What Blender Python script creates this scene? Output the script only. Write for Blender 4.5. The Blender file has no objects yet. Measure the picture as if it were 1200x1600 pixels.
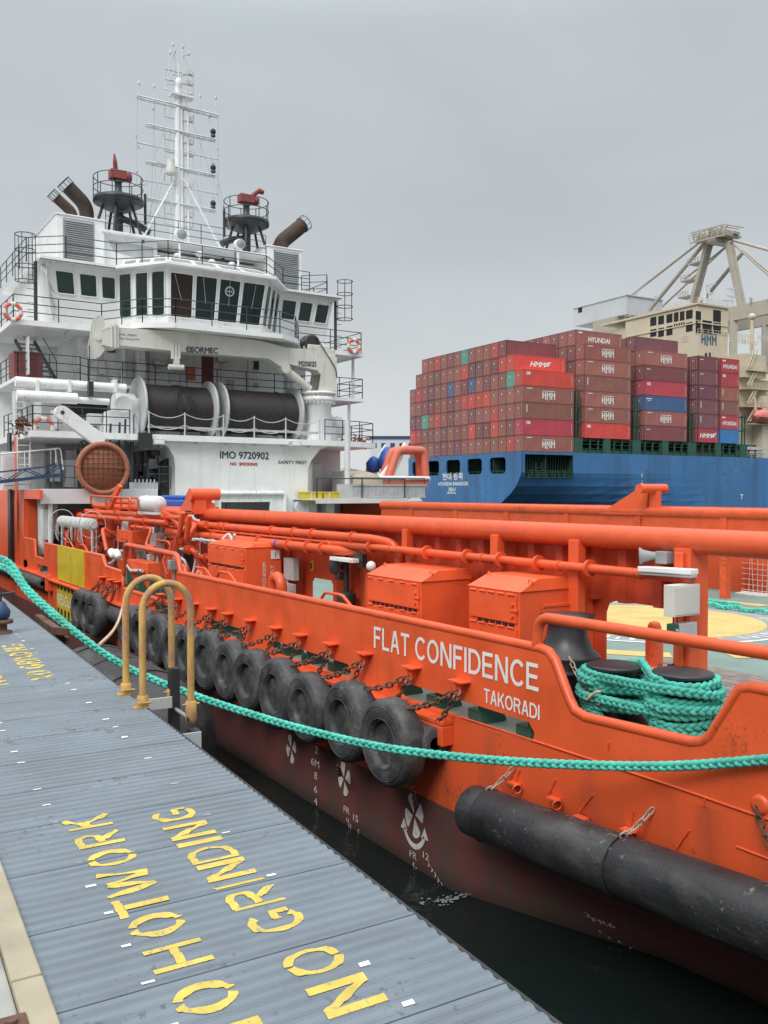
import bpy, math, random
from mathutils import Vector, Matrix
from mathutils.geometry import tessellate_polygon
rnd = random.Random(7)
S = bpy.context.scene
COL = S.collection
V = Vector
PI = math.pi

# ------------------------------------------------------------------ camera
EYE = V((0, 0, 5.5))
TH = math.atan2(900, 1400)          # the vessel's heading lies this far left of the camera's heading
PH = math.atan2(32, 1400)
FWD = V((math.sin(TH) * math.cos(PH), math.cos(TH) * math.cos(PH), -math.sin(PH)))
RGT = V((math.cos(TH), -math.sin(TH), 0))
UPV = RGT.cross(FWD)
cd = bpy.data.cameras.new('camera')
cam = bpy.data.objects.new('camera', cd)
COL.objects.link(cam)
cam.location = EYE
cam.rotation_euler = (PI / 2 - PH, 0, -TH)
cd.sensor_fit = 'VERTICAL'
cd.sensor_height = 24
cd.lens = 24 * 1400 / 1600
cd.clip_end = 8000
cd.clip_start = .05
S.camera = cam

def P(u, v, X=None, Y=None, Z=None, D=None):
    """point seen at photo pixel (u, v) on a known plane of the place"""
    w = FWD + RGT * ((u - 600) / 1400) + UPV * ((800 - v) / 1400)
    if X is not None: t = (X - EYE.x) / w.x
    elif Y is not None: t = (Y - EYE.y) / w.y
    elif Z is not None: t = (Z - EYE.z) / w.z
    else: t = D
    return EYE + w * t

# ------------------------------------------------------------------ sky and sun
SUN_EL, SUN_AZ = math.radians(44), math.radians(238)     # azimuth clockwise from +Y
W = bpy.data.worlds.new("World")
S.world = W
W.use_nodes = True
nt = W.node_tree
nt.nodes.clear()
def N(t, typ, **kw):
    n = t.nodes.new(typ)
    for k, v in kw.items(): setattr(n, k, v)
    return n
out = N(nt, 'ShaderNodeOutputWorld')
sky = N(nt, 'ShaderNodeTexSky', sky_type='NISHITA', sun_disc=False, sun_elevation=SUN_EL, sun_rotation=SUN_AZ,
        air_density=1.0, dust_density=4.0, ozone_density=1.0)
b1 = N(nt, 'ShaderNodeBackground'); b1.inputs[1].default_value = .06
nt.links.new(sky.outputs[0], b1.inputs[0])
tc = N(nt, 'ShaderNodeTexCoord')
sep = N(nt, 'ShaderNodeSeparateXYZ'); nt.links.new(tc.outputs['Generated'], sep.inputs[0])
ramp = N(nt, 'ShaderNodeValToRGB')
cr = ramp.color_ramp
cr.elements[0].position = 0.0; cr.elements[0].color = (.60, .62, .63, 1)
cr.elements[1].position = 1.0; cr.elements[1].color = (1, 1, 1, 1)
for p_, c_ in ((.12, (.56, .583, .597, 1)), (.30, (.445, .485, .51, 1)), (.46, (.455, .50, .53, 1)), (.62, (.60, .65, .68, 1))):
    e = cr.elements.new(p_); e.color = c_
nt.links.new(sep.outputs['Z'], ramp.inputs[0])
mp = N(nt, 'ShaderNodeMapping'); mp.inputs['Scale'].default_value = (1.4, 1.4, 3.2)
nt.links.new(tc.outputs['Generated'], mp.inputs[0])
ns = N(nt, 'ShaderNodeTexNoise'); ns.inputs['Scale'].default_value = 1.7; ns.inputs['Detail'].default_value = 5
ns.inputs['Roughness'].default_value = .5; ns.inputs['Distortion'].default_value = .6
nt.links.new(mp.outputs[0], ns.inputs['Vector'])
mr = N(nt, 'ShaderNodeMapRange'); mr.inputs[1].default_value = .3; mr.inputs[2].default_value = .7
mr.inputs[3].default_value = .94; mr.inputs[4].default_value = 1.07
nt.links.new(ns.outputs[0], mr.inputs[0])
zen = N(nt, 'ShaderNodeMapRange'); zen.inputs[1].default_value = .45; zen.inputs[2].default_value = 1
zen.inputs[3].default_value = 1.0; zen.inputs[4].default_value = 2.5
nt.links.new(sep.outputs['Z'], zen.inputs[0])
mm = N(nt, 'ShaderNodeMath', operation='MULTIPLY'); nt.links.new(mr.outputs[0], mm.inputs[0]); nt.links.new(zen.outputs[0], mm.inputs[1])
b2 = N(nt, 'ShaderNodeBackground')
nt.links.new(ramp.outputs[0], b2.inputs[0]); nt.links.new(mm.outputs[0], b2.inputs[1])
mx = N(nt, 'ShaderNodeMixShader'); mx.inputs[0].default_value = .93
nt.links.new(b1.outputs[0], mx.inputs[1]); nt.links.new(b2.outputs[0], mx.inputs[2])
nt.links.new(mx.outputs[0], out.inputs[0])

sd = bpy.data.lights.new('sun', 'SUN'); sd.energy = 1.5; sd.angle = math.radians(25); sd.color = (1, .96, .9)
so = bpy.data.objects.new('sun', sd); COL.objects.link(so)
sdir = V((math.sin(SUN_AZ) * math.cos(SUN_EL), math.cos(SUN_AZ) * math.cos(SUN_EL), math.sin(SUN_EL)))
so.rotation_euler = sdir.to_track_quat('Z', 'Y').to_euler()
S.view_settings.view_transform = 'Standard'
S.view_settings.look = 'None'
S.view_settings.gamma = 1
S.view_settings.exposure = 0.3
S.cycles.max_bounces = 6
S.cycles.use_denoising = True

# ------------------------------------------------------------------ materials
def mat(name, col, rough=.5, var=.12, scale=2.0, dirt=0, dirtcol=(.12, .07, .04), streak=(2.5, 2.5, .35), bump=.0, bscale=30,
        metal=0, spec=.5, coords='Object', objcol=False, lo=.55, hi=.75, chip=0, chipcol=(.16, .06, .03), chipscale=16, ripple=0):
    m = bpy.data.materials.new(name); m.use_nodes = True
    t = m.node_tree; bs = t.nodes['Principled BSDF']; L = t.links.new
    tc = N(t, 'ShaderNodeTexCoord')
    n1 = N(t, 'ShaderNodeTexNoise'); n1.inputs['Scale'].default_value = scale; n1.inputs['Detail'].default_value = 6
    L(tc.outputs[coords], n1.inputs['Vector'])
    r1 = N(t, 'ShaderNodeMapRange'); r1.inputs[1].default_value = .3; r1.inputs[2].default_value = .7
    r1.inputs[3].default_value = 1 - var; r1.inputs[4].default_value = 1 + var
    L(n1.outputs[0], r1.inputs[0])
    vm = N(t, 'ShaderNodeVectorMath', operation='SCALE')
    if objcol:
        oi = N(t, 'ShaderNodeObjectInfo'); L(oi.outputs['Color'], vm.inputs[0])
    else:
        vm.inputs[0].default_value = col[:3]
    L(r1.outputs[0], vm.inputs['Scale'])
    last = vm.outputs[0]
    if dirt > 0:
        mpn = N(t, 'ShaderNodeMapping'); mpn.inputs['Scale'].default_value = streak
        L(tc.outputs[coords], mpn.inputs[0])
        n2 = N(t, 'ShaderNodeTexNoise'); n2.inputs['Scale'].default_value = 1; n2.inputs['Detail'].default_value = 8
        n2.inputs['Roughness'].default_value = .65
        L(mpn.outputs[0], n2.inputs['Vector'])
        r2 = N(t, 'ShaderNodeMapRange'); r2.inputs[1].default_value = lo; r2.inputs[2].default_value = hi
        r2.inputs[3].default_value = 0; r2.inputs[4].default_value = dirt
        L(n2.outputs[0], r2.inputs[0])
        mxn = N(t, 'ShaderNodeMix', data_type='RGBA')
        L(r2.outputs[0], mxn.inputs[0]); L(last, mxn.inputs[6]); mxn.inputs[7].default_value = (*dirtcol, 1)
        last = mxn.outputs[2]
    if chip > 0:      # small flakes and scrapes of bare or rusty steel, clustered
        n4 = N(t, 'ShaderNodeTexNoise'); n4.inputs['Scale'].default_value = chipscale; n4.inputs['Detail'].default_value = 9; n4.inputs['Roughness'].default_value = .7
        L(tc.outputs[coords], n4.inputs['Vector'])
        n5 = N(t, 'ShaderNodeTexNoise'); n5.inputs['Scale'].default_value = chipscale / 14; n5.inputs['Detail'].default_value = 3
        L(tc.outputs[coords], n5.inputs['Vector'])
        sm_ = N(t, 'ShaderNodeMath', operation='MULTIPLY_ADD'); L(n5.outputs[0], sm_.inputs[0]); sm_.inputs[1].default_value = .55; L(n4.outputs[0], sm_.inputs[2])
        r4 = N(t, 'ShaderNodeMapRange'); r4.inputs[1].default_value = .90; r4.inputs[2].default_value = .96; r4.inputs[3].default_value = 0; r4.inputs[4].default_value = chip
        L(sm_.outputs[0], r4.inputs[0])
        mc = N(t, 'ShaderNodeMix', data_type='RGBA'); L(r4.outputs[0], mc.inputs[0]); L(last, mc.inputs[6]); mc.inputs[7].default_value = (*chipcol, 1)
        last = mc.outputs[2]
    L(last, bs.inputs['Base Color'])
    r3 = N(t, 'ShaderNodeMapRange'); r3.inputs[1].default_value = .3; r3.inputs[2].default_value = .7
    r3.inputs[3].default_value = max(.03, rough - .08); r3.inputs[4].default_value = min(1, rough + .1)
    L(n1.outputs[0], r3.inputs[0]); L(r3.outputs[0], bs.inputs['Roughness'])
    bs.inputs['Metallic'].default_value = metal
    bs.inputs['Specular IOR Level'].default_value = spec
    if bump > 0:
        n3 = N(t, 'ShaderNodeTexNoise'); n3.inputs['Scale'].default_value = bscale; n3.inputs['Detail'].default_value = 4
        L(tc.outputs[coords], n3.inputs['Vector'])
        bp = N(t, 'ShaderNodeBump'); bp.inputs['Strength'].default_value = bump; bp.inputs['Distance'].default_value = .02
        L(n3.outputs[0], bp.inputs['Height']); L(bp.outputs[0], bs.inputs['Normal'])
        if ripple > 0:     # plating pulled in between its frames
            n6 = N(t, 'ShaderNodeTexNoise'); n6.inputs['Scale'].default_value = 1.3; n6.inputs['Detail'].default_value = 1
            L(tc.outputs[coords], n6.inputs['Vector'])
            b2_ = N(t, 'ShaderNodeBump'); b2_.inputs['Strength'].default_value = ripple; b2_.inputs['Distance'].default_value = .12
            L(n6.outputs[0], b2_.inputs['Height']); L(b2_.outputs[0], bp.inputs['Normal'])
    return m

RUST = (.13, .05, .025)
M = {}
M['orange'] = mat('orange paint', (.78, .112, .033), .40, .10, 1.3, .42, (.36, .075, .035), (2.4, 2.4, .35), .06, 9, chip=.45, ripple=.35)
M['orange_pipe'] = mat('orange pipe paint', (.68, .10, .030), .38, .10, 3, .4, (.33, .09, .05), (4, 4, 4), .04, 14, lo=.58, hi=.8, chip=.7)
M['orange_dark'] = mat('weathered orange steel', (.52, .060, .020), .5, .16, 2, .45, (.20, .05, .03), (2, 2, .5), .05, 12)
M['white'] = mat('white ship paint', (.80, .82, .82), .4, .05, 1.1, .42, (.42, .33, .25), (3.0, 3.0, .22), .03, 12, lo=.55, hi=.78, chip=.5, chipcol=(.30, .17, .10), chipscale=9, ripple=.25)
M['white_dull'] = mat('dull white paint', (.62, .64, .65), .5, .08, 1.5, .4, (.30, .24, .19), (3, 3, .25), .03, 12, chip=.5, chipcol=(.25, .15, .1), chipscale=9)
M['cream'] = mat('cream crane paint', (.62, .615, .575), .45, .07, 1.5, .45, (.32, .24, .16), (2, 2, .3), .02, 12)
M['beige'] = mat('beige ship paint', (.60, .53, .40), .5, .06, .3, .3, (.35, .28, .2), (.5, .5, .1))
M['crane_beige'] = mat('beige crane paint', (.40, .365, .305), .55, .1, .3, .3, (.3, .24, .18), (.3, .3, .3))
M['grey'] = mat('mid grey paint', (.28, .30, .31), .5, .12, 2, .3, (.15, .13, .11), (2, 2, .4), .03)
M['lightgrey'] = mat('light grey paint', (.48, .50, .51), .5, .1, 2, .3, (.25, .22, .18), (2, 2, .4), .03)
M['galv'] = mat('grey galvanised panel', (.42, .44, .45), .5, .12, 3, .4, (.25, .25, .25), (2, 2, 2), .03)
M['dark'] = mat('black painted steel', (.025, .027, .03), .4, .2, 3, .4, (.08, .06, .05), (3, 3, 3), .05)
M['railing'] = mat('dark grey rail paint', (.035, .045, .055), .45, .2, 3)
M['black'] = mat('painted dark of openings', (.012, .013, .014), .7, .2, 2)  # black colour in place of the shade inside vents, recesses and openings
M['rubber'] = mat('weathered rubber', (.046, .049, .054), .58, .34, 2.5, .75, (.13, .12, .105), (4, 4, 4), .35, 26, spec=.4, lo=.46, hi=.72, chip=.6, chipcol=(.17, .165, .16), chipscale=11)
M['rubber_dark'] = mat('black rubber', (.024, .025, .028), .5, .34, 2.0, .75, (.10, .098, .092), (2.5, 1.0, 3), .3, 26, lo=.48, hi=.74, chip=.7, chipcol=(.20, .20, .19), chipscale=10)
M['rust'] = mat('rusty chain steel', (.12, .06, .04), .75, .4, 9, .6, (.05, .035, .03), (14, 14, 14), .2, 60)
M['rustpale'] = mat('flaking galvanised shackle', (.36, .26, .21), .6, .35, 12, .6, (.16, .06, .04), (20, 20, 20), .1)
M['yellow_rust'] = mat('worn yellow paint', (.52, .32, .085), .6, .2, 6, .85, (.30, .15, .12), (9, 9, 3), .15, 40, lo=.44, hi=.64, chip=.8, chipcol=(.2, .09, .06), chipscale=24)
M['yellow'] = mat('yellow paint', (.60, .46, .03), .5, .1, 3, .3, (.3, .2, .05), (2, 2, .5))
M['marking'] = mat('yellow stencil paint', (.56, .43, .085), .65, .18, 8, .75, (.17, .19, .19), (38, 22, 38), .15, 60, lo=.56, hi=.66)
M['decal'] = mat('white lettering paint', (.78, .78, .76), .5, .05, 3, .25, (.5, .3, .25), (6, 6, 6))
M['decal_old'] = mat('worn white hull marks', (.68, .68, .65), .6, .12, 5, .7, (.16, .10, .08), (6, 6, 6), lo=.54, hi=.68)
M['decal_dark'] = mat('dark lettering paint', (.045, .055, .07), .5, .1, 3)
M['decal_red'] = mat('red lettering paint', (.50, .05, .06), .5, .1, 3)
M['decal_green'] = mat('green lettering paint', (.10, .22, .17), .5, .1, 3)
M['decal_blue'] = mat('blue lettering paint', (.03, .12, .2), .5, .1, 3)
M['teal'] = mat('teal polypropylene rope', (.072, .55, .44), .7, .30, 5, .7, (.17, .42, .34), (40, 40, 40), .6, 150, lo=.45, hi=.7)
M['teal_worn'] = mat('worn teal rope', (.06, .46, .37), .6, .3, 9, .5, (.22, .36, .26), (30, 30, 30), .4, 120, lo=.5, hi=.75)
M['rope_pale'] = mat('pale manila rope', (.55, .40, .28), .8, .2, 20, bump=.3)
M['wire'] = mat('black wire rope on drum', (.030, .026, .026), .6, .3, 5, .5, (.07, .055, .05), (4, 4, 4), .1, 40)
M['glass'] = mat('dark green window glass', (.012, .028, .026), .06, .3, .6, spec=.7)
M['glass_brown'] = mat('dark window with drawn blind', (.035, .022, .018), .12, .3, .8, spec=.6)
M['maroon'] = mat('maroon painted steel', (.20, .055, .055), .6, .15, 2, .4, (.1, .04, .03), (2, 2, .4))
M['exhaust'] = mat('sooty rusty exhaust', (.055, .034, .024), .75, .5, 1.2, .9, (.02, .018, .018), (1.5, 1.5, 1.5), .1)
M['monitor'] = mat('dull red monitor paint', (.28, .055, .05), .6, .15, 3, .3, (.12, .04, .03), (3, 3, 3))
M['blue'] = mat('blue painted steel', (.018, .055, .13), .5, .15, 3, .4, (.02, .03, .05), (3, 3, 3))
M['tarp'] = mat('blue tarpaulin', (.02, .10, .42), .5, .2, 4, .3, (.01, .04, .2), (5, 5, 5), .6, 8)
M['tarp_beige'] = mat('beige canvas cover', (.36, .32, .24), .85, .12, 3, .4, (.22, .19, .14), (3, 3, 3), .5, 9)
M['net_white'] = mat('white netting', (.66, .65, .62), .8, .15, 5)
M['net_rust'] = mat('brown net bundle', (.16, .085, .055), .9, .4, 6)
M['disc'] = mat('faded rust orange board', (.33, .125, .07), .7, .2, 3, .55, (.17, .07, .04), (3, 3, 3), .15, 14)
M['ring'] = mat('life ring orange', (.62, .16, .10), .55, .1, 4)
M['ring_pale'] = mat('life ring white', (.70, .66, .64), .6, .1, 4)
M['bluehull'] = mat('blue container ship hull', (.050, .180, .40), .45, .16, .12, .55, (.04, .085, .16), (.35, .35, .035), lo=.45, hi=.70, chip=.6, chipcol=(.10, .09, .10), chipscale=.8)
M['greenpaint'] = mat('green lashing steel', (.027, .095, .066), .6, .15, 1)
M['darkgreen'] = mat('dark green recess', (.015, .05, .035), .7, .2, 1)
M['container'] = mat('container paint', (1, 1, 1), .5, .10, .5, .25, (.16, .09, .07), (1, 1, .2), objcol=True)
M['containerbar'] = mat('container lock bars', (1, 1, 1), .5, .15, 2)
M['bar_pale'] = mat('galvanised lock bar', (.36, .27, .25), .5, .15, 2)
M['housegrey'] = mat('pale grey machinery house', (.54, .57, .60), .6, .06, .2)
M['pink'] = mat('faded lifeboat orange', (.62, .20, .17), .5, .08, 1)
M['tank'] = mat('grey water tank', (.4, .42, .44), .5, .1, 3)
M['concrete'] = mat('quay concrete', (.33, .33, .31), .9, .2, 4, .6, (.22, .2, .17), (3, 3, 3), .3, 30, lo=.48, hi=.7)
M['quaywall'] = mat('wet quay wall', (.05, .048, .045), .8, .3, 2, .5, (.02, .02, .018), (1, 1, 1), .3, 8)
M['creambeam'] = mat('cream weathered beam', (.34, .30, .22), .8, .16, 4, .5, (.3, .24, .17), (5, 5, 5), .2, 25)
M['timber'] = mat('old grey deck timber', (.20, .17, .15), .8, .3, 4, .4, (.1, .09, .08), (8, 1.2, 4), .2, 25)

# blue grey corrugated steel: gloss varies, scuffs run across the sheets
M['sheet'] = mat('blue grey painted sheet steel', (.142, .175, .206), .36, .14, 1.6, .5, (.085, .10, .122), (2, 11, 3), .05, 20, lo=.44, hi=.70, chip=.8, chipcol=(.075, .08, .085), chipscale=22)
# deck green
M['deckgreen'] = mat('green deck paint', (.17, .25, .22), .6, .18, .8, .5, (.14, .15, .13), (1, 1, 1), .1, 12)
M['deckyellow'] = mat('faded yellow deck paint', (.56, .43, .15), .7, .14, 1.5, .5, (.36, .31, .2), (1.5, 1.5, 1.5))
M['deckgrey'] = mat('grey deck paint', (.26, .30, .30), .6, .15, 1)

# two tone hull: orange topsides, maroon boot topping, slime at the water
def hull_mat():
    m = bpy.data.materials.new('hull orange over maroon'); m.use_nodes = True
    t = m.node_tree; bs = t.nodes['Principled BSDF']; L = t.links.new
    g = N(t, 'ShaderNodeNewGeometry'); sp = N(t, 'ShaderNodeSeparateXYZ'); L(g.outputs['Position'], sp.inputs[0])
    n1 = N(t, 'ShaderNodeTexNoise'); n1.inputs['Scale'].default_value = 1.1; n1.inputs['Detail'].default_value = 7; L(g.outputs['Position'], n1.inputs['Vector'])
    mp_ = N(t, 'ShaderNodeMapping'); mp_.inputs['Scale'].default_value = (2.2, 2.2, .35); L(g.outputs['Position'], mp_.inputs[0])
    n2 = N(t, 'ShaderNodeTexNoise'); n2.inputs['Scale'].default_value = 1; n2.inputs['Detail'].default_value = 8; L(mp_.outputs[0], n2.inputs['Vector'])
    def mrg(src, a, b, c, d):
        r = N(t, 'ShaderNodeMapRange'); r.inputs[1].default_value = a; r.inputs[2].default_value = b; r.inputs[3].default_value = c; r.inputs[4].default_value = d
        L(src, r.inputs[0]); return r.outputs[0]
    def mix(f, a, b):
        x = N(t, 'ShaderNodeMix', data_type='RGBA'); L(f, x.inputs[0])
        for i, c in ((6, a), (7, b)):
            if isinstance(c, tuple): x.inputs[i].default_value = (*c, 1)
            else: L(c, x.inputs[i])
        return x.outputs[2]
    o = mix(mrg(n2.outputs[0], .5, .72, 0, .65), (.76, .108, .032), (.38, .075, .035))
    n7 = N(t, 'ShaderNodeTexNoise'); n7.inputs['Scale'].default_value = 14; n7.inputs['Detail'].default_value = 9; n7.inputs['Roughness'].default_value = .7; L(g.outputs['Position'], n7.inputs['Vector'])
    a7 = N(t, 'ShaderNodeMath', operation='MULTIPLY_ADD'); L(n1.outputs[0], a7.inputs[0]); a7.inputs[1].default_value = .55; L(n7.outputs[0], a7.inputs[2])
    o = mix(mrg(a7.outputs[0], .90, .96, 0, .6), o, (.17, .06, .035))
    # patched boot topping: square repairs come from a brick pattern
    bk = N(t, 'ShaderNodeTexBrick'); bk.inputs['Scale'].default_value = 1.0
    bk.inputs['Color1'].default_value = (.18, .060, .054, 1); bk.inputs['Color2'].default_value = (.125, .049, .046, 1); bk.inputs['Mortar'].default_value = (.12, .042, .040, 1)
    bk.inputs['Mortar Size'].default_value = .01; bk.inputs['Brick Width'].default_value = 1.3; bk.inputs['Row Height'].default_value = .62; bk.inputs['Mortar Smooth'].default_value = .4
    cx = N(t, 'ShaderNodeCombineXYZ'); L(sp.outputs['Y'], cx.inputs[0]); L(sp.outputs['Z'], cx.inputs[1])
    L(cx.outputs[0], bk.inputs['Vector'])
    mar = mix(mrg(n2.outputs[0], .48, .74, 0, .75), bk.outputs[0], (.085, .066, .058))
    ad = N(t, 'ShaderNodeMath', operation='MULTIPLY_ADD'); L(n2.outputs[0], ad.inputs[0]); ad.inputs[1].default_value = -1.2; L(sp.outputs['Z'], ad.inputs[2])
    mar = mix(mrg(ad.outputs[0], -.6, -.1, .6, 0), mar, (.07, .068, .056))
    col = mix(mrg(sp.outputs['Z'], 1.10, 1.12, 0, 1), mar, o)
    L(col, bs.inputs['Base Color'])
    L(mrg(n1.outputs[0], .3, .7, .38, .6), bs.inputs['Roughness'])
    bp = N(t, 'ShaderNodeBump'); bp.inputs['Strength'].default_value = .25; bp.inputs['Distance'].default_value = .03
    L(n1.outputs[0], bp.inputs['Height']); L(bp.outputs[0], bs.inputs['Normal'])
    return m
M['hull'] = hull_mat()

def water_mat():
    m = bpy.data.materials.new('dark harbour water'); m.use_nodes = True
    t = m.node_tree; bs = t.nodes['Principled BSDF']; L = t.links.new
    bs.inputs['Base Color'].default_value = (.008, .014, .013, 1)
    bs.inputs['Roughness'].default_value = .05
    bs.inputs['IOR'].default_value = 1.33
    g = N(t, 'ShaderNodeNewGeometry')
    n1 = N(t, 'ShaderNodeTexNoise'); n1.inputs['Scale'].default_value = 1.1; n1.inputs['Detail'].default_value = 5; n1.inputs['Distortion'].default_value = .7
    L(g.outputs['Position'], n1.inputs['Vector'])
    bp = N(t, 'ShaderNodeBump'); bp.inputs['Strength'].default_value = .6; bp.inputs['Distance'].default_value = .16
    L(n1.outputs[0], bp.inputs['Height']); L(bp.outputs[0], bs.inputs['Normal'])
    return m
M['water'] = water_mat()

# ------------------------------------------------------------------ mesh building
_glyph = {}
def glyphs(s):
    if s in _glyph: return _glyph[s]
    c = bpy.data.curves.new('lettering', 'FONT'); c.body = s; c.size = 1; c.resolution_u = 3
    o = bpy.data.objects.new('lettering', c); COL.objects.link(o)
    dg = bpy.context.evaluated_depsgraph_get(); dg.update()
    me = o.evaluated_get(dg).to_mesh()
    vs = [v.co.copy() for v in me.vertices]; fs = [tuple(p.vertices) for p in me.polygons]
    bpy.data.objects.remove(o); bpy.data.curves.remove(c)
    _glyph[s] = (vs, fs)
    return _glyph[s]

def frames(pts, closed=False):
    n = len(pts); T = []
    for i in range(n):
        a = pts[i - 1] if (i > 0 or closed) else pts[i]
        b = pts[(i + 1) % n] if (i < n - 1 or closed) else pts[i]
        d = (b - a)
        T.append(d.normalized() if d.length > 1e-9 else V((0, 0, 1)))
    ref = V((0, 0, 1)) if abs(T[0].z) < .9 else V((1, 0, 0))
    u = T[0].cross(ref).normalized(); U = []
    for i in range(n):
        if i:
            u = u - T[i] * u.dot(T[i])
            if u.length < 1e-6: u = T[i].orthogonal()
            u.normalize()
        U.append((u.copy(), T[i].cross(u)))
    return T, U

def fillet(pts, rad, k=5, closed=False):
    pts = [V(p) for p in pts]; out = []; n = len(pts)
    for i, p in enumerate(pts):
        if not closed and i in (0, n - 1): out.append(p); continue
        a, b = pts[i - 1] - p, pts[(i + 1) % n] - p
        r = min(rad, a.length * .45, b.length * .45)
        p0, p1 = p + a.normalized() * r, p + b.normalized() * r
        for j in range(k + 1):
            t = j / k
            out.append(p0 * (1 - t) ** 2 + p * 2 * t * (1 - t) + p1 * t * t)
    return out

class MB:
    def __init__(self): self.v = []; self.f = []; self.s = []; self.m = []
    def add(self, vs, fs, smooth=False, mi=0):
        o = len(self.v); self.v += [V(p) for p in vs]
        for f in fs: self.f.append(tuple(i + o for i in f)); self.s.append(smooth); self.m.append(mi)
        return self
    def bx(self, x0, x1, y0, y1, z0, z1, mi=0):
        x0, x1 = sorted((x0, x1)); y0, y1 = sorted((y0, y1)); z0, z1 = sorted((z0, z1))
        vs = [(x, y, z) for z in (z0, z1) for y in (y0, y1) for x in (x0, x1)]
        return self.add(vs, [(0, 2, 3, 1), (4, 5, 7, 6), (0, 1, 5, 4), (2, 6, 7, 3), (0, 4, 6, 2), (1, 3, 7, 5)], mi=mi)
    def bar(self, p0, p1, w, h, up=(0, 0, 1), mi=0):
        p0, p1 = V(p0), V(p1); t = (p1 - p0).normalized(); u = V(up); sd_ = t.cross(u)
        if sd_.length < 1e-4: sd_ = t.orthogonal()
        sd_.normalize(); u = sd_.cross(t)
        vs = [p + sd_ * (sx * w / 2) + u * (sz * h / 2) for p in (p0, p1) for sx, sz in ((-1, -1), (1, -1), (1, 1), (-1, 1))]
        return self.add(vs, [(0, 1, 2, 3), (7, 6, 5, 4), (0, 4, 5, 1), (1, 5, 6, 2), (2, 6, 7, 3), (3, 7, 4, 0)], mi=mi)
    def tube(self, pts, r, n=8, closed=False, mi=0, caps=True):
        pts = [V(p) for p in pts]; T, U = frames(pts, closed); k = len(pts); vs = []; fs = []
        for i, p in enumerate(pts):
            rr = r[i] if isinstance(r, (list, tuple)) else r
            for j in range(n):
                a = 2 * PI * j / n
                vs.append(p + U[i][0] * (rr * math.cos(a)) + U[i][1] * (rr * math.sin(a)))
        for i in range(k if closed else k - 1):
            i2 = (i + 1) % k
            for j in range(n): fs.append((i * n + j, i * n + (j + 1) % n, i2 * n + (j + 1) % n, i2 * n + j))
        self.add(vs, fs, True, mi)
        if caps and not closed:
            self.add(vs[:n], [tuple(range(n))[::-1]], False, mi); self.add(vs[-n:], [tuple(range(n))], False, mi)
        return self
    def cyl(self, p0, p1, r, r1=None, n=16, mi=0): return self.tube([p0, p1], [r, r if r1 is None else r1], n, mi=mi)
    def lathe(self, prof, c, axis=(0, 0, 1), n=24, mi=0, smooth=True):
        ax = V(axis).normalized(); u = ax.orthogonal().normalized(); w = ax.cross(u); c = V(c); vs = []; fs = []; k = len(prof)
        for r, h in prof:
            for j in range(n):
                a = 2 * PI * j / n
                vs.append(c + ax * h + u * (r * math.cos(a)) + w * (r * math.sin(a)))
        for i in range(k - 1):
            for j in range(n): fs.append((i * n + j, i * n + (j + 1) % n, (i + 1) * n + (j + 1) % n, (i + 1) * n + j))
        self.add(vs, fs, smooth, mi)
        for i, rev in ((0, True), (k - 1, False)):
            if prof[i][0] > 1e-5:
                ring = vs[i * n:(i + 1) * n]; self.add(ring, [tuple(range(n))[::-1] if rev else tuple(range(n))], False, mi)
        return self
    def torus(self, c, axis, R, r, n=24, m=8, mi=0):
        ax = V(axis).normalized(); u = ax.orthogonal().normalized(); w = ax.cross(u); c = V(c)
        return self.tube([c + u * (R * math.cos(2 * PI * i / n)) + w * (R * math.sin(2 * PI * i / n)) for i in range(n)], r, m, True, mi)
    def prism(self, outer, fn, t0, t1, holes=(), mi=0):
        """extruded outline with holes; fn(a, b, t) gives the point"""
        loops = [[V((a, b, 0)) for a, b in lp] for lp in (outer, *holes)]
        tris = tessellate_polygon(loops); flat = [p for lp in loops for p in lp]; n = len(flat)
        vs = [V(fn(p.x, p.y, t0)) for p in flat] + [V(fn(p.x, p.y, t1)) for p in flat]
        fs = [t for t in tris] + [tuple(i + n for i in t) for t in tris]; o = 0
        for lp in loops:
            k = len(lp)
            for i in range(k): fs.append((o + i, o + (i + 1) % k, n + o + (i + 1) % k, n + o + i))
            o += k
        return self.add(vs, fs, mi=mi)
    def px(self, outer, x0, x1, holes=(), mi=0): return self.prism(outer, lambda a, b, t: (t, a, b), x0, x1, holes, mi)
    def py(self, outer, y0, y1, holes=(), mi=0): return self.prism(outer, lambda a, b, t: (a, t, b), y0, y1, holes, mi)
    def pz(self, outer, z0, z1, holes=(), mi=0): return self.prism(outer, lambda a, b, t: (a, b, t), z0, z1, holes, mi)
    def text(self, s, org, right, up, height, width=None, al='l', mi=0, cap=.73, bold=0):
        vs, fs = glyphs(s); right = V(right).normalized(); up = V(up).normalized(); org = V(org)
        x0 = min(v.x for v in vs); x1 = max(v.x for v in vs); k = height / cap; kx = k if width is None else width / (x1 - x0)
        sh = {'l': x0, 'c': (x0 + x1) / 2, 'r': x1}[al]
        offs = [(0, 0)] if not bold else [(-bold, 0), (bold, 0), (0, bold), (0, -bold)]
        nrm = right.cross(up)
        for i, (ox, oy) in enumerate(offs):
            self.add([org + right * ((v.x - sh) * kx + ox) + up * (v.y * k + oy) + nrm * (.0007 * i) for v in vs], fs, mi=mi)
        return self
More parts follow.
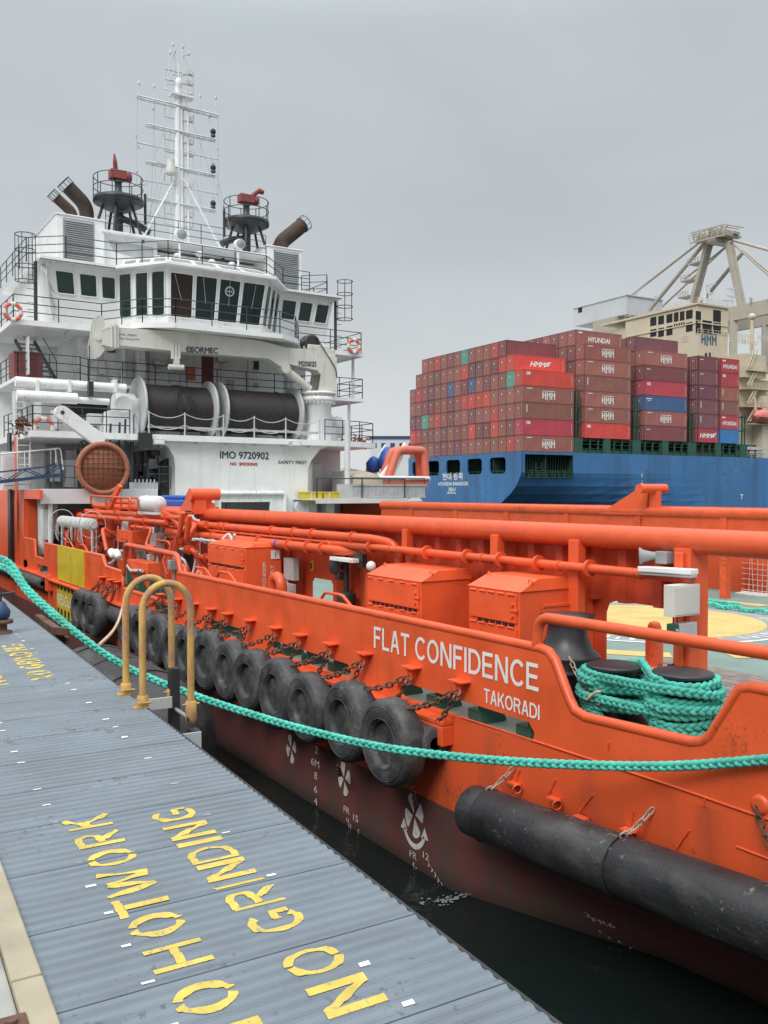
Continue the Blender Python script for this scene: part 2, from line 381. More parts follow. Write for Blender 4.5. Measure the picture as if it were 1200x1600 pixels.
    def chain(self, p0, p1, sag=.05, L=.10, wr=.013, W=.032, mi=0):
        p0, p1 = V(p0), V(p1); n = max(2, int((p1 - p0).length / (L * .72)))
        pt = lambda t: p0.lerp(p1, t) - V((0, 0, sag * 4 * t * (1 - t)))
        for i in range(n):
            a, b = pt(i / n), pt((i + 1) / n); c = (a + b) / 2; t = (b - a).normalized(); u = t.orthogonal().normalized(); w = t.cross(u)
            an = PI / 2 * (i % 2) + .5
            e = u * math.cos(an) + w * math.sin(an); h = L / 2 - W
            ring = []
            for j in range(10):
                q = 2 * PI * j / 10; ring.append(c + t * (math.copysign(h, math.cos(q)) + W * math.cos(q)) + e * (W * math.sin(q)))
            self.tube(ring, wr, 5, True, mi)
        return self
    def braid(self, path, R, pitch=.36, wide=None, mi=0, k=10, ph0=0, n=6):
        """three plaited strands round a path"""
        path = [V(p) for p in path]; L = [0]
        for a, b in zip(path, path[1:]): L.append(L[-1] + (b - a).length)
        tot = L[-1]; ds = pitch / k; m = max(4, int(tot / ds)); pts = []; j = 0
        for i in range(m + 1):
            s = tot * i / m
            while j < len(L) - 2 and L[j + 1] < s: j += 1
            t = (s - L[j]) / max(1e-9, L[j + 1] - L[j]); pts.append(path[j].lerp(path[j + 1], t))
        T, U = frames(pts)
        for q in range(3):
            line = []
            for i, p in enumerate(pts):
                ph = 2 * PI * (tot * i / m) / pitch + 2 * PI * q / 3 + ph0
                up = V((0, 0, 1)) if wide is None else V(wide)
                a = up - T[i] * up.dot(T[i])
                a = a.normalized() if a.length > .05 else U[i][0]
                b = T[i].cross(a)
                line.append(p + a * (R * .56 * math.sin(ph)) + b * (R * .42 * math.sin(2 * ph)))
            self.tube(line, R * .50, n, mi=mi)
        return self
    def rail(self, pts, h=1.0, n=3, post=1.5, r=.02, mi=0, seg=5, tops=None):
        pts = [V(p) for p in pts]
        for k in range(1, n + 1):
            for a, b in zip(pts, pts[1:]):
                dz = V((0, 0, h * k / n)); self.tube([a + dz, b + dz], r, seg, mi=mi)
        for a, b in zip(pts, pts[1:]):
            c = max(1, round((b - a).length / post))
            for i in range(c + 1):
                p = a.lerp(b, i / c); self.tube([p, p + V((0, 0, h))], r * 1.15, seg, mi=mi)
        return self
    def build(self, name, m, parent=None, bevel=0, label=None, local=False, seg=2):
        off = V((0, 0, 0)); q = parent
        if not local:
            while q is not None: off += q.location; q = q.parent
        me = bpy.data.meshes.new(name)
        me.from_pydata([tuple(p - off) for p in self.v], [], self.f)
        for x in (m if isinstance(m, (list, tuple)) else [m]): me.materials.append(M[x] if isinstance(x, str) else x)
        me.polygons.foreach_set('use_smooth', self.s); me.polygons.foreach_set('material_index', self.m)
        me.update()
        o = bpy.data.objects.new(name, me); COL.objects.link(o)
        if parent is not None: o.parent = parent
        if bevel:
            b = o.modifiers.new('edge', 'BEVEL'); b.width = bevel; b.segments = seg; b.limit_method = 'ANGLE'; b.angle_limit = math.radians(40)
        if label: o['label'] = label
        return o

def arc(cx, cy, rx, ry, a0, a1, k=14): return [(cx + rx * math.cos(math.radians(a0 + (a1 - a0) * i / k)), cy + ry * math.sin(math.radians(a0 + (a1 - a0) * i / k))) for i in range(k + 1)]
SANS = {'F': (.62, [[(.08, 0), (.08, 1)], [(.15, .925), (.61, .925)], [(.15, .51), (.54, .51)]]), 'L': (.58, [[(.08, 0), (.08, 1)], [(.15, .075), (.57, .075)]]),
        'A': (.74, [[(.075, 0), (.345, 1)], [(.395, 1), (.665, 0)], [(.19, .33), (.55, .33)]]), 'T': (.66, [[(0, .925), (.66, .925)], [(.33, 0), (.33, .85)]]),
        'C': (.78, [arc(.42, .5, .345, .43, 40, 320, 22)]), 'O': (.84, [arc(.42, .5, .345, .43, 0, 360, 30)]), 'N': (.78, [[(.08, 0), (.08, 1)], [(.12, .97), (.66, .03)], [(.70, 0), (.70, 1)]]),
        'I': (.16, [[(.08, 0), (.08, 1)]]), 'D': (.76, [[(.08, 0), (.08, 1)], [(.15, .925), (.34, .925)] + arc(.34, .5, .36, .425, 85, -85, 14) + [(.15, .075)]]),
        'E': (.66, [[(.08, 0), (.08, 1)], [(.15, .925), (.64, .925)], [(.15, .51), (.60, .51)], [(.15, .075), (.66, .075)]]),
        'K': (.72, [[(.08, 0), (.08, 1)], [(.15, .36), (.64, 1)], [(.34, .55), (.68, 0)]]),
        'R': (.74, [[(.08, 0), (.08, 1)], [(.15, .925), (.44, .925)] + arc(.44, .715, .22, .21, 80, -80, 8) + [(.15, .505)], [(.44, .50), (.54, .40), (.68, 0)]]), ' ': (.24, [])}
def sans(b, s, org, right, up, height, width, wt=.145, gap=.11):
    tot = sum(SANS[c][0] + gap for c in s) - gap; k = width / tot; right = V(right).normalized(); up = V(up).normalized(); org = V(org); nrm = right.cross(up); x = 0; n_ = 0
    for c in s:
        for st in SANS[c][1]:
            pts = [(x + p[0], p[1]) for p in st]; m = len(pts); closed = m > 4 and math.hypot(pts[0][0] - pts[-1][0], pts[0][1] - pts[-1][1]) < 1e-6; vs = []
            for i, p in enumerate(pts):
                a = pts[i - 1] if i else (pts[-2] if closed else p); c2 = pts[i + 1] if i < m - 1 else (pts[1] if closed else p)
                tx, ty = (c2[0] - a[0]) * k, (c2[1] - a[1]) * height; l = math.hypot(tx, ty) or 1; h = wt * height / 2
                for sg in (-1, 1): vs.append(org + right * (p[0] * k - ty / l * h * sg) + up * (p[1] * height + tx / l * h * sg) + nrm * (.0005 * (n_ % 4)))
            b.add(vs, [(2 * i, 2 * i + 1, 2 * i + 3, 2 * i + 2) for i in range(m - 1)]); n_ += 1
        x += SANS[c][0] + gap

def recalc(o):
    import bmesh
    bm = bmesh.new(); bm.from_mesh(o.data); bmesh.ops.recalc_face_normals(bm, faces=bm.faces); bm.to_mesh(o.data); bm.free()

def tag(o, label, cat, group=None):
    o['label'] = label; o['category'] = cat
    if group: o['group'] = group
    return o
def thing(name, label, cat, loc=(0, 0, 0), rz=0, group=None):
    o = bpy.data.objects.new(name, None); COL.objects.link(o); o.location = loc; o.rotation_euler = (0, 0, rz); o.empty_display_size = .3
    return tag(o, label, cat, group)
def struct(o): o['kind'] = 'structure'; return o
def dup(o, parent=None):
    c = o.copy(); COL.objects.link(c)
    if parent is not None: c.parent = parent
    for ch in list(o.children): dup(ch, c)
    return c
# ------------------------------------------------------------------ the setting: water and quay
b = MB(); b.add([(-3000, -3000, 0), (3000, -3000, 0), (3000, 3000, 0), (-3000, 3000, 0)], [(0, 1, 2, 3)])
struct(b.build('water', 'water'))
QA = TH - math.atan2(811, 1400)
QF = V((math.sin(QA), math.cos(QA), 0)); QR = V((math.cos(QA), -math.sin(QA), 0)); QZ = 3.75
def Q(x, y, z=0): return QR * x + QF * y + V((0, 0, z))
def qstruct(mb, name, m, **k):
    o = mb.build(name, m, local=True, **k); o.rotation_euler = (0, 0, -QA); return struct(o)
PITCH, RH, SHEET = .0738, .0068, .60
def deckz(y):
    s = (y - .1 + 20 * SHEET) % SHEET
    if s < .006 or s > SHEET - .002: return QZ - .004
    t = (s - .006) % PITCH / PITCH
    if t < .30: return QZ + RH
    if t < .52: return QZ + RH * (1 - (t - .30) / .22)
    if t < .78: return QZ
    return QZ + RH * (t - .78) / .22
ys = []; y = -4.72
for i in range(122):
    y0 = -4.7 + i * SHEET
    ys += [y0 - .0025, y0 - .001, y0 + .005, y0 + .0065]
    for j in range(8):
        c = y0 + .006 + j * PITCH
        ys += [c + q * PITCH for q in (.001, .30, .52, .78)]
ys = sorted(ys)
b = MB(); n = len(ys); xs = (.53, 1.945)
vs = [(x, y, deckz(y)) for y in ys for x in xs]
b.add(vs, [(2 * i, 2 * i + 1, 2 * i + 3, 2 * i + 2) for i in range(n - 1)])
deck = qstruct(b, 'quay_deck', 'sheet')
b = MB(); b.bx(1.945, 1.962, -4.7, 68, QZ - .07, QZ + .004)
qstruct(b, 'quay_edge_trim', 'dark')
b = MB(); b.bx(-30, 1.90, -6, 68.2, -3, QZ - .03); qstruct(b, 'quay', 'quaywall')
b = MB()
y = -4
while y < 66:
    l = rnd.uniform(1.6, 2.4); b.bx(.425, .53, y, y + l - .012, QZ - .02, QZ + .028); y += l
qstruct(b, 'quay_kerb', 'creambeam', bevel=.008)
b = MB()
y = -4
while y < 66:
    b.bx(-30, .423, y, y + .78, QZ - .029, QZ + .004 + rnd.uniform(-.004, .004)); y += .79
qstruct(b, 'quay_apron', 'concrete', bevel=.006)
# rusty strap lying across the apron joints by the kerb
b = MB(); b.bx(.18, .44, 3.02, 3.12, QZ + .006, QZ + .035); b.bx(.1, .40, 3.50, 3.58, QZ + .006, QZ + .02); b.cyl((.39, 3.07, QZ + .03), (.39, 3.07, QZ + .05), .02, n=8)
o = b.build('steel_strap', 'rust', local=True, bevel=.004); o.rotation_euler = (0, 0, -QA)
tag(o, 'rusty steel strap lying on the concrete beside the cream kerb', 'strap')
# small white paint dashes in two rows
b = MB()
k = int(-3 / (2 * PITCH))
for row in (.85, 1.58):
    for i in range(70):
        yy = .8 + i * .295 + rnd.uniform(-.012, .012)
        if rnd.random() < .2: continue
        z = deckz(yy) + .003; dx = rnd.uniform(.017, .024); dy = rnd.uniform(.006, .009)
        x = row + rnd.uniform(-.006, .006)
        b.add([(x - dx, yy - dy, deckz(yy - dy) + .003), (x + dx, yy - dy - .002, deckz(yy - dy) + .003), (x + dx, yy + dy, deckz(yy + dy) + .003), (x - dx, yy + dy, deckz(yy + dy) + .003)], [(0, 1, 2, 3)])
qstruct(b, 'quay_paint_dashes', 'decal')
# stencilled warning: letter up = towards the land, reading away from the camera
arc0 = lambda cx, cy, rx, ry, a0, a1, k=28: [(cx + rx * math.cos(math.radians(a0 + (a1 - a0) * i / k)), cy + ry * math.sin(math.radians(a0 + (a1 - a0) * i / k))) for i in range(k + 1)]
GL = {'N': [[(.08, 0), (.08, 1)], [(.12, .97), (.72, .03)], [(.76, 0), (.76, 1)]],
      'O': [arc(.42, .5, .34, .43, 98, 262), arc(.42, .5, .34, .43, 82, -82)],
      'H': [[(.08, 0), (.08, 1)], [(.14, .5), (.68, .5)], [(.74, 0), (.74, 1)]],
      'T': [[(0, .93), (.74, .93)], [(.37, 0), (.37, .84)]],
      'W': [[(.0, 1), (.2, .02)], [(.24, .05), (.44, .9)], [(.46, .9), (.66, .05)], [(.70, .02), (.9, 1)]],
      'R': [[(.08, 0), (.08, 1)], [(.14, .93), (.45, .93)] + arc(.45, .71, .24, .22, 80, -80, 8) + [(.18, .47)], [(.38, .42), (.74, 0)]],
      'K': [[(.08, 0), (.08, 1)], [(.14, .46), (.70, 1)], [(.34, .56), (.74, 0)]],
      'G': [arc(.42, .5, .34, .43, 45, 308, 22), [(.44, .44), (.74, .44), (.74, .14)]],
      'I': [[(.1, 0), (.1, 1)]],
      'D': [[(.08, .0), (.08, 1)], [(.16, .93), (.36, .93)] + arc(.36, .5, .38, .43, 88, -88, 14) + [(.16, .07)]]}
def stroke(b, pts, w, zoff=0):
    res = []
    for (x0, y0), (x1, y1) in zip(pts, pts[1:]):
        k = max(1, int(math.hypot(x1 - x0, y1 - y0) / .006))
        res += [(x0 + (x1 - x0) * i / k, y0 + (y1 - y0) * i / k) for i in range(k)]
    res.append(pts[-1]); n = len(res); vs = []
    for i, (x, y) in enumerate(res):
        w5 = min(5, max(1, i), max(1, n - 1 - i)); a = res[max(0, i - w5)]; c = res[min(n - 1, i + w5)]; tx, ty = c[0] - a[0], c[1] - a[1]; l = math.hypot(tx, ty) or 1
        jw = w * rnd.uniform(.48, .52)
        for sg in (-1, -.67, -.33, 0, .33, .67, 1):
            px_, py_ = x - ty / l * jw * sg, y + tx / l * jw * sg
            vs.append((px_, py_, max(deckz(py_ - .004), deckz(py_), deckz(py_ + .004)) + .002 + zoff))
    b.add(vs, [(7 * i + j, 7 * i + j + 1, 7 * i + j + 8, 7 * i + j + 7) for i in range(n - 1) for j in range(6)])
def stencil(name, items, xl, xr, dy=0):
    b = MB(); h = xr - xl
    for ch, yc in items:
        wid = .19 if ch not in 'IW' else (.05 if ch == 'I' else .24)
        cw = .84 if ch not in 'IW' else (.2 if ch == 'I' else .9)
        for k_, st in enumerate(GL[ch]):
            stroke(b, [(xr - p[1] * h, yc - wid / 2 + p[0] / cw * wid + dy) for p in st], .036, .0006 * k_)
    return qstruct(b, name, 'marking')
T1 = [('N', 2.66), ('O', 2.95), ('H', 3.27), ('O', 3.55), ('T', 3.77), ('W', 4.01), ('O', 4.31), ('R', 4.58), ('K', 4.84)]
T2 = [('N', 2.72), ('O', 2.98), ('G', 3.34), ('R', 3.585), ('I', 3.74), ('N', 3.91), ('D', 4.12), ('I', 4.29), ('N', 4.46), ('G', 4.72)]
for dy in (0, 6.12):
    stencil('quay_lettering_hotwork', T1, .886, 1.11, dy)
    stencil('quay_lettering_grinding', T2, 1.31, 1.54, dy)

# quay ladder: two worn yellow hoops, stringers and rungs
base = Q(1.93, 7.5, QZ)
lad = thing('quay_ladder', 'quay ladder with two rusty yellow hoop handrails over the water edge', 'ladder', base, -QA)
for yy in (.27, -.27):
    b = MB()
    c = [(-.0, yy, -.02), (-.0, yy, .78)] + [(.2 - .2 * math.cos(PI * i / 14), yy, .78 + .22 * math.sin(PI * i / 14)) for i in range(1, 14)] + [(.4, yy, .78), (.4, yy, -.10 if yy < 0 else .02)]
    b.tube(c, .030, 12)
    h = b.build('handrail', 'yellow_rust', lad, local=True)
    b = MB(); b.lathe([(.040, 0), (.046, .01), (.046, .09), (.038, .10)], (0, yy, 0), n=12); b.bx(-.08, .03, yy - .05, yy + .05, 0, .012)
    b.cyl((-.06, yy - .06, .05), (.06, yy - .06, .05), .008, n=6); b.cyl((-.05, yy + .05, .06), (.05, yy + .07, .06), .008, n=6)
    b.lathe([(.036, -.12), (.046, -.10), (.046, .05), (.036, .06)], (.4, yy, -.05), n=12); b.cyl((.33, yy, -.02), (.47, yy, -.02), .010, n=6)
    b.build('socket', 'yellow_rust', h, local=True)
for yy in (.20, -.36):
    b = MB(); b.bx(.37, .45, yy - .015, yy + .10, -3.4, .20 if yy > 0 else -.22); b.cyl((.36, yy + .04, -.13), (.352, yy + .04, -.13), .02, n=8)
    b.build('stringer', 'dark', lad, local=True, bevel=.006)
for i in range(9):
    b = MB(); b.cyl((.41, -.30, -.16 - i * .3), (.41, .22, -.16 - i * .3), .017, n=8); b.build('rung', 'grey', lad, local=True)
b = MB(); b.bx(.04, .36, .12, .135, -.13, -.03); b.build('bracket', 'lightgrey', lad, local=True, bevel=.004)
b = MB(); b.bx(.02, .44, -.42, -.405, -.48, -.22); b.cyl((.3, -.425, -.33), (.3, -.40, -.33), .022, n=8); b.build('bracket', 'lightgrey', lad, local=True, bevel=.004)

# blue hydrant valve and rusty cleat at the quay edge
p = Q(1.0, 11.0, QZ)
p = P(2, 990, Z=QZ)
t = thing('hydrant_valve', 'blue valve with a T handle on a rusty flange at the far quay', 'valve', p, -QA)
b = MB(); b.lathe([(.13, 0), (.13, .03), (.07, .04), (.07, .12), (.14, .13), (.14, .17), (.05, .18)], (0, 0, 0), n=16); b.build('flange', 'rust', t, local=True)
b = MB(); b.lathe([(.05, .17), (.10, .2), (.11, .28), (.07, .34), (.05, .38), (.03, .40)], (0, 0, 0), n=14); b.build('body', 'blue', t, local=True)
b = MB(); b.cyl((0, 0, .38), (0, 0, .50), .014, n=8); b.cyl((-.16, 0, .47), (.16, 0, .50), .016, n=8); b.build('handle', 'dark', t, local=True)
a0, a1 = P(60, 965, Z=QZ - .1), P(94, 990, Z=QZ - .1)
b = MB(); b.bar(a0, a1, .10, .10); b.bar(a0 + V((.1, 0, -.1)), a1 + V((.1, 0, -.12)), .05, .12); b.bar(a1 + V((-.1, 0, .05)), a1 + V((.1, -.02, .02)), .12, .10)
tag(b.build('edge_fender_rail', 'rust', bevel=.01), 'short rusty steel rail fixed along the quay edge beside the water', 'rail')
# mooring bollard where the teal line lands, off to the far left of the edge
pb = V((1.35, 15.6, QZ))
b = MB(); b.lathe([(.30, 0), (.30, .05), (.17, .09), (.15, .42), (.24, .50), (.24, .60), (.15, .66), (0, .67)], pb, n=20)
tag(b.build('quay_bollard', 'dark'), 'black iron bollard on the quay holding the teal mooring line', 'bollard')
# floating fender between quay and hull
b = MB(); b.lathe([(.02, -3.1), (.5, -3.0), (.95, -2.6), (1.18, -2.0), (1.22, -1.4), (1.22, 1.4), (1.18, 2.0), (.95, 2.6), (.5, 3.0), (.02, 3.1)], (5.05, 17.4, 1.05), (0, 1, 0), 32)
for yy in (-1.5, 0, 1.5): b.torus((5.05, 17.4 + yy, 1.05), (0, 1, 0), 1.225, .03, 32, 6)
tag(b.build('floating_fender', 'rubber_dark'), 'big dark floating fender squeezed between the quay and the orange hull', 'fender')

# ------------------------------------------------------------------ the orange vessel
tug = thing('supply_vessel', 'orange hulled offshore supply vessel with white superstructure moored along the quay', 'ship', (15.9, 30, 0))
CXv, XS, DZ = 15.9, 7.4, 2.4
def yX(u, X): return P(u, 790, X=X).y
def hb(Y, z):
    h = 8.5
    if Y < 3.2: h -= 1.6 * ((3.2 - Y) / 2.2) ** 2
    if Y > 46: h *= max(.0, 1 - ((Y - 46) / 24) ** 2.2 * (1.0 - .12 * z / 5.6))
    if z < 1.75:
        q = min(1, max(0, (9.8 - Y) / 3.2)); h -= 1.15 * q * ((1.75 - z) / 1.75) ** 1.15
    if z < 0: h -= .8 * (-z)
    return max(.02, h)
b = MB()
Ys = [1.0, 1.4, 2, 2.6, 3.2, 4, 5, 6, 7, 7.6, 8.2, 9, 9.8, 12, 16, 20, 25, 30, 36, 42, 46, 50, 54, 58, 62, 65, 67.5, 69.6]
Zs = [-1.0, -.4, 0, .25, .5, .8, 1.12, 1.5, 1.95, DZ]
for sgn in (-1, 1):
    vs = [(CXv + sgn * hb(Y, z), Y, z) for Y in Ys for z in Zs]; k = len(Zs)
    b.add(vs, [(i * k + j, (i + 1) * k + j, (i + 1) * k + j + 1, i * k + j + 1)[::sgn] for i in range(len(Ys) - 1) for j in range(k - 1)], True)
vs = [(CXv + sgn * hb(1.0, z), 1.0, z) for z in Zs for sgn in (-1, 1)]
b.add(vs, [(2 * j, 2 * j + 1, 2 * j + 3, 2 * j + 2) for j in range(len(Zs) - 1)])
hull = b.build('hull', 'hull', tug)
# deck
b = MB(); poly = [(CXv - hb(Y, DZ) + .02, Y) for Y in Ys if Y < 60] + [(CXv + hb(Y, DZ) - .02, Y) for Y in reversed(Ys) if Y < 60]
b.pz(poly, DZ - .06, DZ - .004); dk = b.build('deck', 'deckgreen', tug)
b = MB(); b.add([(17.0 + 2.75 * math.cos(2 * PI * i / 72), 14.8 + 2.75 * math.sin(2 * PI * i / 72), DZ + .003) for i in range(72)], [tuple(range(72))])
b.build('yellow_circle', 'deckyellow', dk)
def ringmesh(r0, r1, z, a0=0, a1=360, k=72):
    b = MB(); vs = []
    for i in range(k + 1):
        a = math.radians(a0 + (a1 - a0) * i / k)
        for r in (r0, r1): vs.append((17.0 + r * math.cos(a), 14.8 + r * math.sin(a), z))
    return b.add(vs, [(2 * i, 2 * i + 1, 2 * i + 3, 2 * i + 2) for i in range(k)])
ringmesh(2.75, 3.35, DZ + .001).build('grey_ring', 'deckgrey', dk)
w = ringmesh(3.35, 3.47, DZ + .004)
for i in range(26):
    a = 200 + i * 5.2
    if i % 6 != 5: w2 = ringmesh(2.87, 3.2, DZ + .006, a, a + 1.3 + .9 * (i % 2), 2); w.add(w2.v, w2.f)
w.build('white_ring', 'decal_old', dk)
w = MB()
for i in range(12):
    w2 = ringmesh(4.55, 5.05, DZ + .004, i * 30, i * 30 + 17, 10); w.add(w2.v, w2.f)
w.build('outer_ring', 'deckyellow', dk)
b = MB()   # timber sheathing along the port and starboard sides
for x0 in (9.9,):
    for i in range(21):
        y = 2; ym_ = 24 if i < 11 else 11.2
        while y < ym_:
            l = rnd.uniform(2.5, 4.5); b.bx(x0 + i * .16, x0 + i * .16 + .145, y, min(ym_, y + l) - .01, DZ - .003, DZ + .05 + rnd.uniform(-.004, .004)); y += l
b.build('timber_sheathing', 'timber', tug)

# bulwark with its step downs, mooring gap and freeing ports
e = lambda v, u, X=XS: P(u, v, X=X).z
out_ = [(2.0, DZ), (2.0, 3.66), (5.18, 3.66), (5.30, 3.62), (5.62, 3.10), (5.72, 3.02), (5.86, 2.98), (7.30, 2.92), (7.48, 2.96), (7.58, 3.08), (7.82, 3.50), (7.92, 3.58), (8.05, 3.60),
        (20.62, 3.56), (20.72, 3.45), (20.78, 2.86), (20.9, 2.76), (25.0, 2.76), (25.15, 2.84), (25.2, 3.22), (26.8, 3.26), (26.95, 3.32), (27.2, 3.56),
        (34.9, 3.56), (35.0, 3.5), (35.1, 2.95), (36.6, 2.95), (36.75, 3.6), (38.7, 3.6), (38.7, DZ)]
def slot(u0, u1, h=.25, z0=2.425):
    y1, y0 = yX(u0, XS), yX(u1, XS); r = .10
    return [(y0, z0 + r), (y0 + r * .3, z0 + r * .3), (y0 + r, z0), (y1 - r, z0), (y1 - r * .3, z0 + r * .3), (y1, z0 + r), (y1, z0 + h - r), (y1 - r, z0 + h), (y0 + r, z0 + h), (y0, z0 + h - r)]
holes = [slot(620, 836), slot(419, 548), slot(322, 378, .27), slot(236, 268, .27), slot(57, 74, .3), slot(36, 42, .3)]
b = MB(); b.px(out_, XS, XS + .10, holes); blw = b.build('bulwark', 'orange', tug)
b = MB(); top = [p for p in out_[1:-1]]
b.tube([(XS + .04, y, z) for y, z in fillet([V((y, z, 0)) for y, z in top[:12]], .02) for y, z in [(y, z)]] if False else [(XS + .045, y, z) for y, z in top[:13]], .062, 10)
b.tube([(XS + .045, y, z) for y, z in top[12:17]], .062, 10); b.tube([(XS + .045, y, z) for y, z in top[17:24]], .055, 10); b.tube([(XS + .045, y, z) for y, z in top[24:]], .055, 8)
b.build('cap_rail', 'orange_pipe', blw)
y = 8.3
while y < 34:
    b = MB()
    b.add([(XS + .10, y, 3.4), (XS + .10, y, DZ), (XS + .55, y, DZ), (XS + .10, y + .05, 3.4), (XS + .10, y + .05, DZ), (XS + .55, y + .05, DZ)], [(0, 1, 2), (5, 4, 3), (0, 2, 5, 3), (1, 0, 3, 4), (2, 1, 4, 5)])
    b.bx(XS + .12, XS + .50, y - .02, y + .30, DZ, DZ + .16)
    b.build('stay', 'greenpaint', blw)
    y += .98
b = MB(); b.bx(XS - .20, XS, 9.75, 33.8, 2.30, 2.38); b.bx(XS - .2, XS, 9.75, 10.35, 2.02, 2.30); b.bx(XS - .2, XS, 33.6, 34.0, 1.9, 2.38); b.bx(XS - .22, XS, 34.0, 60, 2.34, 2.42)
b.build('rubbing_ledge', 'orange', tug, bevel=.02)
b = MB(); b.tube([(XS - .004, 3, 2.47), (XS - .004, 6.0, 2.49), (XS - .004, 9.6, 2.45)], .014, 6); b.tube([(XS - .004, 3, 2.12), (XS - .004, 5.3, 2.12)], .012, 6)
for (u0, v0, u1, v1) in ((858, 1238, 868, 1218), (905, 1268, 926, 1242), (985, 1292, 990, 1266), (1055, 1328, 1077, 1297), (806, 1222, 812, 1202), (1100, 1260, 1101, 1248), (950, 1170, 951, 1160)):
    b.tube([P(u0, v0, X=XS - .01), P(u1, v1, X=XS - .01)], .010, 6)
b.build('weld_bead', 'orange_pipe', hull)
# tubular hoop rails over the gaps
b = MB(); b.tube(fillet([(XS + .05, 8.15, 3.58), (XS + .05, 8.10, 3.98), (XS + .05, 2.2, 4.03)], .25), .068, 12); b.build('hoop_rail', 'orange_pipe', tug)
b = MB(); b.tube(fillet([(XS + .05, 20.5, 3.52), (XS + .05, 20.75, 3.98), (XS + .05, 24.95, 4.02), (XS + .05, 25.15, 3.2)], .22), .07, 10)
b.build('hoop_rail', 'orange_pipe', tug)
b = MB()
for y in (13.3, 19.6, 18.2, 30.4, 32.2): b.tube(fillet([(XS + .35, y - .3, 3.5), (XS + .3, y, 3.72), (XS + .35, y + .7, 3.70), (XS + .4, y + 1.0, 3.5)], .1), .03, 6)
b.build('chock_rail', 'orange_pipe', tug)
# yellow gate and rescue panel
for y0, y1 in ((29.15, 30.75), (30.8, 32.65)):
    b = MB(); b.bx(XS - .05, XS - .002, y0, y1, 2.42, 3.62); b.bx(XS - .055, XS - .05, y0, y1, 3.0, 3.02); b.build('rescue_gate', 'yellow', tug, bevel=.01)
b = MB(); b.bx(XS - .03, XS - .002, 30.4, 32.9, 1.15, 2.28); rp = b.build('rescue_panel', 'yellow', tug)
b = MB()
for i in range(5):
    y = 30.55 + i * .5; b.bx(XS - .034, XS - .030, y, y + .24, 2.08, 2.26); b.bx(XS - .034, XS - .030, y, y + .24, 1.17, 1.42)
b.build('hazard_stripe', 'dark', rp)
b = MB(); b.text('RESCUE', (XS - .036, 32.75, 1.56), (0, -1, 0), (0, 0, 1), .38, 2.2); b.build('lettering', 'decal', rp)
# name on the quarter
b = MB()
ya, yb = yX(584.5, XS), yX(843, XS)
sans(b, 'FLAT CONFIDENCE', (XS - .006, ya, P(585, 1012, X=XS).z), (0, -1, (P(842, 1081, X=XS).z - P(585, 1012, X=XS).z) / (ya - yb)), (0, 0, 1), .335, ya - yb)
sans(b, 'TAKORADI', (XS - .006, yX(757.5, XS), P(757, 1097, X=XS).z), (0, -1, -.012), (0, 0, 1), .185, yX(757.5, XS) - yX(845, XS))
b.build('ship_name', 'decal', blw)
# hull marks: thruster symbols, draught numbers, frame numbers
b = MB(); X0 = XS - .008
def hp(u, v): p = P(u, v, X=X0); return p.y, p.z
def propmark(u, v, r, arrow=False):
    y, z = hp(u, v)
    for q in range(4):
        a = PI / 2 * q + .32; pts = []
        for i in range(15):
            t = i / 14; s = PI * t; rad = .10 * r + .9 * r * math.sin(s) ** .8 * (1 if True else 0)
            ang = a + (t - .5) * 1.0
            rr = r * (1 - .10 * abs(2 * t - 1) ** 3)
            pts.append((math.cos(ang) * rr, math.sin(ang) * rr))
        vs = [(X0, y - .10 * r * math.cos(a), z + .10 * r * math.sin(a))] + [(X0, y - .72 * c, z + s_) for c, s_ in pts]
        b.add(vs, [tuple(range(len(vs)))])
    if arrow:
        pts = [(1.18 * r * math.cos(math.radians(a)), 1.25 * r * math.sin(math.radians(a))) for a in range(215, 330, 8)]
        vs = []
        for c, s_ in pts:
            for k in (1, 1.2): vs.append((X0, y - .72 * c * k, z + s_ * k))
        b.add(vs, [(2 * i, 2 * i + 1, 2 * i + 3, 2 * i + 2) for i in range(len(pts) - 1)])
        for a in (212, 330):
            c, s_ = 1.3 * r * math.cos(math.radians(a)), 1.37 * r * math.sin(math.radians(a)); b.add([(X0, y - .72 * c - .09, z + s_ - .04), (X0, y - .72 * c + .09, z + s_ - .04), (X0, y - .72 * c, z + s_ + .13)], [(0, 1, 2)])
propmark(455, 1170, .27); propmark(538, 1217, .28); propmark(647, 1274, .33, True)
def htext(s, u, v, h, w=None, up=(0, 0, 1)):
    y, z = hp(u, v); b.text(s, (X0, y, z), (0, -1, 0), up, h, w)
for s, u, v in (('2', 492, 1176), ('6M', 486, 1194), ('8', 491, 1216), ('6', 491, 1237), ('4', 491, 1256), ('2', 491, 1275)): htext(s, u, v, .13, .11 if len(s) == 1 else .30)
htext('FR', 537, 1268, .11, .19); htext('15', 552, 1281, .11, .15); htext('FR', 640, 1338, .11, .18); htext('12', 661, 1340, .10, .14)
for i in range(5):
    htext('((', 541 + i * 3.4, 1282 + i * 9, .06, .10); htext('(', 559 + i * 3.6, 1300 + i * 9, .06, .05); htext('(', 645 + i * 4, 1352 + i * 8, .06, .05); htext(')', 668 + i * 5, 1352 + i * 8, .06, .05)
htext('5M', 489, 1292, .10, .22)
b.build('hull_marks', 'decal_old', hull)
b = MB()
def tuck(u, v):
    # point on the sloping tuck below the after fender
    X = 7.4
    for _ in range(12):
        p = P(u, v, X=X); X = CXv - hb(p.y, p.z) - .012
    return p
p0, p1 = tuck(927, 1440), tuck(965, 1452)
r_ = (p1 - p0).normalized(); up_ = V((-.55, -.25, .8)); up_ = (up_ - r_ * up_.dot(r_)).normalized()
b.text('FR6', p0, r_, up_, .10, .30); b.text('2', tuck(915, 1432), r_, up_, .10, .09)
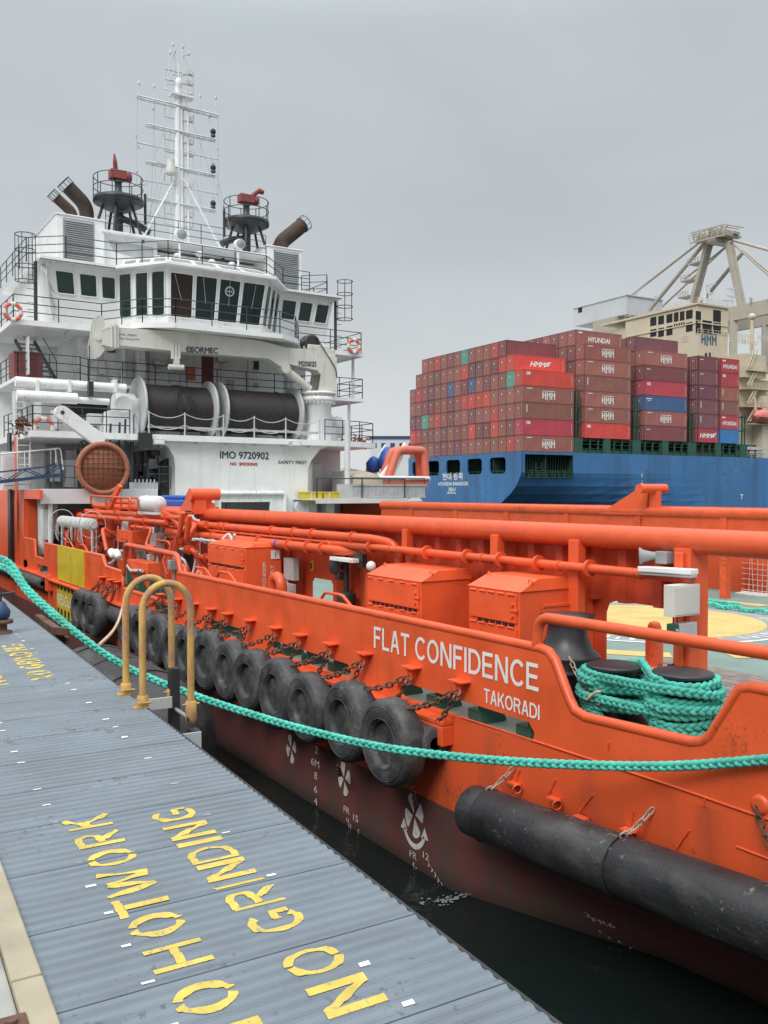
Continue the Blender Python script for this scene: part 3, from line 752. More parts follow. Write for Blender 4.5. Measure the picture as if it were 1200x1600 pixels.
for (u, v) in ((936, 1456), (950, 1466), (966, 1472), (984, 1482), (1000, 1490)): b.text('(', tuck(u, v), r_, up_, .05, .05)
p0, p1 = tuck(1044, 1511), tuck(1106, 1530)
b.add([p0, p1, p1 + up_ * .04, p0 + up_ * .04], [(0, 1, 2, 3)])
b.build('stern_marks', 'decal', hull)
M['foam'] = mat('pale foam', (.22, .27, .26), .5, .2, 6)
M['capstan'] = mat('black blue capstan paint', (.026, .029, .034), .38, .25, 3, .5, (.11, .11, .11), (5, 5, 2), .1, 20)
# ------------------------------------------------------------------ cargo rails and the pipes along the working deck
XR = 9.4
zr = 4.87
b = MB(); b.tube([(XR, 2.2, zr), (XR, 24.4, zr)], .165, 18); rail = b.build('cargo_rail', 'orange_pipe', tug)
def wallpoly(u0, u1, z0, z1, X): return [(yX(u1, X), z0), (yX(u0, X), z0), (yX(u0, X), z1), (yX(u1, X), z1)]
XW = 9.62
b = MB()
ya, yb = yX(1104, XW), yX(545, XW)
yo0, yo1 = yX(1062, XW), yX(947, XW)
r = .18
b.px([(yb, DZ), (yb, zr), (ya, zr), (ya, DZ), (yo0, DZ), (yo0, 3.95 - r), (yo0 + r * .3, 3.95 - .05), (yo0 + r, 3.95), (yo1 - r, 3.95), (yo1 - r * .3, 3.90), (yo1, 3.95 - r), (yo1, DZ)], XW, XW + .03)
y0, y1 = yX(545, XW), yX(470, XW)
p0, p1 = yX(521, XW), yX(487, XW)
b.px([(y1, DZ), (y1, zr), (y0, zr), (y0, 4.0), (y0 + .02, DZ), (p0, DZ), (p0, 3.45), (p0 + .1, 3.55), (p1 - .1, 3.55), (p1, 3.45), (p1, DZ)], XW, XW + .03)
b.px([(yX(470, XW), 3.2), (25, 3.2), (25, zr), (yX(470, XW), zr)], XW + .04, XW + .07)
b.build('rail_plating', 'orange_dark', rail)
b = MB()
y = yX(1100, XW) + .5
while y < 24:
    zb = 3.95 if yo0 - .1 < y < yo1 + .1 else DZ
    if not (p0 - .1 < y < p1 + .1):
        b.add([(XW, y, zr - .1), (XW - .13, y + .06, zr - .1), (XW - .13, y + .2, zr - .1), (XW, y + .26, zr - .1), (XW, y, zb), (XW - .13, y + .06, zb), (XW - .13, y + .2, zb), (XW, y + .26, zb)], [(0, 1, 5, 4), (1, 2, 6, 5), (2, 3, 7, 6), (3, 0, 4, 7), (4, 5, 6, 7)])
    y += .62
b.build('stiffener', 'orange_dark', rail)
for u, w in ((643, .16), (784, .18), (909, .20)):
    yy = yX(u, XR - .02); b = MB(); b.bx(XR - .19, XR - .03, yy - w / 2, yy + w / 2, 4.35 if u < 900 else DZ, zr - .06)
    if u >= 900: b.bx(XR - .04, XW, yy - .02, yy + .02, DZ, zr - .1)
    else: b.bx(XR - .10, XR - .02, yy - w / 2, yy + w / 2, DZ, 4.36)
    b.build('rail_post', 'orange', rail, bevel=.012)
b = MB(); yy = yX(1082, XR); b.bx(XR - .16, XR + .20, yy - .10, yy + .16, DZ, zr - .08); b.bx(XR - .22, XR - .17, yy - .03, yy + .10, 3.3, zr - .13); b.build('rail_post', 'orange', rail, bevel=.015)
# lower service pipes
XP = 9.14
def flange(b, y, z, r, X=XP): b.cyl((X, y - .02, z), (X, y + .02, z), r, n=14)
b = MB(); z = 4.43
b.tube([(XP, yX(1083, XP), z), (XP, yX(518, XP) + .2, z)], .066, 12)
for u in (580, 731, 783, 842, 922, 668): flange(b, yX(u, XP), z, .125)
for u in (610, 755, 875, 1003): flange(b, yX(u, XP), z, .08)
b.bx(XP - .02, XR, yX(783, XP) - .03, yX(783, XP) + .03, z - .05, z + .03); b.bx(XP - .02, XR, yX(922, XP) - .03, yX(922, XP) + .03, z - .05, z + .03)
b.build('service_pipe', 'orange_pipe', tug)
b = MB(); z = 4.59; X = XP
ye = yX(582, X)
b.tube(fillet([(X, 26, z), (X, ye, z), (X + .22, ye - .55, z - .08), (X + .26, ye - .6, z - .9), (X + .3, ye - .6, 2.6)], .4, 8), .085, 12)
for u in (345, 353, 426, 460, 489, 552): b.cyl((X, yX(u, X) - .02, z), (X, yX(u, X) + .02, z), .12, n=14)
b.build('service_pipe', 'orange_pipe', tug)
b = MB(); z = 4.31; X = XP - .12
ye = yX(524, X)
b.tube(fillet([(X, 26, z), (X, ye, z), (X + .42, ye - .62, z - .05), (X + .44, ye - .64, 2.5)], .45, 8), .095, 12)
for u in (333, 366, 405, 452, 482, 505): b.cyl((X, yX(u, X) - .02, z), (X, yX(u, X) + .02, z), .14, n=14)
pp = b.build('service_pipe', 'orange_pipe', tug)
b = MB()
for u in (302, 367, 434, 503): b.cyl((X, yX(u, X) - .05, z), (X, yX(u, X) + .05, z), .099, n=14)
b.build('colour_band', 'tarp', pp)
b = MB(); b.tube(fillet([(XP - .05, 26, 4.46), (XP - .05, yX(517, XP), 4.45), (XP - .05, yX(522, XP), 4.3)], .1), .028, 6); b.build('service_pipe', 'orange_pipe', tug)
# hook shaped end of the port rail and its twin to starboard
def railhorn(x, y, k=1.0):
    b = MB(); b.cyl((x - .55, y, zr + .55 * k), (x + .30, y, zr + .55 * k), .17 * k, n=18); b.prism([(0, .05), (.95 * k, .05), (.28 * k, .62 * k), (0, .66 * k)], lambda a, c, t: (x + t, y + a, zr + c), -.5, -.44)
    b.bx(x - .44, x - .1, y - .09, y + .09, zr, zr + .5 * k); b.bx(x - .5, x + .2, y - .02, y + .5, zr + .05, zr + .10)
    return b
b = railhorn(XR, yX(326, XR)); b.prism([(0, 0), (1.1, 0), (.4, .68), (0, .72)], lambda a, c, t: (XR + t, yX(326, XR) + a, zr + c), -.42, .1); b.build('rail_horn', 'orange', rail, bevel=.01)
XRs = 22.4
b = MB(); b.tube([(XRs, 4, zr), (XRs, 35, zr)], .165, 14); b.bx(XRs - .05, XRs + .05, 10, 35, 4.25, zr); b.bx(XRs + .3, XRs + .42, 14, 35.5, zr + .05, zr + .17)
y = 10
while y < 34: b.bx(XRs - .1, XRs + .12, y, y + .22, DZ, zr); y += 3.2
rs = b.build('cargo_rail', 'orange_pipe', tug)
yh = yX(1012, XRs)
b = MB(); b.cyl((XRs - .75, yh - .3, zr + .72), (XRs + .45, yh - .3, zr + .72), .15, n=14); b.prism([(0, -.1), (1.9, -.1), (.1, .8), (-.2, .8)], lambda a, c, t: (XRs + t, yh + a, zr + c), -.15, .05); b.bx(XRs - .1, XRs + .1, yh - .45, yh - .15, zr, zr + .65)
b.build('rail_horn', 'orange', rs)
# starboard bulwark, netted openings in it
b = MB(); b.bx(24.28, 24.38, 2, 36, DZ, 3.6); b.tube([(24.33, 2, 3.6), (24.33, 36, 3.6)], .07, 8)
for y in range(3, 36, 2): b.bx(24.0, 24.28, y, y + .06, DZ, 3.4)
b.build('starboard_bulwark', 'orange', tug)
t = thing('safety_net', 'white safety netting spread before the far orange bulwark', 'net', (23.7, 12, DZ))
b = MB(); X = 23.85
yy0, yy1 = 10.2, 17.0
for i in range(int((yy1 - yy0) / .16)):
    y = yy0 + i * .16 + rnd.uniform(-.02, .02); b.bar((X, y, DZ + .03), (X + rnd.uniform(-.04, .04), y + rnd.uniform(-.05, .05), 3.5), .014, .014)
for i in range(8):
    z = DZ + .12 + i * .16; b.bar((X, yy0, z + .02), (X, (yy0 + yy1) / 2, z - .03), .014, .014); b.bar((X, (yy0 + yy1) / 2, z - .03), (X, yy1, z + .02), .014, .014)
b.build('mesh', 'net_white', t)
b = MB(); b.tube([(X, yy0, 3.52), (X, yy1, 3.52)], .025, 6); b.tube([(X, yy0, DZ + .06), (X, yy1, DZ + .06)], .03, 6); b.bx(X - .3, X, yy0, yy1, DZ, DZ + .05); b.build('edge_rope', 'net_white', t)
b = MB(); a = P(1104, 944, Z=DZ + .08); c = P(1215, 958, Z=DZ + .08)
b.braid([a + (c - a) * (i / 20) + V((.05 * math.sin(i), 0, .02 * math.sin(i * .9))) for i in range(21)], .06); b.braid([a + V((.2, .3, .06)) + (c - a) * (i / 20) * .55 + V((0, .1 * math.sin(i * .8), 0)) for i in range(21)], .06)
tag(b.build('loose_rope', 'teal'), 'loose teal rope lying on the green deck by the white net', 'rope')

# ------------------------------------------------------------------ deck cabinets
def cabinet(y0, y1, x0, x1, z1, name='equipment_cabinet', right_door=False, hip=.17):
    b = MB(); b.bx(x0, x1, y0, y1, DZ, z1)
    b.add([(x0 - .02, y0 - .02, z1), (x1 + .02, y0 - .02, z1), (x1 + .02, y1 + .02, z1), (x0 - .02, y1 + .02, z1), (x0 + .35, y0 + .02, z1 + hip), (x1, y0 + .02, z1 + hip), (x1, y1 - .02, z1 + hip), (x0 + .35, y1 - .02, z1 + hip)],
          [(0, 1, 2, 3), (0, 4, 5, 1), (1, 5, 6, 2), (2, 6, 7, 3), (3, 7, 4, 0), (4, 7, 6, 5)])
    b.torus((x0 + .22, y0 + .03, z1 + hip * .75), (1, 0, 0), .04, .012, 10, 5); b.torus((x0 + .3, y1 - .1, z1 + hip * .9), (1, 0, 0), .04, .012, 10, 5)
    c = b.build(name, 'orange', tug, bevel=.012)
    zm = z1 - .48
    b = MB()
    for q0, q1 in ((zm + .035, z1 - .05), (DZ + .35, zm - .035)):
        b.bx(x0 - .03, x0 - .001, y0 + .05, y1 - .05, q0, q1)
        for k in range(5):
            yy = y0 + .15 + k * (y1 - y0 - .3) / 4; b.cyl((x0 - .035, yy - .07, q1 + .004), (x0 - .035, yy + .07, q1 + .004), .018, n=6)
        for k in (0, 1): b.cyl((x0 - .06, y0 + .12, q0 + .1 + k * .16), (x0 - .02, y0 + .12, q0 + .1 + k * .16), .03, n=8); 
        b.bx(x0 - .05, x0 - .02, y0 + .02, y0 + .16, q0 + .16, q0 + .2)
    b.build('door', 'orange', c, bevel=.008)
    b = MB()
    k = int((y1 - y0 - .2) / .14)
    for i in range(k): b.bx(x0 - .012, x0 - .002, y0 + .12 + i * .14, y0 + .22 + i * .14, zm - .024, zm + .024)
    b.build('vent', 'black', c)
    if right_door:
        b = MB(); b.bx(x0 + .42, x1 - .08, y0 - .035, y0 - .002, DZ + .6, z1 - .22); b.bx(x0 + .40, x1 - .05, y0 - .05, y0 - .03, z1 - .24, z1 - .19); b.cyl((x0 + .5, y0 - .06, z1 - .5), (x0 + .5, y0 - .03, z1 - .5), .03, n=8)
        b.build('side_door', 'orange', c, bevel=.008)
    return c
cabinet(11.8, 13.45, 8.3, 9.3, 4.04)
cabinet(9.42, 10.56, 8.3, 9.33, 4.10, right_door=True)
c = cabinet(18.7, 20.94, 8.3, 9.2, 4.22, hip=.10)
b = MB(); b.text('CARGO ROOM', (8.80, 18.692, 3.15), (0, 0, 1), (-1, 0, 0), .09, .72); b.text('SUPPLY', (9.00, 18.692, 3.35), (0, 0, 1), (-1, 0, 0), .09, .46); b.build('lettering', 'decal', c)
b = MB(); b.bx(8.93, 9.15, 18.68, 18.692, 3.95, 4.15); b.text('1', (9.04, 18.676, 3.99), (1, 0, 0), (0, 0, 1), .13, al='c', mi=1); b.build('number_plate', ['decal', 'decal_dark'], c)
b = MB(); pz = P(488, 885, X=XW); b.bx(XW - .012, XW - .002, pz.y - .06, pz.y + .06, pz.z - .1, pz.z + .12); b.cyl((XW - .016, pz.y, pz.z - .05), (XW - .016, pz.y + .02, pz.z + .08), .02, n=6, mi=1); b.build('warning_sign', ['yellow', 'dark'], rail)
# lights, horn and junction boxes by the after post
yp = yX(1082, XR)
b = MB(); a = V((9.08, yX(1086, 9.08), 4.52)); c_ = V((9.08, yX(1003, 9.08), 4.50)); b.bar(a, c_, .16, .07); b.bar(a + V((0, 0, -.05)), c_ + V((0, 0, -.05)), .11, .05, mi=1); b.bar((9.08, yp, 4.42), (9.3, yp, 4.42), .05, .05)
b.build('tube_light', ['white', 'lightgrey'], tug, bevel=.012)
a = P(1030, 868, X=9.25); b = MB(); b.lathe([(.05, 0), (.055, .1), (.08, .2), (.12, .26)], a + V((0, -.02, 0)), (-.6, .75, -.05), 16); b.bx(a.x - .08, a.x + .08, a.y - .18, a.y, a.z - .10, a.z + .06); b.build('loudspeaker_horn', 'grey', tug, bevel=.01)
yj = yp - .105
b = MB(); zj0, zj1 = P(1057, 960, Y=yj).z, P(1057, 912, Y=yj).z; x0, x1 = P(1037, 930, Y=yj).x, P(1077, 930, Y=yj).x; b.bx(x0, x1, yj - .16, yj, zj0, zj1); b.bx(x0 + .02, x1 - .02, yj - .168, yj - .16, zj0 + .02, zj1 - .02)
jb = b.build('junction_box', 'cream', tug, bevel=.01)
b = MB(); b.cyl((x0 + .08, yj - .08, zj0), (x0 + .08, yj - .08, zj0 - .2), .008, n=6); b.cyl((x0 + .16, yj - .08, zj0), (x0 + .14, yj - .08, zj0 - .2), .008, n=6); b.cyl((x0 + .05, yj - .05, 3.4), (x0 + .06, yj - .05, 2.5), .022, n=6); b.cyl((x0 + .12, yj - .05, 3.4), (x0 + .12, yj - .05, 2.5), .022, n=6); b.build('cable', 'dark', jb)
z0, z1 = P(1057, 997, Y=yj).z, P(1057, 972, Y=yj).z
b = MB(); b.bx(x0 + .03, x0 + .12, yj - .14, yj - .02, z0, z1, mi=1); b.bx(x0 + .122, x1 - .02, yj - .14, yj - .02, z0 - .01, z1); b.cyl((x0 + .07, yj - .16, z1 - .07), (x0 + .07, yj - .13, z1 - .07), .018, n=8); b.build('switch_box', ['lightgrey', 'greenpaint'], tug, bevel=.008)
# towing pin, capstan, bollards
a = P(1026, 1045, Z=DZ + .02)
a = V((9.5, 8.0, DZ)); a = P(1022, 1062, Z=DZ + .3); a.z = DZ
b = MB(); b.lathe([(.28, 0), (.28, .08), (.2, .14), (.2, .38), (.13, .42), (.13, .95), (.10, .97), (.10, 1.1), (.07, 1.16), (0, 1.18)], a, n=18); b.bx(a.x - .85, a.x - .15, a.y - .18, a.y + .18, DZ, DZ + .32); b.cyl(a + V((-.5, -.1, .42)), a + V((.1, -.1, .42)), .11, n=12)
b.build('towing_pin', 'orange', tug, bevel=.015)
b = MB(); b.tube(fillet([a + V((-.25, -.32, .6)), a + V((-.4, -.4, .5)), a + V((-.42, -.4, .15))], .1), .03, 8); b.build('hydraulic_hose', 'dark', tug)
pc = V((8.42, 8.62, DZ))
b = MB(); b.lathe([(.42, 0), (.42, .12), (.30, .16), (.29, .70), (.33, .72), (.33, .76), (.22, .78), (.44, .93), (.42, .96), (.34, 1.03), (.27, 1.2), (.255, 1.36), (.26, 1.40), (.36, 1.44), (.365, 1.475), (.15, 1.50), (0, 1.50)], pc, n=36)
b.build('capstan', 'capstan', tug)
bol = MB(); B1 = P(960, 1045, X=8.32) + V((0, 0, .06)); B2 = P(1067, 1054, X=8.32) + V((0, 0, .04))
for q in (B1, B2): bol.lathe([(.27, DZ), (.27, q.z - .06), (.34, q.z - .05), (.34, q.z - .01), (.31, q.z), (0, q.z + .005)], (q.x, q.y, 0), n=32)
bol.bx(B1.x - .42, B1.x + .42, B2.y - .5, B1.y + .5, DZ, DZ + .36)
bol.build('bollard', 'dark', tug, bevel=.01)
b = MB(); b.chain(pc + V((-.30, -.35, 1.0)) , V((7.9, 7.55, 2.98)), .1, .09, .010, .025); tag(b.build('slack_chain', 'rustpale'), 'slack thin chain hanging beside the black capstan', 'chain')
# teal rope turned round the two bollards: figure of eight turns, crossing between them
path = []
z_ = DZ + .40; nt_ = 7
gap = (B1 - B2).length
for k in range(nt_):
    Rb = .34 + rnd.uniform(0, .09)
    top = z_ + .082
    seq = []
    cross = k in (0, 1, 3, 4, 6)
    for i in range(17):       # round the forward bollard
        a = math.radians((-20 + 220 * i / 16) if cross else (180 * i / 16)); seq.append(V((B1.x - Rb * math.cos(a) * 1, B1.y + Rb * math.sin(a) * 1, 0)))
    for i in range(17):       # round the after bollard
        a = math.radians((-20 + 220 * i / 16) if cross else (180 * i / 16))
        sgn = -1 if cross else 1
        seq.append(V((B2.x - Rb * math.cos(a) * (1 if cross else -1), B2.y - Rb * math.sin(a), 0)))
    n_ = len(seq)
    for i, q in enumerate(seq):
        t = i / n_
        path.append(V((q.x, q.y, z_ + (top - z_) * t + .022 * math.sin(6.3 * t + 1.7 * k) + .014 * math.sin(17 * t + k) + (.03 if 15 < i < 19 else 0))))
    z_ = top
path = [p for p in path]
sm = []
for i in range(len(path) - 1):
    for j in range(2): sm.append(path[i].lerp(path[i + 1], j / 2))
b = MB(); b.braid(sm, .056, .27, n=7)
tail = [sm[0], sm[0] + V((.05, .15, -.12)), B1 + V((.15, .45, -.75))]
a = V((B1.x - .40, B1.y - .1, B1.z - .42))
tag(b.build('rope_on_bollards', 'teal_worn'), 'thick teal rope wound in figure eights round the two black deck bollards', 'rope')
b = MB(); b.tube([P(917, 1093, X=7.84), P(930, 1082, X=7.82), P(939, 1080, X=7.86)], .018, 6); tag(b.build('rag_strip', 'rope_pale'), 'pale strip tied into the teal rope on the bollards', 'strip')

# ------------------------------------------------------------------ mooring line
pts = [(1330, 1178, 7.35), (1200, 1187, 8.15), (1050, 1197, 8.9), (900, 1195, 9.5), (750, 1186, 10.0), (600, 1168, 10.5), (480, 1141, 11.1), (400, 1118, 11.5), (300, 1085, 11.9), (200, 1043, 12.2), (120, 991, 12.5), (50, 932, 12.8), (0, 884, 13.1)]
ctrl = [P(u, v, D=d) for u, v, d in pts] + [V((1.7, 15.2, 4.22)), V((1.4, 15.75, 4.15))]
def catmull(c, k=10):
    r = []
    for i in range(len(c) - 1):
        p0, p1, p2, p3 = c[max(0, i - 1)], c[i], c[i + 1], c[min(len(c) - 1, i + 2)]
        for j in range(k):
            t = j / k; r.append(.5 * ((2 * p1) + (p2 - p0) * t + (2 * p0 - 5 * p1 + 4 * p2 - p3) * t * t + (3 * p1 - p0 - 3 * p2 + p3) * t ** 3))
    return r + [c[-1]]
b = MB(); line = catmull(ctrl); b.braid(line, .051, .27, k=9)
ctrl2 = [P(u, v, D=d) for u, v, d in ((150, 1012, 12.42), (100, 972, 12.6), (45, 922, 12.85), (0, 872, 13.15))] + [V((1.6, 15.1, 4.33)), V((1.2, 15.8, 4.2))]
b.braid(catmull(ctrl2), .048, .27, ph0=1, k=9)
tag(b.build('mooring_line', 'teal'), 'teal plaited mooring line slung from the stern along the quay, doubled at the far end', 'rope')
b = MB(); c = catmull([P(155, 1008, D=15.2), P(175, 988, D=17), P(186, 968, D=18.5), P(193, 945, X=7.3), P(205, 928, X=7.5), P(212, 905, X=7.9)]); b.braid(c, .032, .25); tag(b.build('pale_line', 'rope_pale'), 'pale thin mooring line running from the bulwark gap down to the fender', 'rope')

# ------------------------------------------------------------------ rubber fenders
def tyre(R=.60, Rh=.29, w=.38):
    b = MB(); h = w / 2
    b.lathe([(Rh, h * .55), (Rh + .015, h * .88), (Rh + .06, h), (Rh + .12, h * 1.0), (R * .80, h * .98), (R * .90, h * .90), (R * .97, h * .72), (R, h * .45), (R * 1.005, 0), (R, -h * .45), (R * .97, -h * .72), (R * .90, -h * .9), (R * .80, -h * .98), (Rh + .06, -h), (Rh + .015, -h * .88), (Rh, -h * .55)], (0, 0, 0), (1, 0, 0), 48)
    b.lathe([(Rh + .005, h * .52), (R * .72, h * .66), (R * .9, h * .3), (R * .9, -h * .3), (R * .72, -h * .66), (Rh + .005, -h * .52)], (0, 0, 0), (1, 0, 0), 32, mi=1)  # cleaner black rubber; the shade inside the hole is coloured in too
    for rr in (Rh + .05, R * .84): b.torus((-h * (.985 if rr < .5 else .95), 0, 0), (1, 0, 0), rr, .008, 40, 5)
    return b
tb = tyre()
first = None
specs = [(594, 0), (530, 0), (467, 0), (422, 0), (381, .0), (348, 0), (313, 0), (283, 0), (261, 0), (237, 0), (215, 0), (193, 0), (140, 1), (131, 1), (118, 1)]
where = ['aftmost, largest looking, below the ship name', 'second from the stern end of the row', 'third from the stern end of the row', 'fourth from the stern end of the row', 'fifth from the stern end of the row', 'sixth from the stern end of the row', 'seventh from the stern end of the row',
         'just right of the nearer yellow hoop top', 'seen through the nearer yellow hoop', 'seen between the two yellow hoops', 'behind the legs of the farther yellow hoop', 'just left of the yellow hoops, end of the long row', 'nearest of the far trio by the yellow panel', 'middle of the far trio by the yellow panel', 'farthest of the trio, touching the yellow panel']
for i, (u, k) in enumerate(specs):
    X = 6.88
    p = P(u, 1000, X=X - .21)
    if i == 0:
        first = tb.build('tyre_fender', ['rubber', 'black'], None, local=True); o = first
    else:
        o = first.copy(); COL.objects.link(o)
    z = {0: 1.98, 1: 2.03, 2: 1.97, 3: 2.0}.get(i, 2.0 + rnd.uniform(-.06, .06))
    o.location = (X, p.y, z)
    o.rotation_euler = (rnd.uniform(0, 6), 0, 0)
    yaw = rnd.uniform(-.05, .12); o.rotation_euler = (rnd.uniform(0, 6), rnd.uniform(-.03, .03), yaw)
    q_ = rnd.uniform(.93, 1.04); o.scale = (rnd.uniform(.9, 1.12), q_ * rnd.uniform(.97, 1.03), q_) if i else (1.05, 1.03, 1.03)
    tag(o, f'black tyre fender on chains, {where[i]}', 'tyre', 'tyre fenders along the orange hull')
    # bracket on the bulwark and the chains to the tyre
    yb_ = p.y + (-.95 if i < 12 else -.5); zb_ = 2.95
    b = MB(); b.bx(XS - .16, XS, yb_ - .02, yb_ + .02, zb_ - .16, zb_); b.bx(XS - .18, XS, yb_ - .16, yb_ + .14, zb_, zb_ + .02); b.cyl((XS - .10, yb_ - .05, zb_ - .08), (XS - .10, yb_ + .05, zb_ - .08), .02, n=8)
    b.build('fender_bracket', 'orange', tug)
    b = MB(); b.chain((XS - .12, yb_, zb_ - .1), (X + .05, p.y - .32, z + .54), .06, .12, .015, .036); b.chain((XS - .13, yb_ + .03, zb_ - .2), (XS - .18, yb_ + .35, zb_ - .62), .03, .11, .014, .034)
    ch = b.build('chain', 'rust', None)
    b = MB(); b.torus((XS - .11, yb_, zb_ - .13), (1, .3, 0), .05, .017, 12, 6); b.torus((XS - .11, yb_ + .02, zb_ - .21), (0, 1, .3), .045, .016, 12, 6)
    sh = b.build('shackle', 'rustpale', None)
    for q in (ch, sh):
        q.parent = o; bpy.context.view_layer.update() if False else None
        q.matrix_parent_inverse = (Matrix.LocRotScale(o.location, o.rotation_euler, o.scale)).inverted()
b = MB(); bot = P(648, 1232, X=6.9)
for (u0, v0, u1, v1) in ((645, 1230, 650, 1262), (528, 1195, 531, 1212)): b.chain(P(u0, v0, X=7.0), P(u1, v1, X=7.25), .02, .1, .013, .03)
tag(b.build('hanging_chain', 'rust'), 'short rusty chain ends hanging below the after tyre fenders', 'chain')
def dfender(y0, y1, x, z, r, name, label):
    b = MB(); b.lathe([(.09, 0), (r * .93, .0), (r, .03), (r, y1 - y0), (.02, y1 - y0)], (x, y0, z), (0, 1, 0), 28)
    b.lathe([(.09, .0), (.085, .4), (0, .41)], (x, y0, z), (0, 1, 0), 12)
    o = b.build(name, 'rubber', None); return tag(o, label, 'fender')
dfender(9.85, 28.2, 7.17, 2.05, .22, 'tube_fender', 'long grey rubber tube fender under the orange ledge behind the tyres')
dfender(34.3, 52, 7.2, 2.12, .21, 'tube_fender', 'far rubber tube fender along the hull ahead of the yellow panel')
# big cylindrical stern fender with chains
cf = thing('cylinder_fender', 'big black rubber cylinder fender slung along the port quarter above the water', 'fender', (7.0, 5.5, 1.5))
a, c = V((7.12, 9.0, 1.42)), V((7.12, 2.0, 1.86))
ax = (c - a); L_ = ax.length
prof = [(.0, 0.0), (.22, .0), (.285, .02), (.315, .06), (.32, .32), (.312, .34), (.322, .36)]
for s in (2.55, 5.1): prof += [(.322, s - .05), (.308, s - .02), (.308, s + .02), (.322, s + .05)]
prof += [(.322, L_), (0, L_)]
b = MB(); b.lathe(prof, a, ax, 40); b.build('rubber_body', 'rubber_dark', cf)
for s in (.35, 2.55, 5.1):
    q = a + ax.normalized() * s; b = MB(); b.torus(q, ax, .322, .012, 36, 6); b.build('lashing_wire', 'dark', cf)
    b = MB(); b.chain(q + V((-.02, 0, .32)), V((XS - .03, q.y - .18, q.z + .62)), .03, .10, .011, .028); b.build('chain', 'rustpale', cf)
b = MB()
for u, v in ((868, 1246), (910, 1275), (985, 1295), (1057, 1338), (806, 1222)):
    q = P(u, v, X=XS - .02); b.bx(XS - .10, XS, q.y - .08, q.y + .08, q.z - .02, q.z); b.torus((XS - .07, q.y - .08, q.z - .06), (.3, 1, .2), .06, .011, 14, 5, )
b.build('padeye', 'orange', hull)
q = P(1185, 1258, X=XS - .03)
b = MB(); b.lathe([(.10, 0), (.085, .05), (.05, .05)], (XS + .02, q.y, q.z), (-1, 0, 0), 16); b.build('chain_eye', 'orange', hull)
b = MB(); b.chain((XS - .08, q.y, q.z), (XS - .10, q.y - .16, q.z - .30), .01, .10, .013, .03); tag(b.build('quarter_chain', 'rust'), 'rusty chain hanging from the eye on the orange quarter above the cylinder fender', 'chain')

# foam where a cooling outlet breaks the surface
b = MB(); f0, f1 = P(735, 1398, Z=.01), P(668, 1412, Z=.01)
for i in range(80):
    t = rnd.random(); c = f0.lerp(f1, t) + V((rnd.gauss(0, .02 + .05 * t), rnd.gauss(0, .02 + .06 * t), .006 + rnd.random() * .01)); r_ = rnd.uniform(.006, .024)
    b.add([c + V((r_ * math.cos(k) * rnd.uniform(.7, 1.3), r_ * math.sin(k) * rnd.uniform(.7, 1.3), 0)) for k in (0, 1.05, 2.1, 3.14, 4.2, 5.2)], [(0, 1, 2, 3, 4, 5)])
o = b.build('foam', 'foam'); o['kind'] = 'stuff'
M['net_grey'] = mat('grey white netting', (.50, .50, .48), .85, .2, 6)
# ------------------------------------------------------------------ superstructure of the vessel
YW = 38.0                 # after face of the winch house
Z1, Z2, Z3, Z4 = 7.95, 10.4, 12.8, 15.6      # winch deck, boat deck, bridge deck, wheelhouse roof
# raised side forward of the working deck
b = MB()
b.bx(XS, XS + .12, 38.7, 46, DZ, 5.57); b.bx(XS, XS + .12, 35.7, 38.7, 5.2, 5.57)
b.bx(XS - .06, XS, 39.8, 40.2, DZ, 7.8); b.bx(XS + .12, XS + .5, 38.6, 38.75, DZ, 5.2)
for Y0, Y1 in ((46, 52), (52, 58), (58, 63), (63, 67)):
    h0, h1 = hb(Y0, 5.5), hb(Y1, 5.5)
    for s in (-1, 1): b.add([(CXv + s * hb(Y0, DZ), Y0, DZ), (CXv + s * hb(Y1, DZ), Y1, DZ), (CXv + s * h1, Y1, 6.6), (CXv + s * h0, Y0, 5.6 if Y0 < 50 else 6.6)], [(0, 1, 2, 3)[::s]])
b.build('forecastle_side', 'orange', tug, bevel=.01); b = MB(); b.bx(24.28, 24.38, 36, 46, DZ, 5.57)
b.build('forecastle_side', 'orange', tug, bevel=.01)
b = MB(); b.bx(XS - .16, XS - .065, 40.7, 41.3, 2.2, 8.0); b.build('side_fender_post', 'dark', tug)
b = MB()
b.bx(XS + .12, 12.1, 36, 36.12, 5.02, 5.6); b.bx(XS + .12, 12.1, 36.12, 46, 5.5, 5.58)          # port fore deck edge
b.bx(19.3, 24.28, 35.6, 35.74, 4.95, 5.18); b.bx(19.3, 24.28, 35.74, 46, 5.1, 5.16)          # starboard platform
for x in (XS + .3, 8.3): b.bx(x, x + .14, 37.4, 37.54, DZ, 5.5)
b.bx(XS + .12, 9.0, 42.2, 42.3, DZ, 7.7)
b.bx(8.7, 13.6, 43.0, 43.1, DZ, 7.8)
b.bx(20.4, 24.2, 42.0, 42.1, DZ, 7.8)
b.bx(11.9, 12.0, 36.2, 43, DZ, 5.5)
b.build('lower_house_wall', 'white_dull', tug, bevel=.01)
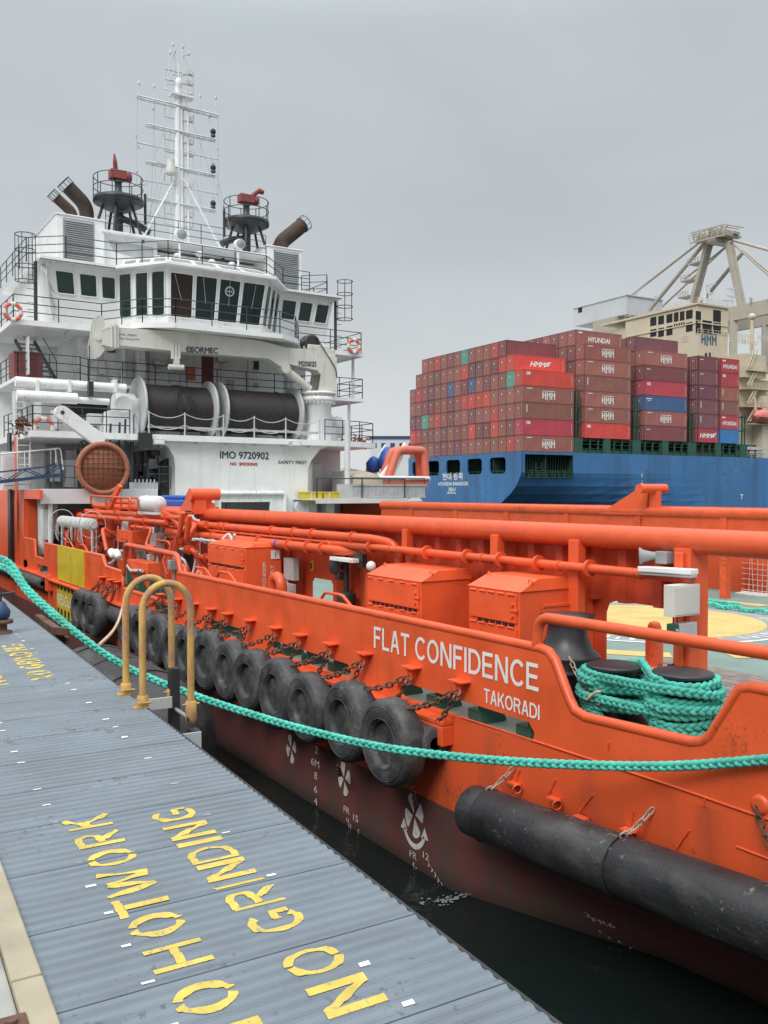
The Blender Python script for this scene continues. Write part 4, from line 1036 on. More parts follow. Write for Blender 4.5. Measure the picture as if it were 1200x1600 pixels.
# the winch house face with its tunnel opening
xL, xR = 13.55, 20.1
ow0, ow1 = P(345, 790, Y=YW).x, P(422, 790, Y=YW).x
b = MB()
b.py([(xL, DZ), (xL, 6.6), (xL - .05, 7.0), (xL - .3, 7.45), (xL - .8, 7.7), (xR + 1.2, 7.7), (xR + .7, 7.55), (xR + .2, 7.0), (xR, 6.5), (xR, DZ)], YW, YW + .12, [[(ow0, 3.0), (ow1, 3.0), (ow1, 5.02), (ow0, 5.02)]])
b.bx(xL, xL + .1, YW + .12, 43, DZ, 7.7); b.bx(xR - .1, xR, YW + .12, 42, DZ, 7.7); b.bx(xL + .1, xR - .1, 41.0, 41.1, DZ, 7.7)
b.add([(xR, YW, DZ), (xR + .9, YW + 1.2, DZ), (xR + .9, YW + 1.2, 7.0), (xR, YW, 6.5)], [(0, 1, 2, 3)])
wh = b.build('winch_house', 'white', tug)
b = MB(); b.tube(fillet([(ow0 - .4, YW - .08, 4.2), (ow0 - .4, YW - .08, 5.42), (ow1 + .75, YW - .08, 5.42), (ow1 + .75, YW - .08, 4.2)], .2), .10, 10)
b.bx(ow0 - .12, ow0, YW - .04, YW, 3.0, 5.14); b.bx(ow1, ow1 + .12, YW - .04, YW, 3.0, 5.14); b.bx(ow0, ow1, YW - .04, YW, 5.02, 5.14)
b.build('door_frame', 'white', wh)
b = MB()
for i, x in enumerate((ow0 + .4, ow0 + .9, ow0 + 1.0)): b.bx(x, x + .1, 39.5, 39.6, 3, 5.6)
b.bx(ow0, ow0 + .8, 39.8, 39.9, 3, 4.7)
b.build('inner_post', 'grey', wh)
b = MB()
b.text('IMO 9720902', P(344, 716, Y=YW - .01), (1, 0, 0), (0, 0, 1), .33, P(420, 716, Y=YW).x - P(344, 716, Y=YW).x, bold=.012); b.build('imo_number', 'decal_dark', wh)
b = MB(); b.text('NO  SMOKING', P(360, 727, Y=YW - .01), (1, 0, 0), (0, 0, 1), .14, P(402, 727, Y=YW).x - P(360, 727, Y=YW).x, bold=.012); b.build('warning_lettering', 'decal_red', wh)
b = MB(); b.text('SAFETY FIRST', P(435, 724.5, Y=YW - .01), (1, 0, 0), (0, 0, 1), .15, P(479, 724, Y=YW).x - P(435, 724, Y=YW).x, bold=.010); b.build('safety_lettering', 'decal_green', wh)
# decks
def slab(poly, z, t, name='deck_slab', m='white', edge=.0):
    b = MB(); b.pz(poly, z - t, z); return b.build(name, m, tug)
slab([(XS + .1, 37.7), (10.8, 37.7), (11.5, 37.75), (12.2, 37.6), (20.9, 37.6), (23.0, 37.9), (24.3, 38.6), (24.3, 60), (XS + .1, 60)], Z1, .26)
slab([(XS + .1, 40.6), (10.2, 40.6), (10.6, 41.2), (21.6, 41.2), (22.0, 40.6), (24.9, 40.6), (24.9, 58), (XS + .1, 58)], Z2, .16)
slab([(7.3, 40.4), (11.0, 40.4), (12.2, 38.4), (13.4, 37.6), (18.6, 37.6), (19.8, 38.4), (21.0, 40.4), (24.7, 40.4), (24.7, 54), (7.3, 54)], Z3, .22)
# houses
b = MB(); b.bx(10.4, 21.8, 42.0, 58, Z1, Z3 - .22); b.bx(13.0, 13.4, 41.5, 42, Z1, Z3 - .22); b.bx(7.6, 24.2, 46, 58, DZ, Z3 - .22); hs = b.build('main_house', 'white', tug, bevel=.02)
def onwall(u0, v0, u1, v1, Y, proud, mname, name, parent, m, bev=0):
    a, c = P(u0, v1, Y=Y), P(u1, v0, Y=Y); b = MB(); b.bx(a.x, c.x, Y - proud, Y - .002, a.z, c.z); return b.build(name, m, parent, bevel=bev)
for u, v in ((222.5, 556), (400, 571)):
    a = P(u, v, Y=42); b = MB(); b.bx(a.x - .2, a.x + .2, 41.965, 41.998, a.z - .28, a.z + .28); w = b.build('porthole', 'white', hs, bevel=.08)
    b = MB(); b.bx(a.x - .15, a.x + .15, 41.95, 41.966, a.z - .23, a.z + .23); b.build('glass', 'glass', w, bevel=.06)
onwall(315, 553, 333, 606, 42, .03, '', 'door', hs, 'maroon')
onwall(291, 574, 305, 594, 41.9, .03, '', 'notice_board', hs, 'ring')
b = MB()
for u, v0, v1 in ((112, 555, 590), (122, 575, 590), (208, 560, 600), (210, 548, 560), (264, 555, 600), (345, 560, 600), (110, 536, 540), (115, 548, 552)):
    a, c = P(u, v0, Y=41.93), P(u + .5, v1, Y=41.93); b.cyl(a, c, .05, n=6)
for x in (10.9, 13.7, 15.2, 18.8, 20.9): b.cyl((x, 41.95, Z1), (x, 41.95, Z3 - .3), .035, n=6)
b.cyl((P(193, 600, Y=41.5)), P(194, 545, Y=41.5), .13, n=10)
b.build('wall_pipe', 'white_dull', hs)
for u, v in ((248, 568), (345, 562), (247, 690), (460, 693)):
    a = P(u, v, Y=37.5 if v > 600 else 41.8); b = MB(); b.bx(a.x - .25, a.x + .25, a.y - .2, a.y + .1, a.z - .14, a.z + .10); b.bx(a.x - .2, a.x + .2, a.y - .21, a.y - .19, a.z - .1, a.z + .06, mi=1); b.build('flood_light', ['lightgrey', 'white'], tug, bevel=.03)
# wheelhouse with raked windows
ZF, ZR = Z3, Z4 - .1
foot = [(9.15, 41.2), (12.05, 41.2), (13.75, 39.35), (18.2, 39.35), (19.9, 41.2), (22.7, 41.2), (22.7, 48), (9.15, 48)]
topl = [(8.75, 40.75), (11.9, 40.75), (13.55, 38.75), (18.4, 38.75), (20.05, 40.75), (23.1, 40.75), (23.1, 48), (8.75, 48)]
b = MB(); k = len(foot)
vs = [(x, y, ZF) for x, y in foot] + [(x, y, ZR) for x, y in topl]
for i in range(k):
    a0, a1, c0, c1 = vs[i], vs[(i + 1) % k], vs[k + i], vs[k + (i + 1) % k]; g_ = 8
    gv = [(V(a0).lerp(V(a1), s_ / g_)).lerp(V(c0).lerp(V(c1), s_ / g_), t_ / g_) for t_ in range(g_ + 1) for s_ in range(g_ + 1)]
    b.add(gv, [(t_ * (g_ + 1) + s_, t_ * (g_ + 1) + s_ + 1, (t_ + 1) * (g_ + 1) + s_ + 1, (t_ + 1) * (g_ + 1) + s_) for t_ in range(g_) for s_ in range(g_)], True)
wheel = b.build('wheelhouse', 'white', tug)
def pane(i, t0, t1, s0, s1, m='glass', name='window'):
    a0, a1 = V((*foot[i], ZF)), V((*foot[i + 1], ZF)); c0, c1 = V((*topl[i], ZR)), V((*topl[i + 1], ZR))
    f = lambda t, s: (a0.lerp(a1, t)).lerp(c0.lerp(c1, t), s)
    n = (f(1, 0) - f(0, 0)).cross(f(0, 1) - f(0, 0)).normalized()
    q = [f(t0, s0), f(t1, s0), f(t1, s1), f(t0, s1)]; cen = sum(q, V()) / 4
    b = MB()
    def ring(d, sc): 
        res = []
        for p_ in fillet(q, .10, 3, True): res.append(cen + (p_ - cen) * sc + n * d)
        return res
    o_, i_ = ring(.004, 1.0), ring(.02, 1.0); kk = len(o_)
    b.add(o_ + i_, [(j, (j + 1) % kk, kk + (j + 1) % kk, kk + j) for j in range(kk)]); b.add(i_, [tuple(range(kk))])
    w = b.build(name, m, wheel)
    b = MB(); b.tube(ring(.02, 1.02), .035, 5, True); b.build('window_frame', 'white', w)
    return w, f, n
zz = lambda z: (z - ZF) / (ZR - ZF)
for t0, t1 in ((.12, .37), (.45, .69), (.76, .96)): pane(0, t0, t1, zz(14.2), zz(15.15))
for t0, t1 in ((.05, .31), (.38, .62), (.70, .94)): pane(4, t0, t1, zz(14.2), zz(15.15))
for j, (t0, t1) in enumerate(((.02, .24), (.27, .48), (.51, .72), (.75, .98))):
    w, f, n = pane(2, t0, t1, zz(13.38), zz(15.25), 'glass_brown' if j == 0 else 'glass')
    if j == 2:
        c = f((t0 + t1) / 2, zz(14.75)) + n * .03; bb = MB(); bb.torus(c, n, .20, .035, 24, 6); bb.bar(c + V((-.12, 0, 0)), c + V((.12, 0, 0)), .02, .06); bb.build('clear_view_screen', 'lightgrey', w)
    bb = MB(); a_ = f(t0 + .04 + .03 * j, zz(15.2)) + n * .04; c_ = f((t0 + t1) / 2, zz(14.1)) + n * .05; bb.tube([a_, c_], .012, 5); bb.build('wiper', 'lightgrey', w)
for t0, t1 in ((.03, .27), (.36, .60), (.68, .93)): pane(1, t0, t1, zz(13.45), zz(15.3)); pane(3, t0, t1, zz(13.45), zz(15.3))
b = MB(); b.pz([(8.45, 40.4), (11.7, 40.4), (13.3, 38.35), (18.65, 38.35), (20.25, 40.4), (23.4, 40.4), (23.4, 49), (8.45, 49)], ZR, Z4 + .02)
roof = b.build('wheelhouse_roof', 'white', tug, bevel=.05)
# sloped coaming with roof lights above the windows
cf_ = [(11.9, 40.3), (13.45, 38.5), (18.5, 38.5), (20.05, 40.3)]; ct_ = [(12.3, 41.2), (13.8, 39.5), (18.15, 39.5), (19.65, 41.2)]
b = MB(); b.add([(x, y, Z4 + .02) for x, y in cf_] + [(x, y, Z4 + .5) for x, y in ct_], [(i, i + 1, 5 + i, 4 + i) for i in range(3)]); b.add([(12.3, 41.2, Z4 + .5), (13.8, 39.5, Z4 + .5), (18.15, 39.5, Z4 + .5), (19.65, 41.2, Z4 + .5)], [(0, 1, 2, 3)])
co = b.build('roof_coaming', 'white', tug)
for i, (ta, tb_) in [(0, (.06, .30)), (0, (.38, .62)), (0, (.70, .95)), (1, (.03, .23)), (1, (.27, .47)), (1, (.52, .72)), (1, (.77, .97))]:
    f = lambda t, s: V((*cf_[i], Z4 + .02)).lerp(V((*cf_[i + 1], Z4 + .02)), t).lerp(V((*ct_[i], Z4 + .5)).lerp(V((*ct_[i + 1], Z4 + .5)), t), s)
    n = (f(1, 0) - f(0, 0)).cross(f(0, 1) - f(0, 0)).normalized()
    b = MB(); q = fillet([f(ta, .22) + n * .012, f(tb_, .22) + n * .012, f(tb_, .8) + n * .012, f(ta, .8) + n * .012], .08, 3, True); b.add(q, [tuple(range(len(q)))]); b.build('roof_light', 'grey', co)
# railings of every deck
def railing(pts, h=1.05, n=3, post=1.5, r=.022, m='railing', parent=tug):
    b = MB(); b.rail(pts, h, n, post, r); return b.build('railing', m, parent)
railing([(8.2, 48, Z4), (8.2, 41.8, Z4), (9.6, 40.6, Z4), (11.8, 40.6, Z4), (13.6, 38.9, Z4), (18.4, 38.9, Z4), (20.1, 40.6, Z4), (21.6, 40.6, Z4)])
railing([(21.6, 41.5, Z4), (22.6, 40.6, Z4), (23.4, 42, Z4), (23.4, 48, Z4)])
railing([(7.4, 46, Z3), (7.4, 40.5, Z3), (11.1, 40.5, Z3), (12.3, 38.5, Z3), (13.5, 37.7, Z3), (18.5, 37.7, Z3), (19.7, 38.5, Z3), (20.9, 40.5, Z3), (24.6, 40.5, Z3), (24.6, 46, Z3)])
railing([(XS + .2, 46, Z2), (XS + .2, 40.7, Z2), (10.2, 40.7, Z2), (10.7, 41.3, Z2), (21.5, 41.3, Z2), (22.0, 40.7, Z2), (24.8, 40.7, Z2), (24.8, 46, Z2)])
railing([(12.3, 37.75, Z1), (14.0, 37.75, Z1)], .75, 2, 1.4)
railing([(20.9, 37.75, Z1), (23.0, 38.0, Z1), (24.2, 38.7, Z1), (24.2, 44, Z1)], 1.0, 3, 1.0)
railing([(XS + .2, 44, Z1), (XS + .2, 37.8, Z1), (11.5, 37.8, Z1)], 1.0, 3, 1.0)
b = MB()     # chain rails before the winches
for i, x in enumerate((12.3, 13.9, 15.7, 17.2, 18.8, 20.6)):
    b.cyl((x, 37.72, Z1), (x, 37.72, Z1 + 1.0), .035, n=8)
    if i:
        x0 = (12.3, 13.9, 15.7, 17.2, 18.8, 20.6)[i - 1]
        for h in (.45, .95): b.tube([V((x0, 37.72, Z1 + h)).lerp(V((x, 37.72, Z1 + h)), t / 8) - V((0, 0, .22 * 4 * (t / 8) * (1 - t / 8))) for t in range(9)], .02, 5)
b.bar((12.3, 37.9, Z1 + .35), (20.6, 37.9, Z1 + .35), .08, .1)
b.build('chain_railing', 'lightgrey', tug)
railing([(19.4, 35.8, 5.2), (24.2, 35.8, 5.2)], .9, 1, 2.4, .03)
railing([(8.0, 36.1, 5.6), (9.6, 36.1, 5.6)], .9, 2, .8, .02)
railing([(12.0, 37.0, 5.6), (13.0, 37.0, 5.6)], .95, 3, .5, .02)
# bridge wing gear: caged ladder to the roof at each side
for x, sg in ((8.0, -1), (23.9, 1)):
    b = MB()
    for k in range(4): b.torus((x, 41.0, Z4 + .95 - k * .66), (0, 0, 1), .42, .022, 16, 5)
    for a in range(6): b.cyl((x + .42 * math.cos(a * 1.05), 41 + .42 * math.sin(a * 1.05), Z4 - 1.05), (x + .42 * math.cos(a * 1.05), 41 + .42 * math.sin(a * 1.05), Z4 + .95), .018, n=5)
    b.cyl((x - sg * .45, 41.2, Z3), (x - sg * .45, 41.2, Z4 - .1), .08, n=8)
    for k in range(9): b.cyl((x - sg * .45, 41.2, Z3 + .3 * k), (x - sg * .1, 41.2, Z3 + .3 * k), .014, n=5)
    b.build('caged_ladder', 'railing', tug)
b = MB()
for k in range(3):
    b.tube(fillet([(9.0 - .12 * k, 41.1, Z4 - .2), (8.75 - .1 * k, 40.6, Z4 - .5), (9.15 + .1 * k, 41.1, Z3 + .2 + .5 * k)], .3), .045, 6)
b.build('vent_pipe', 'white_dull', tug)
# funnel casings, louvres and exhausts
for x0, x1, zt, lu in ((9.75, 11.95, 18.25, (10.05, 11.45)), (20.35, 22.4, 18.35, (20.75, 22.2))):
    b = MB(); b.bx(x0, x1, 43, 48, Z4 + .02, zt); b.bx(x0 - .06, x1 + .06, 42.94, 48.06, zt, zt + .07)
    cs = b.build('funnel_casing', 'white', tug, bevel=.03)
    b = MB(); b.bx(lu[0], lu[1], 42.965, 42.997, Z4 + .3, zt - .12)
    z = Z4 + .35
    while z < zt - .2: b.add([(lu[0] + .05, 42.965, z), (lu[1] - .05, 42.965, z), (lu[1] - .05, 42.90, z - .02), (lu[0] + .05, 42.90, z - .02), (lu[0] + .05, 42.96, z + .07), (lu[1] - .05, 42.96, z + .07)], [(0, 1, 2, 3), (3, 2, 5, 4)]); z += .098
    b.build('louvre', 'grey', cs)
def exhaust(pts, r):
    b = MB(); p = fillet(pts, 1.4, 10); b.tube(p, r, 16); d = (p[-1] - p[-2]).normalized(); e_ = b.build('exhaust_pipe', 'exhaust', tug)
    b = MB(); b.torus(p[-1], d, r * 1.02, .03, 20, 6); b.torus(p[-1] + d * .30, d, r * 1.05, .02, 20, 5)
    u = d.orthogonal().normalized(); w = d.cross(u)
    for k in range(10):
        a = 2 * PI * k / 10; o_ = u * math.cos(a) * r * 1.03 + w * math.sin(a) * r * 1.03; b.tube([p[-1] + o_, p[-1] + d * .3 + o_], .012, 4)
    b.build('spark_cage', 'railing', e_)
exhaust([P(136, 352, Y=44.6), P(135, 322, Y=44.6), P(106, 292, Y=44.6)], .34)
exhaust([P(115, 352, Y=43.6), P(113, 332, Y=43.6), P(88, 309, Y=43.6)], .24)
exhaust([P(437, 392, Y=44.2), P(440, 378, Y=44.2), P(472, 352, Y=44.2)], .40)
exhaust([P(428, 392, Y=45.2), P(436, 382, Y=45.2), P(455, 366, Y=45.2)], .28)
# upper house between the casings
b = MB(); b.bx(11.95, 14.6, 43.3, 48, Z4 + .02, 17.75); b.bx(14.6, 20.35, 44.5, 48, Z4 + .02, 17.6); b.bx(11.8, 20.4, 42.9, 48.2, 17.75, 17.87)
uh = b.build('upper_house', 'white', tug, bevel=.02)
b = MB(); b.add([(12.2, 43.28, 17.5), (12.45, 43.28, 17.0), (14.4, 43.28, 16.75), (14.4, 43.28, 17.45)], [(0, 1, 2, 3)]); b.build('shade_opening', 'lightgrey', uh)
b = MB()
for x0, x1 in ((15.1, 16.0), (17.3, 18.3), (18.8, 19.9)): b.bx(x0, x1, 44.46, 44.498, 16.3, 17.4)
b.bx(14.8, 15.0, 44.46, 44.498, Z4 + .1, 17.3)
b.build('shade_opening', 'greenpaint', uh)
b = MB()
for x, y, w, h in ((15.3, 42.2, .5, .8), (16.2, 41.6, .6, .9), (17.0, 42, .35, .7), (18.2, 42.3, .6, .8), (19.2, 42.0, .5, .55), (14.3, 42.0, .3, .5)):
    b.bx(x - w / 2, x + w / 2, y, y + .5, Z4 + .05, Z4 + h); b.cyl((x, y + .25, Z4 + h), (x, y + .25, Z4 + h + .5), .06, n=8); b.lathe([(0, 0), (.16, .02), (.2, .12), (.14, .24), (0, .28)], (x, y + .25, Z4 + h + .45), n=12)
b.build('roof_equipment', 'white_dull', tug, bevel=.02)
for u, v, r in ((284, 366, .27), (376, 381, .24)):
    a = P(u, v, Y=41.0); b = MB(); b.lathe([(r, 0), (r * 1.05, .05), (r, .35), (r * .6, .48), (0, .5)], a, (0, 1, .1), 20); b.cyl(a + V((0, .3, -r)), (a.x, a.y + .3, Z4), .05, n=8); s_ = b.build('search_light', 'white', tug)
    b = MB(); b.lathe([(0, -.004), (r * .86, -.004), (r * .86, -.02), (0, -.03)], a, (0, 1, .1), 20); b.build('lens', 'grey', s_)
railing([(12.0, 43.0, 17.87), (20.3, 43.0, 17.87)], 1.0, 3, 1.2, .018)
# fire monitors on round platforms
for u, v, sg in ((185, 316, -1), (385, 350, 1)):
    c = P(u, v, Y=44.2)
    b = MB(); b.lathe([(0, -.55), (.35, -.5), (1.12, -.12), (1.2, -.08), (1.2, .14), (1.12, .15), (1.12, 0), (0, 0)], c, n=32)
    fm = b.build('fire_monitor', 'dark', tug)
    b = MB()
    for k in range(5):
        a = k * 2 * PI / 5 + .5; p0 = c + V((.75 * math.cos(a), .75 * math.sin(a), -.3)); b.cyl(p0, (p0.x + .55 * math.cos(a), p0.y + .55 * math.sin(a), Z4 + 2.2 if k % 2 else Z4 + 2.0), .07, n=8)
    b.cyl(c + V((0, 0, -.4)), c + V((0, 0, -1.6)), .22, n=12); b.tube(fillet([c + V((0, 0, -.45)), c + V((-sg * .1, -.1, -.8)), c + V((sg * -.9, -.2, -1.0)), c + V((sg * -.9 - sg * .6, -.2, -1.3))], .25), .17, 10)
    b.build('support_strut', 'dark', fm)
    b = MB()
    for h in (.55, 1.05): b.torus(c + V((0, 0, .1 + h)), (0, 0, 1), 1.17, .022, 36, 5)
    for k in range(9):
        a = 2 * PI * k / 9; b.cyl(c + V((1.17 * math.cos(a), 1.17 * math.sin(a), .1)), c + V((1.17 * math.cos(a), 1.17 * math.sin(a), 1.15)), .025, n=5)
    b.cyl(c + V((sg * -1.3, -.1, -.9)), c + V((sg * -1.3, -.1, .6)), .07, n=6)
    b.build('platform_rail', 'railing', fm)
    b = MB(); b.lathe([(.30, 0), (.30, .06), (.2, .1), (.2, .5), (.17, .55), (.17, .95), (.22, 1.0), (.22, 1.08)], c, n=14); b.build('pedestal', 'railing', fm)
    b = MB(); h = c + V((0, 0, 1.3))
    b.bx(h.x - .42, h.x + .36, h.y - .25, h.y + .25, h.z - .22, h.z + .22); b.cyl(h + V((.3, 0, -.02)), h + V((.62, 0, -.02)), .24, n=14)
    if sg < 0: b.cyl(h + V((-.12, 0, .1)), h + V((-.2, -.15, .6)), .13, .10, 12); b.cyl(h + V((-.2, -.15, .6)), h + V((-.24, -.2, .95)), .10, .03, 10)
    else: b.cyl(h + V((.2, 0, .1)), h + V((.62, -.2, .5)), .14, .11, 12); b.cyl(h + V((.62, -.2, .5)), h + V((.9, -.2, .46)), .15, .12, 12)
    b.build('monitor_head', 'monitor', fm, bevel=.03)
# lattice mast with yards and aerials
ym = 44.0; xm = P(280, 300, Y=ym).x
zt = P(276, 135, Y=ym).z
b = MB(); b.cyl((xm - .1, ym, 17.87), (xm - .06, ym, zt), .175, .13, 12); b.cyl((xm + .12, ym - .06, 17.87), (xm + .12, ym, zt - .6), .085, n=8)
for k in range(34): z_m = 18.0 + k * .25; b.cyl((xm - .05, ym, z_m), (xm + .15, ym, z_m + (.14 if k % 2 else -.14)), .018, n=4)
for k in range(30): b.cyl((xm + .18, ym, 18.2 + k * .28), (xm + .48, ym, 18.2 + k * .28), .016, n=5)
b.cyl((xm + .48, ym, 17.9), (xm + .48, ym, zt - 1.2), .05, n=6); b.cyl((xm + .30, ym + .2, 17.9), (xm + .30, ym + .2, zt - .8), .05, n=6); b.cyl((xm - .42, ym + .1, 17.9), (xm - .34, ym + .1, zt - 3.0), .035, n=6)
b.bx(xm - .45, xm + .75, ym - .3, ym + .3, zt - .5, zt - .42)
b.lathe([(.13, 0), (.17, .1), (.15, .35), (.08, .42)], (xm - .02, ym, zt), n=12)
b.cyl((xm, ym, zt), (xm, ym, zt + 1.2), .035, n=6)
for sx in (-1, 1): b.cyl((xm + sx * .2, ym - .1, zt - 4.6), (xm + sx * 2.2, ym - .6, 17.6), .05, n=8)
mast = b.build('mast', 'white', tug)
for (v0, v1, uL, uR, lat) in ((155, 177, 214, 340, 1), (199, 215, 228, 336, 1), (226, 246, 214, 341, 0), (257, 271, 228, 336, 1), (282, 302, 221, 341, 0), (313, 327, 229, 336, 1)):
    p0, p1 = P(uL, v0, Y=ym), P(uR, v1, Y=ym); z = (p0.z + p1.z) / 2; p0.z = p1.z = z
    b = MB()
    for dy in ((-.12, .12) if lat else (0,)):
        b.cyl(p0 + V((0, dy, 0)), p1 + V((0, dy, 0)), .05 if lat else .04, n=6)
    if lat:
        n_ = 12
        for k in range(n_ + 1):
            q = p0.lerp(p1, k / n_); b.cyl(q + V((0, -.12, -.0)), q + V((0, .12, .0)), .02, n=4); b.cyl(q, q + V((0, 0, -.12)), .015, n=4)
        b.cyl(p0 + V((0, 0, -.12)), p1 + V((0, 0, -.12)), .02, n=5)
    else:
        b.torus(p0 + V((.15, 0, -.12)), (0, 1, 0), .14, .025, 12, 5); b.torus(p1 + V((-.25, 0, -.12)), (0, 1, 0), .12, .025, 12, 5)
    b.build('yard', 'white_dull', mast)
for v in (112, 128, 143, 186, 221, 240, 290, 336, 352):
    p = P(281, v, Y=ym); b = MB(); b.cyl(p + V((-.75, .1, 0)), p + V((.75, .1, 0)), .045, n=6); b.cyl(p + V((-.75, .1, 0)), p + V((-.75, .1, .5)), .03, n=5); b.cyl(p + V((.75, .1, 0)), p + V((.75, .1, .4)), .03, n=5); b.bx(p.x + .45, p.x + .65, ym, ym + .2, p.z + .02, p.z + .25); b.build('cross_bar', 'white_dull', mast)
b = MB()
aer = [(217, 152, 130), (241, 158, 135), (337, 178, 153), (313, 171, 150), (239, 198, 170), (327, 208, 182), (213, 224, 212), (340, 246, 232), (214, 283, 268), (340, 300, 288), (270, 80, 70), (286, 82, 73), (273, 100, 80), (266, 92, 82), (295, 84, 84)]
for u, v0, v1 in aer:
    a, c = P(u, v0, Y=ym), P(u, v1, Y=ym); b.cyl(a, c, .025, n=5); b.lathe([(.03, 0), (.06, .05), (.07, .14), (.05, .2)], c - V((0, 0, .1)), n=8)
for u, v in ((333, 208), (333, 264), (333, 320)):
    a = P(u, v + 6, Y=ym); b.lathe([(.12, 0), (.12, .1), (.08, .16), (.14, .2), (.14, .34), (.06, .42)], a, n=10, mi=1)
b.tube([P(264, 118, Y=ym), P(264, 100, Y=ym), P(270, 88, Y=ym), P(272, 80, Y=ym)], .03, 5); b.tube([P(287, 118, Y=ym), P(293, 100, Y=ym), P(286, 88, Y=ym), P(295, 84, Y=ym)], .03, 5)
b.tube([P(262, 132, Y=ym), P(268, 116, Y=ym), P(294, 118, Y=ym), P(286, 132, Y=ym)], .03, 5, True); b.cyl(P(273, 130, Y=ym), P(272, 78, Y=ym), .03, n=5); b.cyl(P(286, 130, Y=ym), P(287, 80, Y=ym), .03, n=5)
a = P(267, 272, Y=ym - .3); b.lathe([(.28, 0), (.30, .2), (.2, .5), (.2, .7)], a, n=12, mi=2); b.bar(P(244, 250, Y=ym - .3), P(273, 262, Y=ym - .3), .1, .14)
b.build('aerials', ['white_dull', 'dark', 'cream'], mast)
b = MB()
for u0, v0, u1, v1 in ((270, 165, 222, 300), (268, 205, 230, 350), (242, 160, 234, 380), (262, 300, 240, 360), (290, 160, 350, 330), (293, 210, 316, 330), (243, 215, 243, 290), (314, 215, 314, 325), (215, 150, 213, 290), (341, 180, 341, 320), (225, 390, 262, 255), (330, 240, 360, 360)):
    b.tube([P(u0, v0, Y=ym), P(u1, v1, Y=ym - .2)], .012, 4)
b.build('stay_wire', 'lightgrey', mast)
# deck crane
yc = 38.7
cp = P(498, 690, Y=yc); xc = cp.x
zt1 = P(498, 622, Y=yc).z
b = MB(); b.lathe([(.62, Z1), (.62, zt1 - .3), (.75, zt1 - .2), (.82, zt1 - .18), (.82, zt1 + .02), (.70, zt1 + .03), (.70, zt1 + .14), (.88, zt1 + .15), (.88, zt1 + .26), (.6, zt1 + .27)], (xc, yc, 0), n=32)
for k in range(24): a = 2 * PI * k / 24; b.cyl((xc + .78 * math.cos(a), yc + .78 * math.sin(a), zt1 - .3), (xc + .78 * math.cos(a), yc + .78 * math.sin(a), zt1 + .3), .03, n=5)
crane = b.build('deck_crane', 'white', tug)
def cpt(u, v): p = P(u, v, Y=yc); return (p.x, p.z)
b = MB(); king = [cpt(476, 613), cpt(488, 585), cpt(497, 570), cpt(443, 545), cpt(480, 545), cpt(517, 552), cpt(518, 600), cpt(517, 613)]
b.py([cpt(490, 612), cpt(494, 586), cpt(500, 560), cpt(517, 560), cpt(518, 612)], yc - .55, yc - .45); b.py([cpt(490, 612), cpt(494, 586), cpt(500, 560), cpt(517, 560), cpt(518, 612)], yc + .45, yc + .55)
b.bx(cpt(506, 600)[0], cpt(517, 600)[0], yc - .45, yc + .45, cpt(500, 612)[1], cpt(500, 570)[1]); b.build('king_post', 'cream', crane, bevel=.02)
b = MB(); b.py([cpt(175, 514), cpt(290, 521), cpt(400, 534), cpt(440, 545), cpt(517, 550), cpt(518, 566), cpt(494, 586), cpt(490, 580), cpt(444, 570), cpt(434, 575), cpt(414, 562), cpt(300, 553), cpt(176, 541)], yc - .42, yc + .36)
bm_ = b.build('boom', 'cream', crane, bevel=.03)
b = MB(); b.py([cpt(155, 519), cpt(180, 511), cpt(180, 546), cpt(155, 541)], yc - .5, yc + .44); b.bx(cpt(173, 520)[0], cpt(176, 520)[0], yc - .56, yc + .5, cpt(175, 546)[1], cpt(175, 508)[1]); b.bx(cpt(168, 520)[0], cpt(170, 520)[0], yc - .56, yc + .5, cpt(169, 546)[1], cpt(169, 509)[1])
b.build('boom_sleeve', 'cream', crane, bevel=.015)
pl = [cpt(*q) for q in ((140, 556), (139, 540), (143, 520), (145, 503), (149, 496), (156, 496), (160, 502), (161, 515), (164, 530), (163, 542), (157, 552), (151, 559), (144, 560))]
b = MB(); b.py(pl, yc - .34, yc - .24); b.py(pl, yc + .16, yc + .26); b.cyl((cpt(150, 530)[0], yc - .4, cpt(150, 530)[1]), (cpt(150, 530)[0], yc + .3, cpt(150, 530)[1]), .12, n=10); b.build('boom_head', 'cream', crane, bevel=.02)
b = MB(); b.tube([V((cpt(480, 609)[0], yc - .25, cpt(480, 609)[1])), V((cpt(462, 594)[0], yc - .25, cpt(462, 594)[1])), V((cpt(438, 576)[0], yc - .25, cpt(438, 576)[1]))], .19, 14); b.cyl((cpt(440, 577)[0], yc - .5, cpt(440, 577)[1]), (cpt(440, 577)[0], yc + .1, cpt(440, 577)[1]), .24, n=12); b.build('luffing_cylinder', 'cream', crane)
b = MB(); b.tube([V((cpt(215, 512)[0], yc + .1, cpt(215, 514)[1])), V((cpt(340, 529)[0], yc + .1, cpt(340, 527)[1]))], .13, 12); b.build('ram', 'white', crane)
b = MB(); b.lathe([(.34, -.28), (.42, -.26), (.42, -.2), (.3, -.18), (.3, .18), (.42, .2), (.42, .26), (.34, .28)], (cpt(484, 536)[0], yc, cpt(484, 537)[1]), (0, 1, 0), 20); b.tube(fillet([(cpt(490, 528)[0], yc - .3, cpt(490, 528)[1]), (cpt(498, 545)[0], yc - .5, cpt(500, 548)[1]), (cpt(515, 575)[0], yc - .62, cpt(515, 578)[1]), (cpt(517, 592)[0], yc - .6, cpt(517, 592)[1])], .2), .03, 6); b.build('hoist_drum', 'dark', crane)
b = MB(); b.bx(cpt(476, 540)[0], cpt(510, 540)[0], yc - .4, yc + .4, cpt(494, 549)[1], cpt(494, 541)[1]); b.build('drum_seat', 'cream', crane, bevel=.03)
b = MB(); 
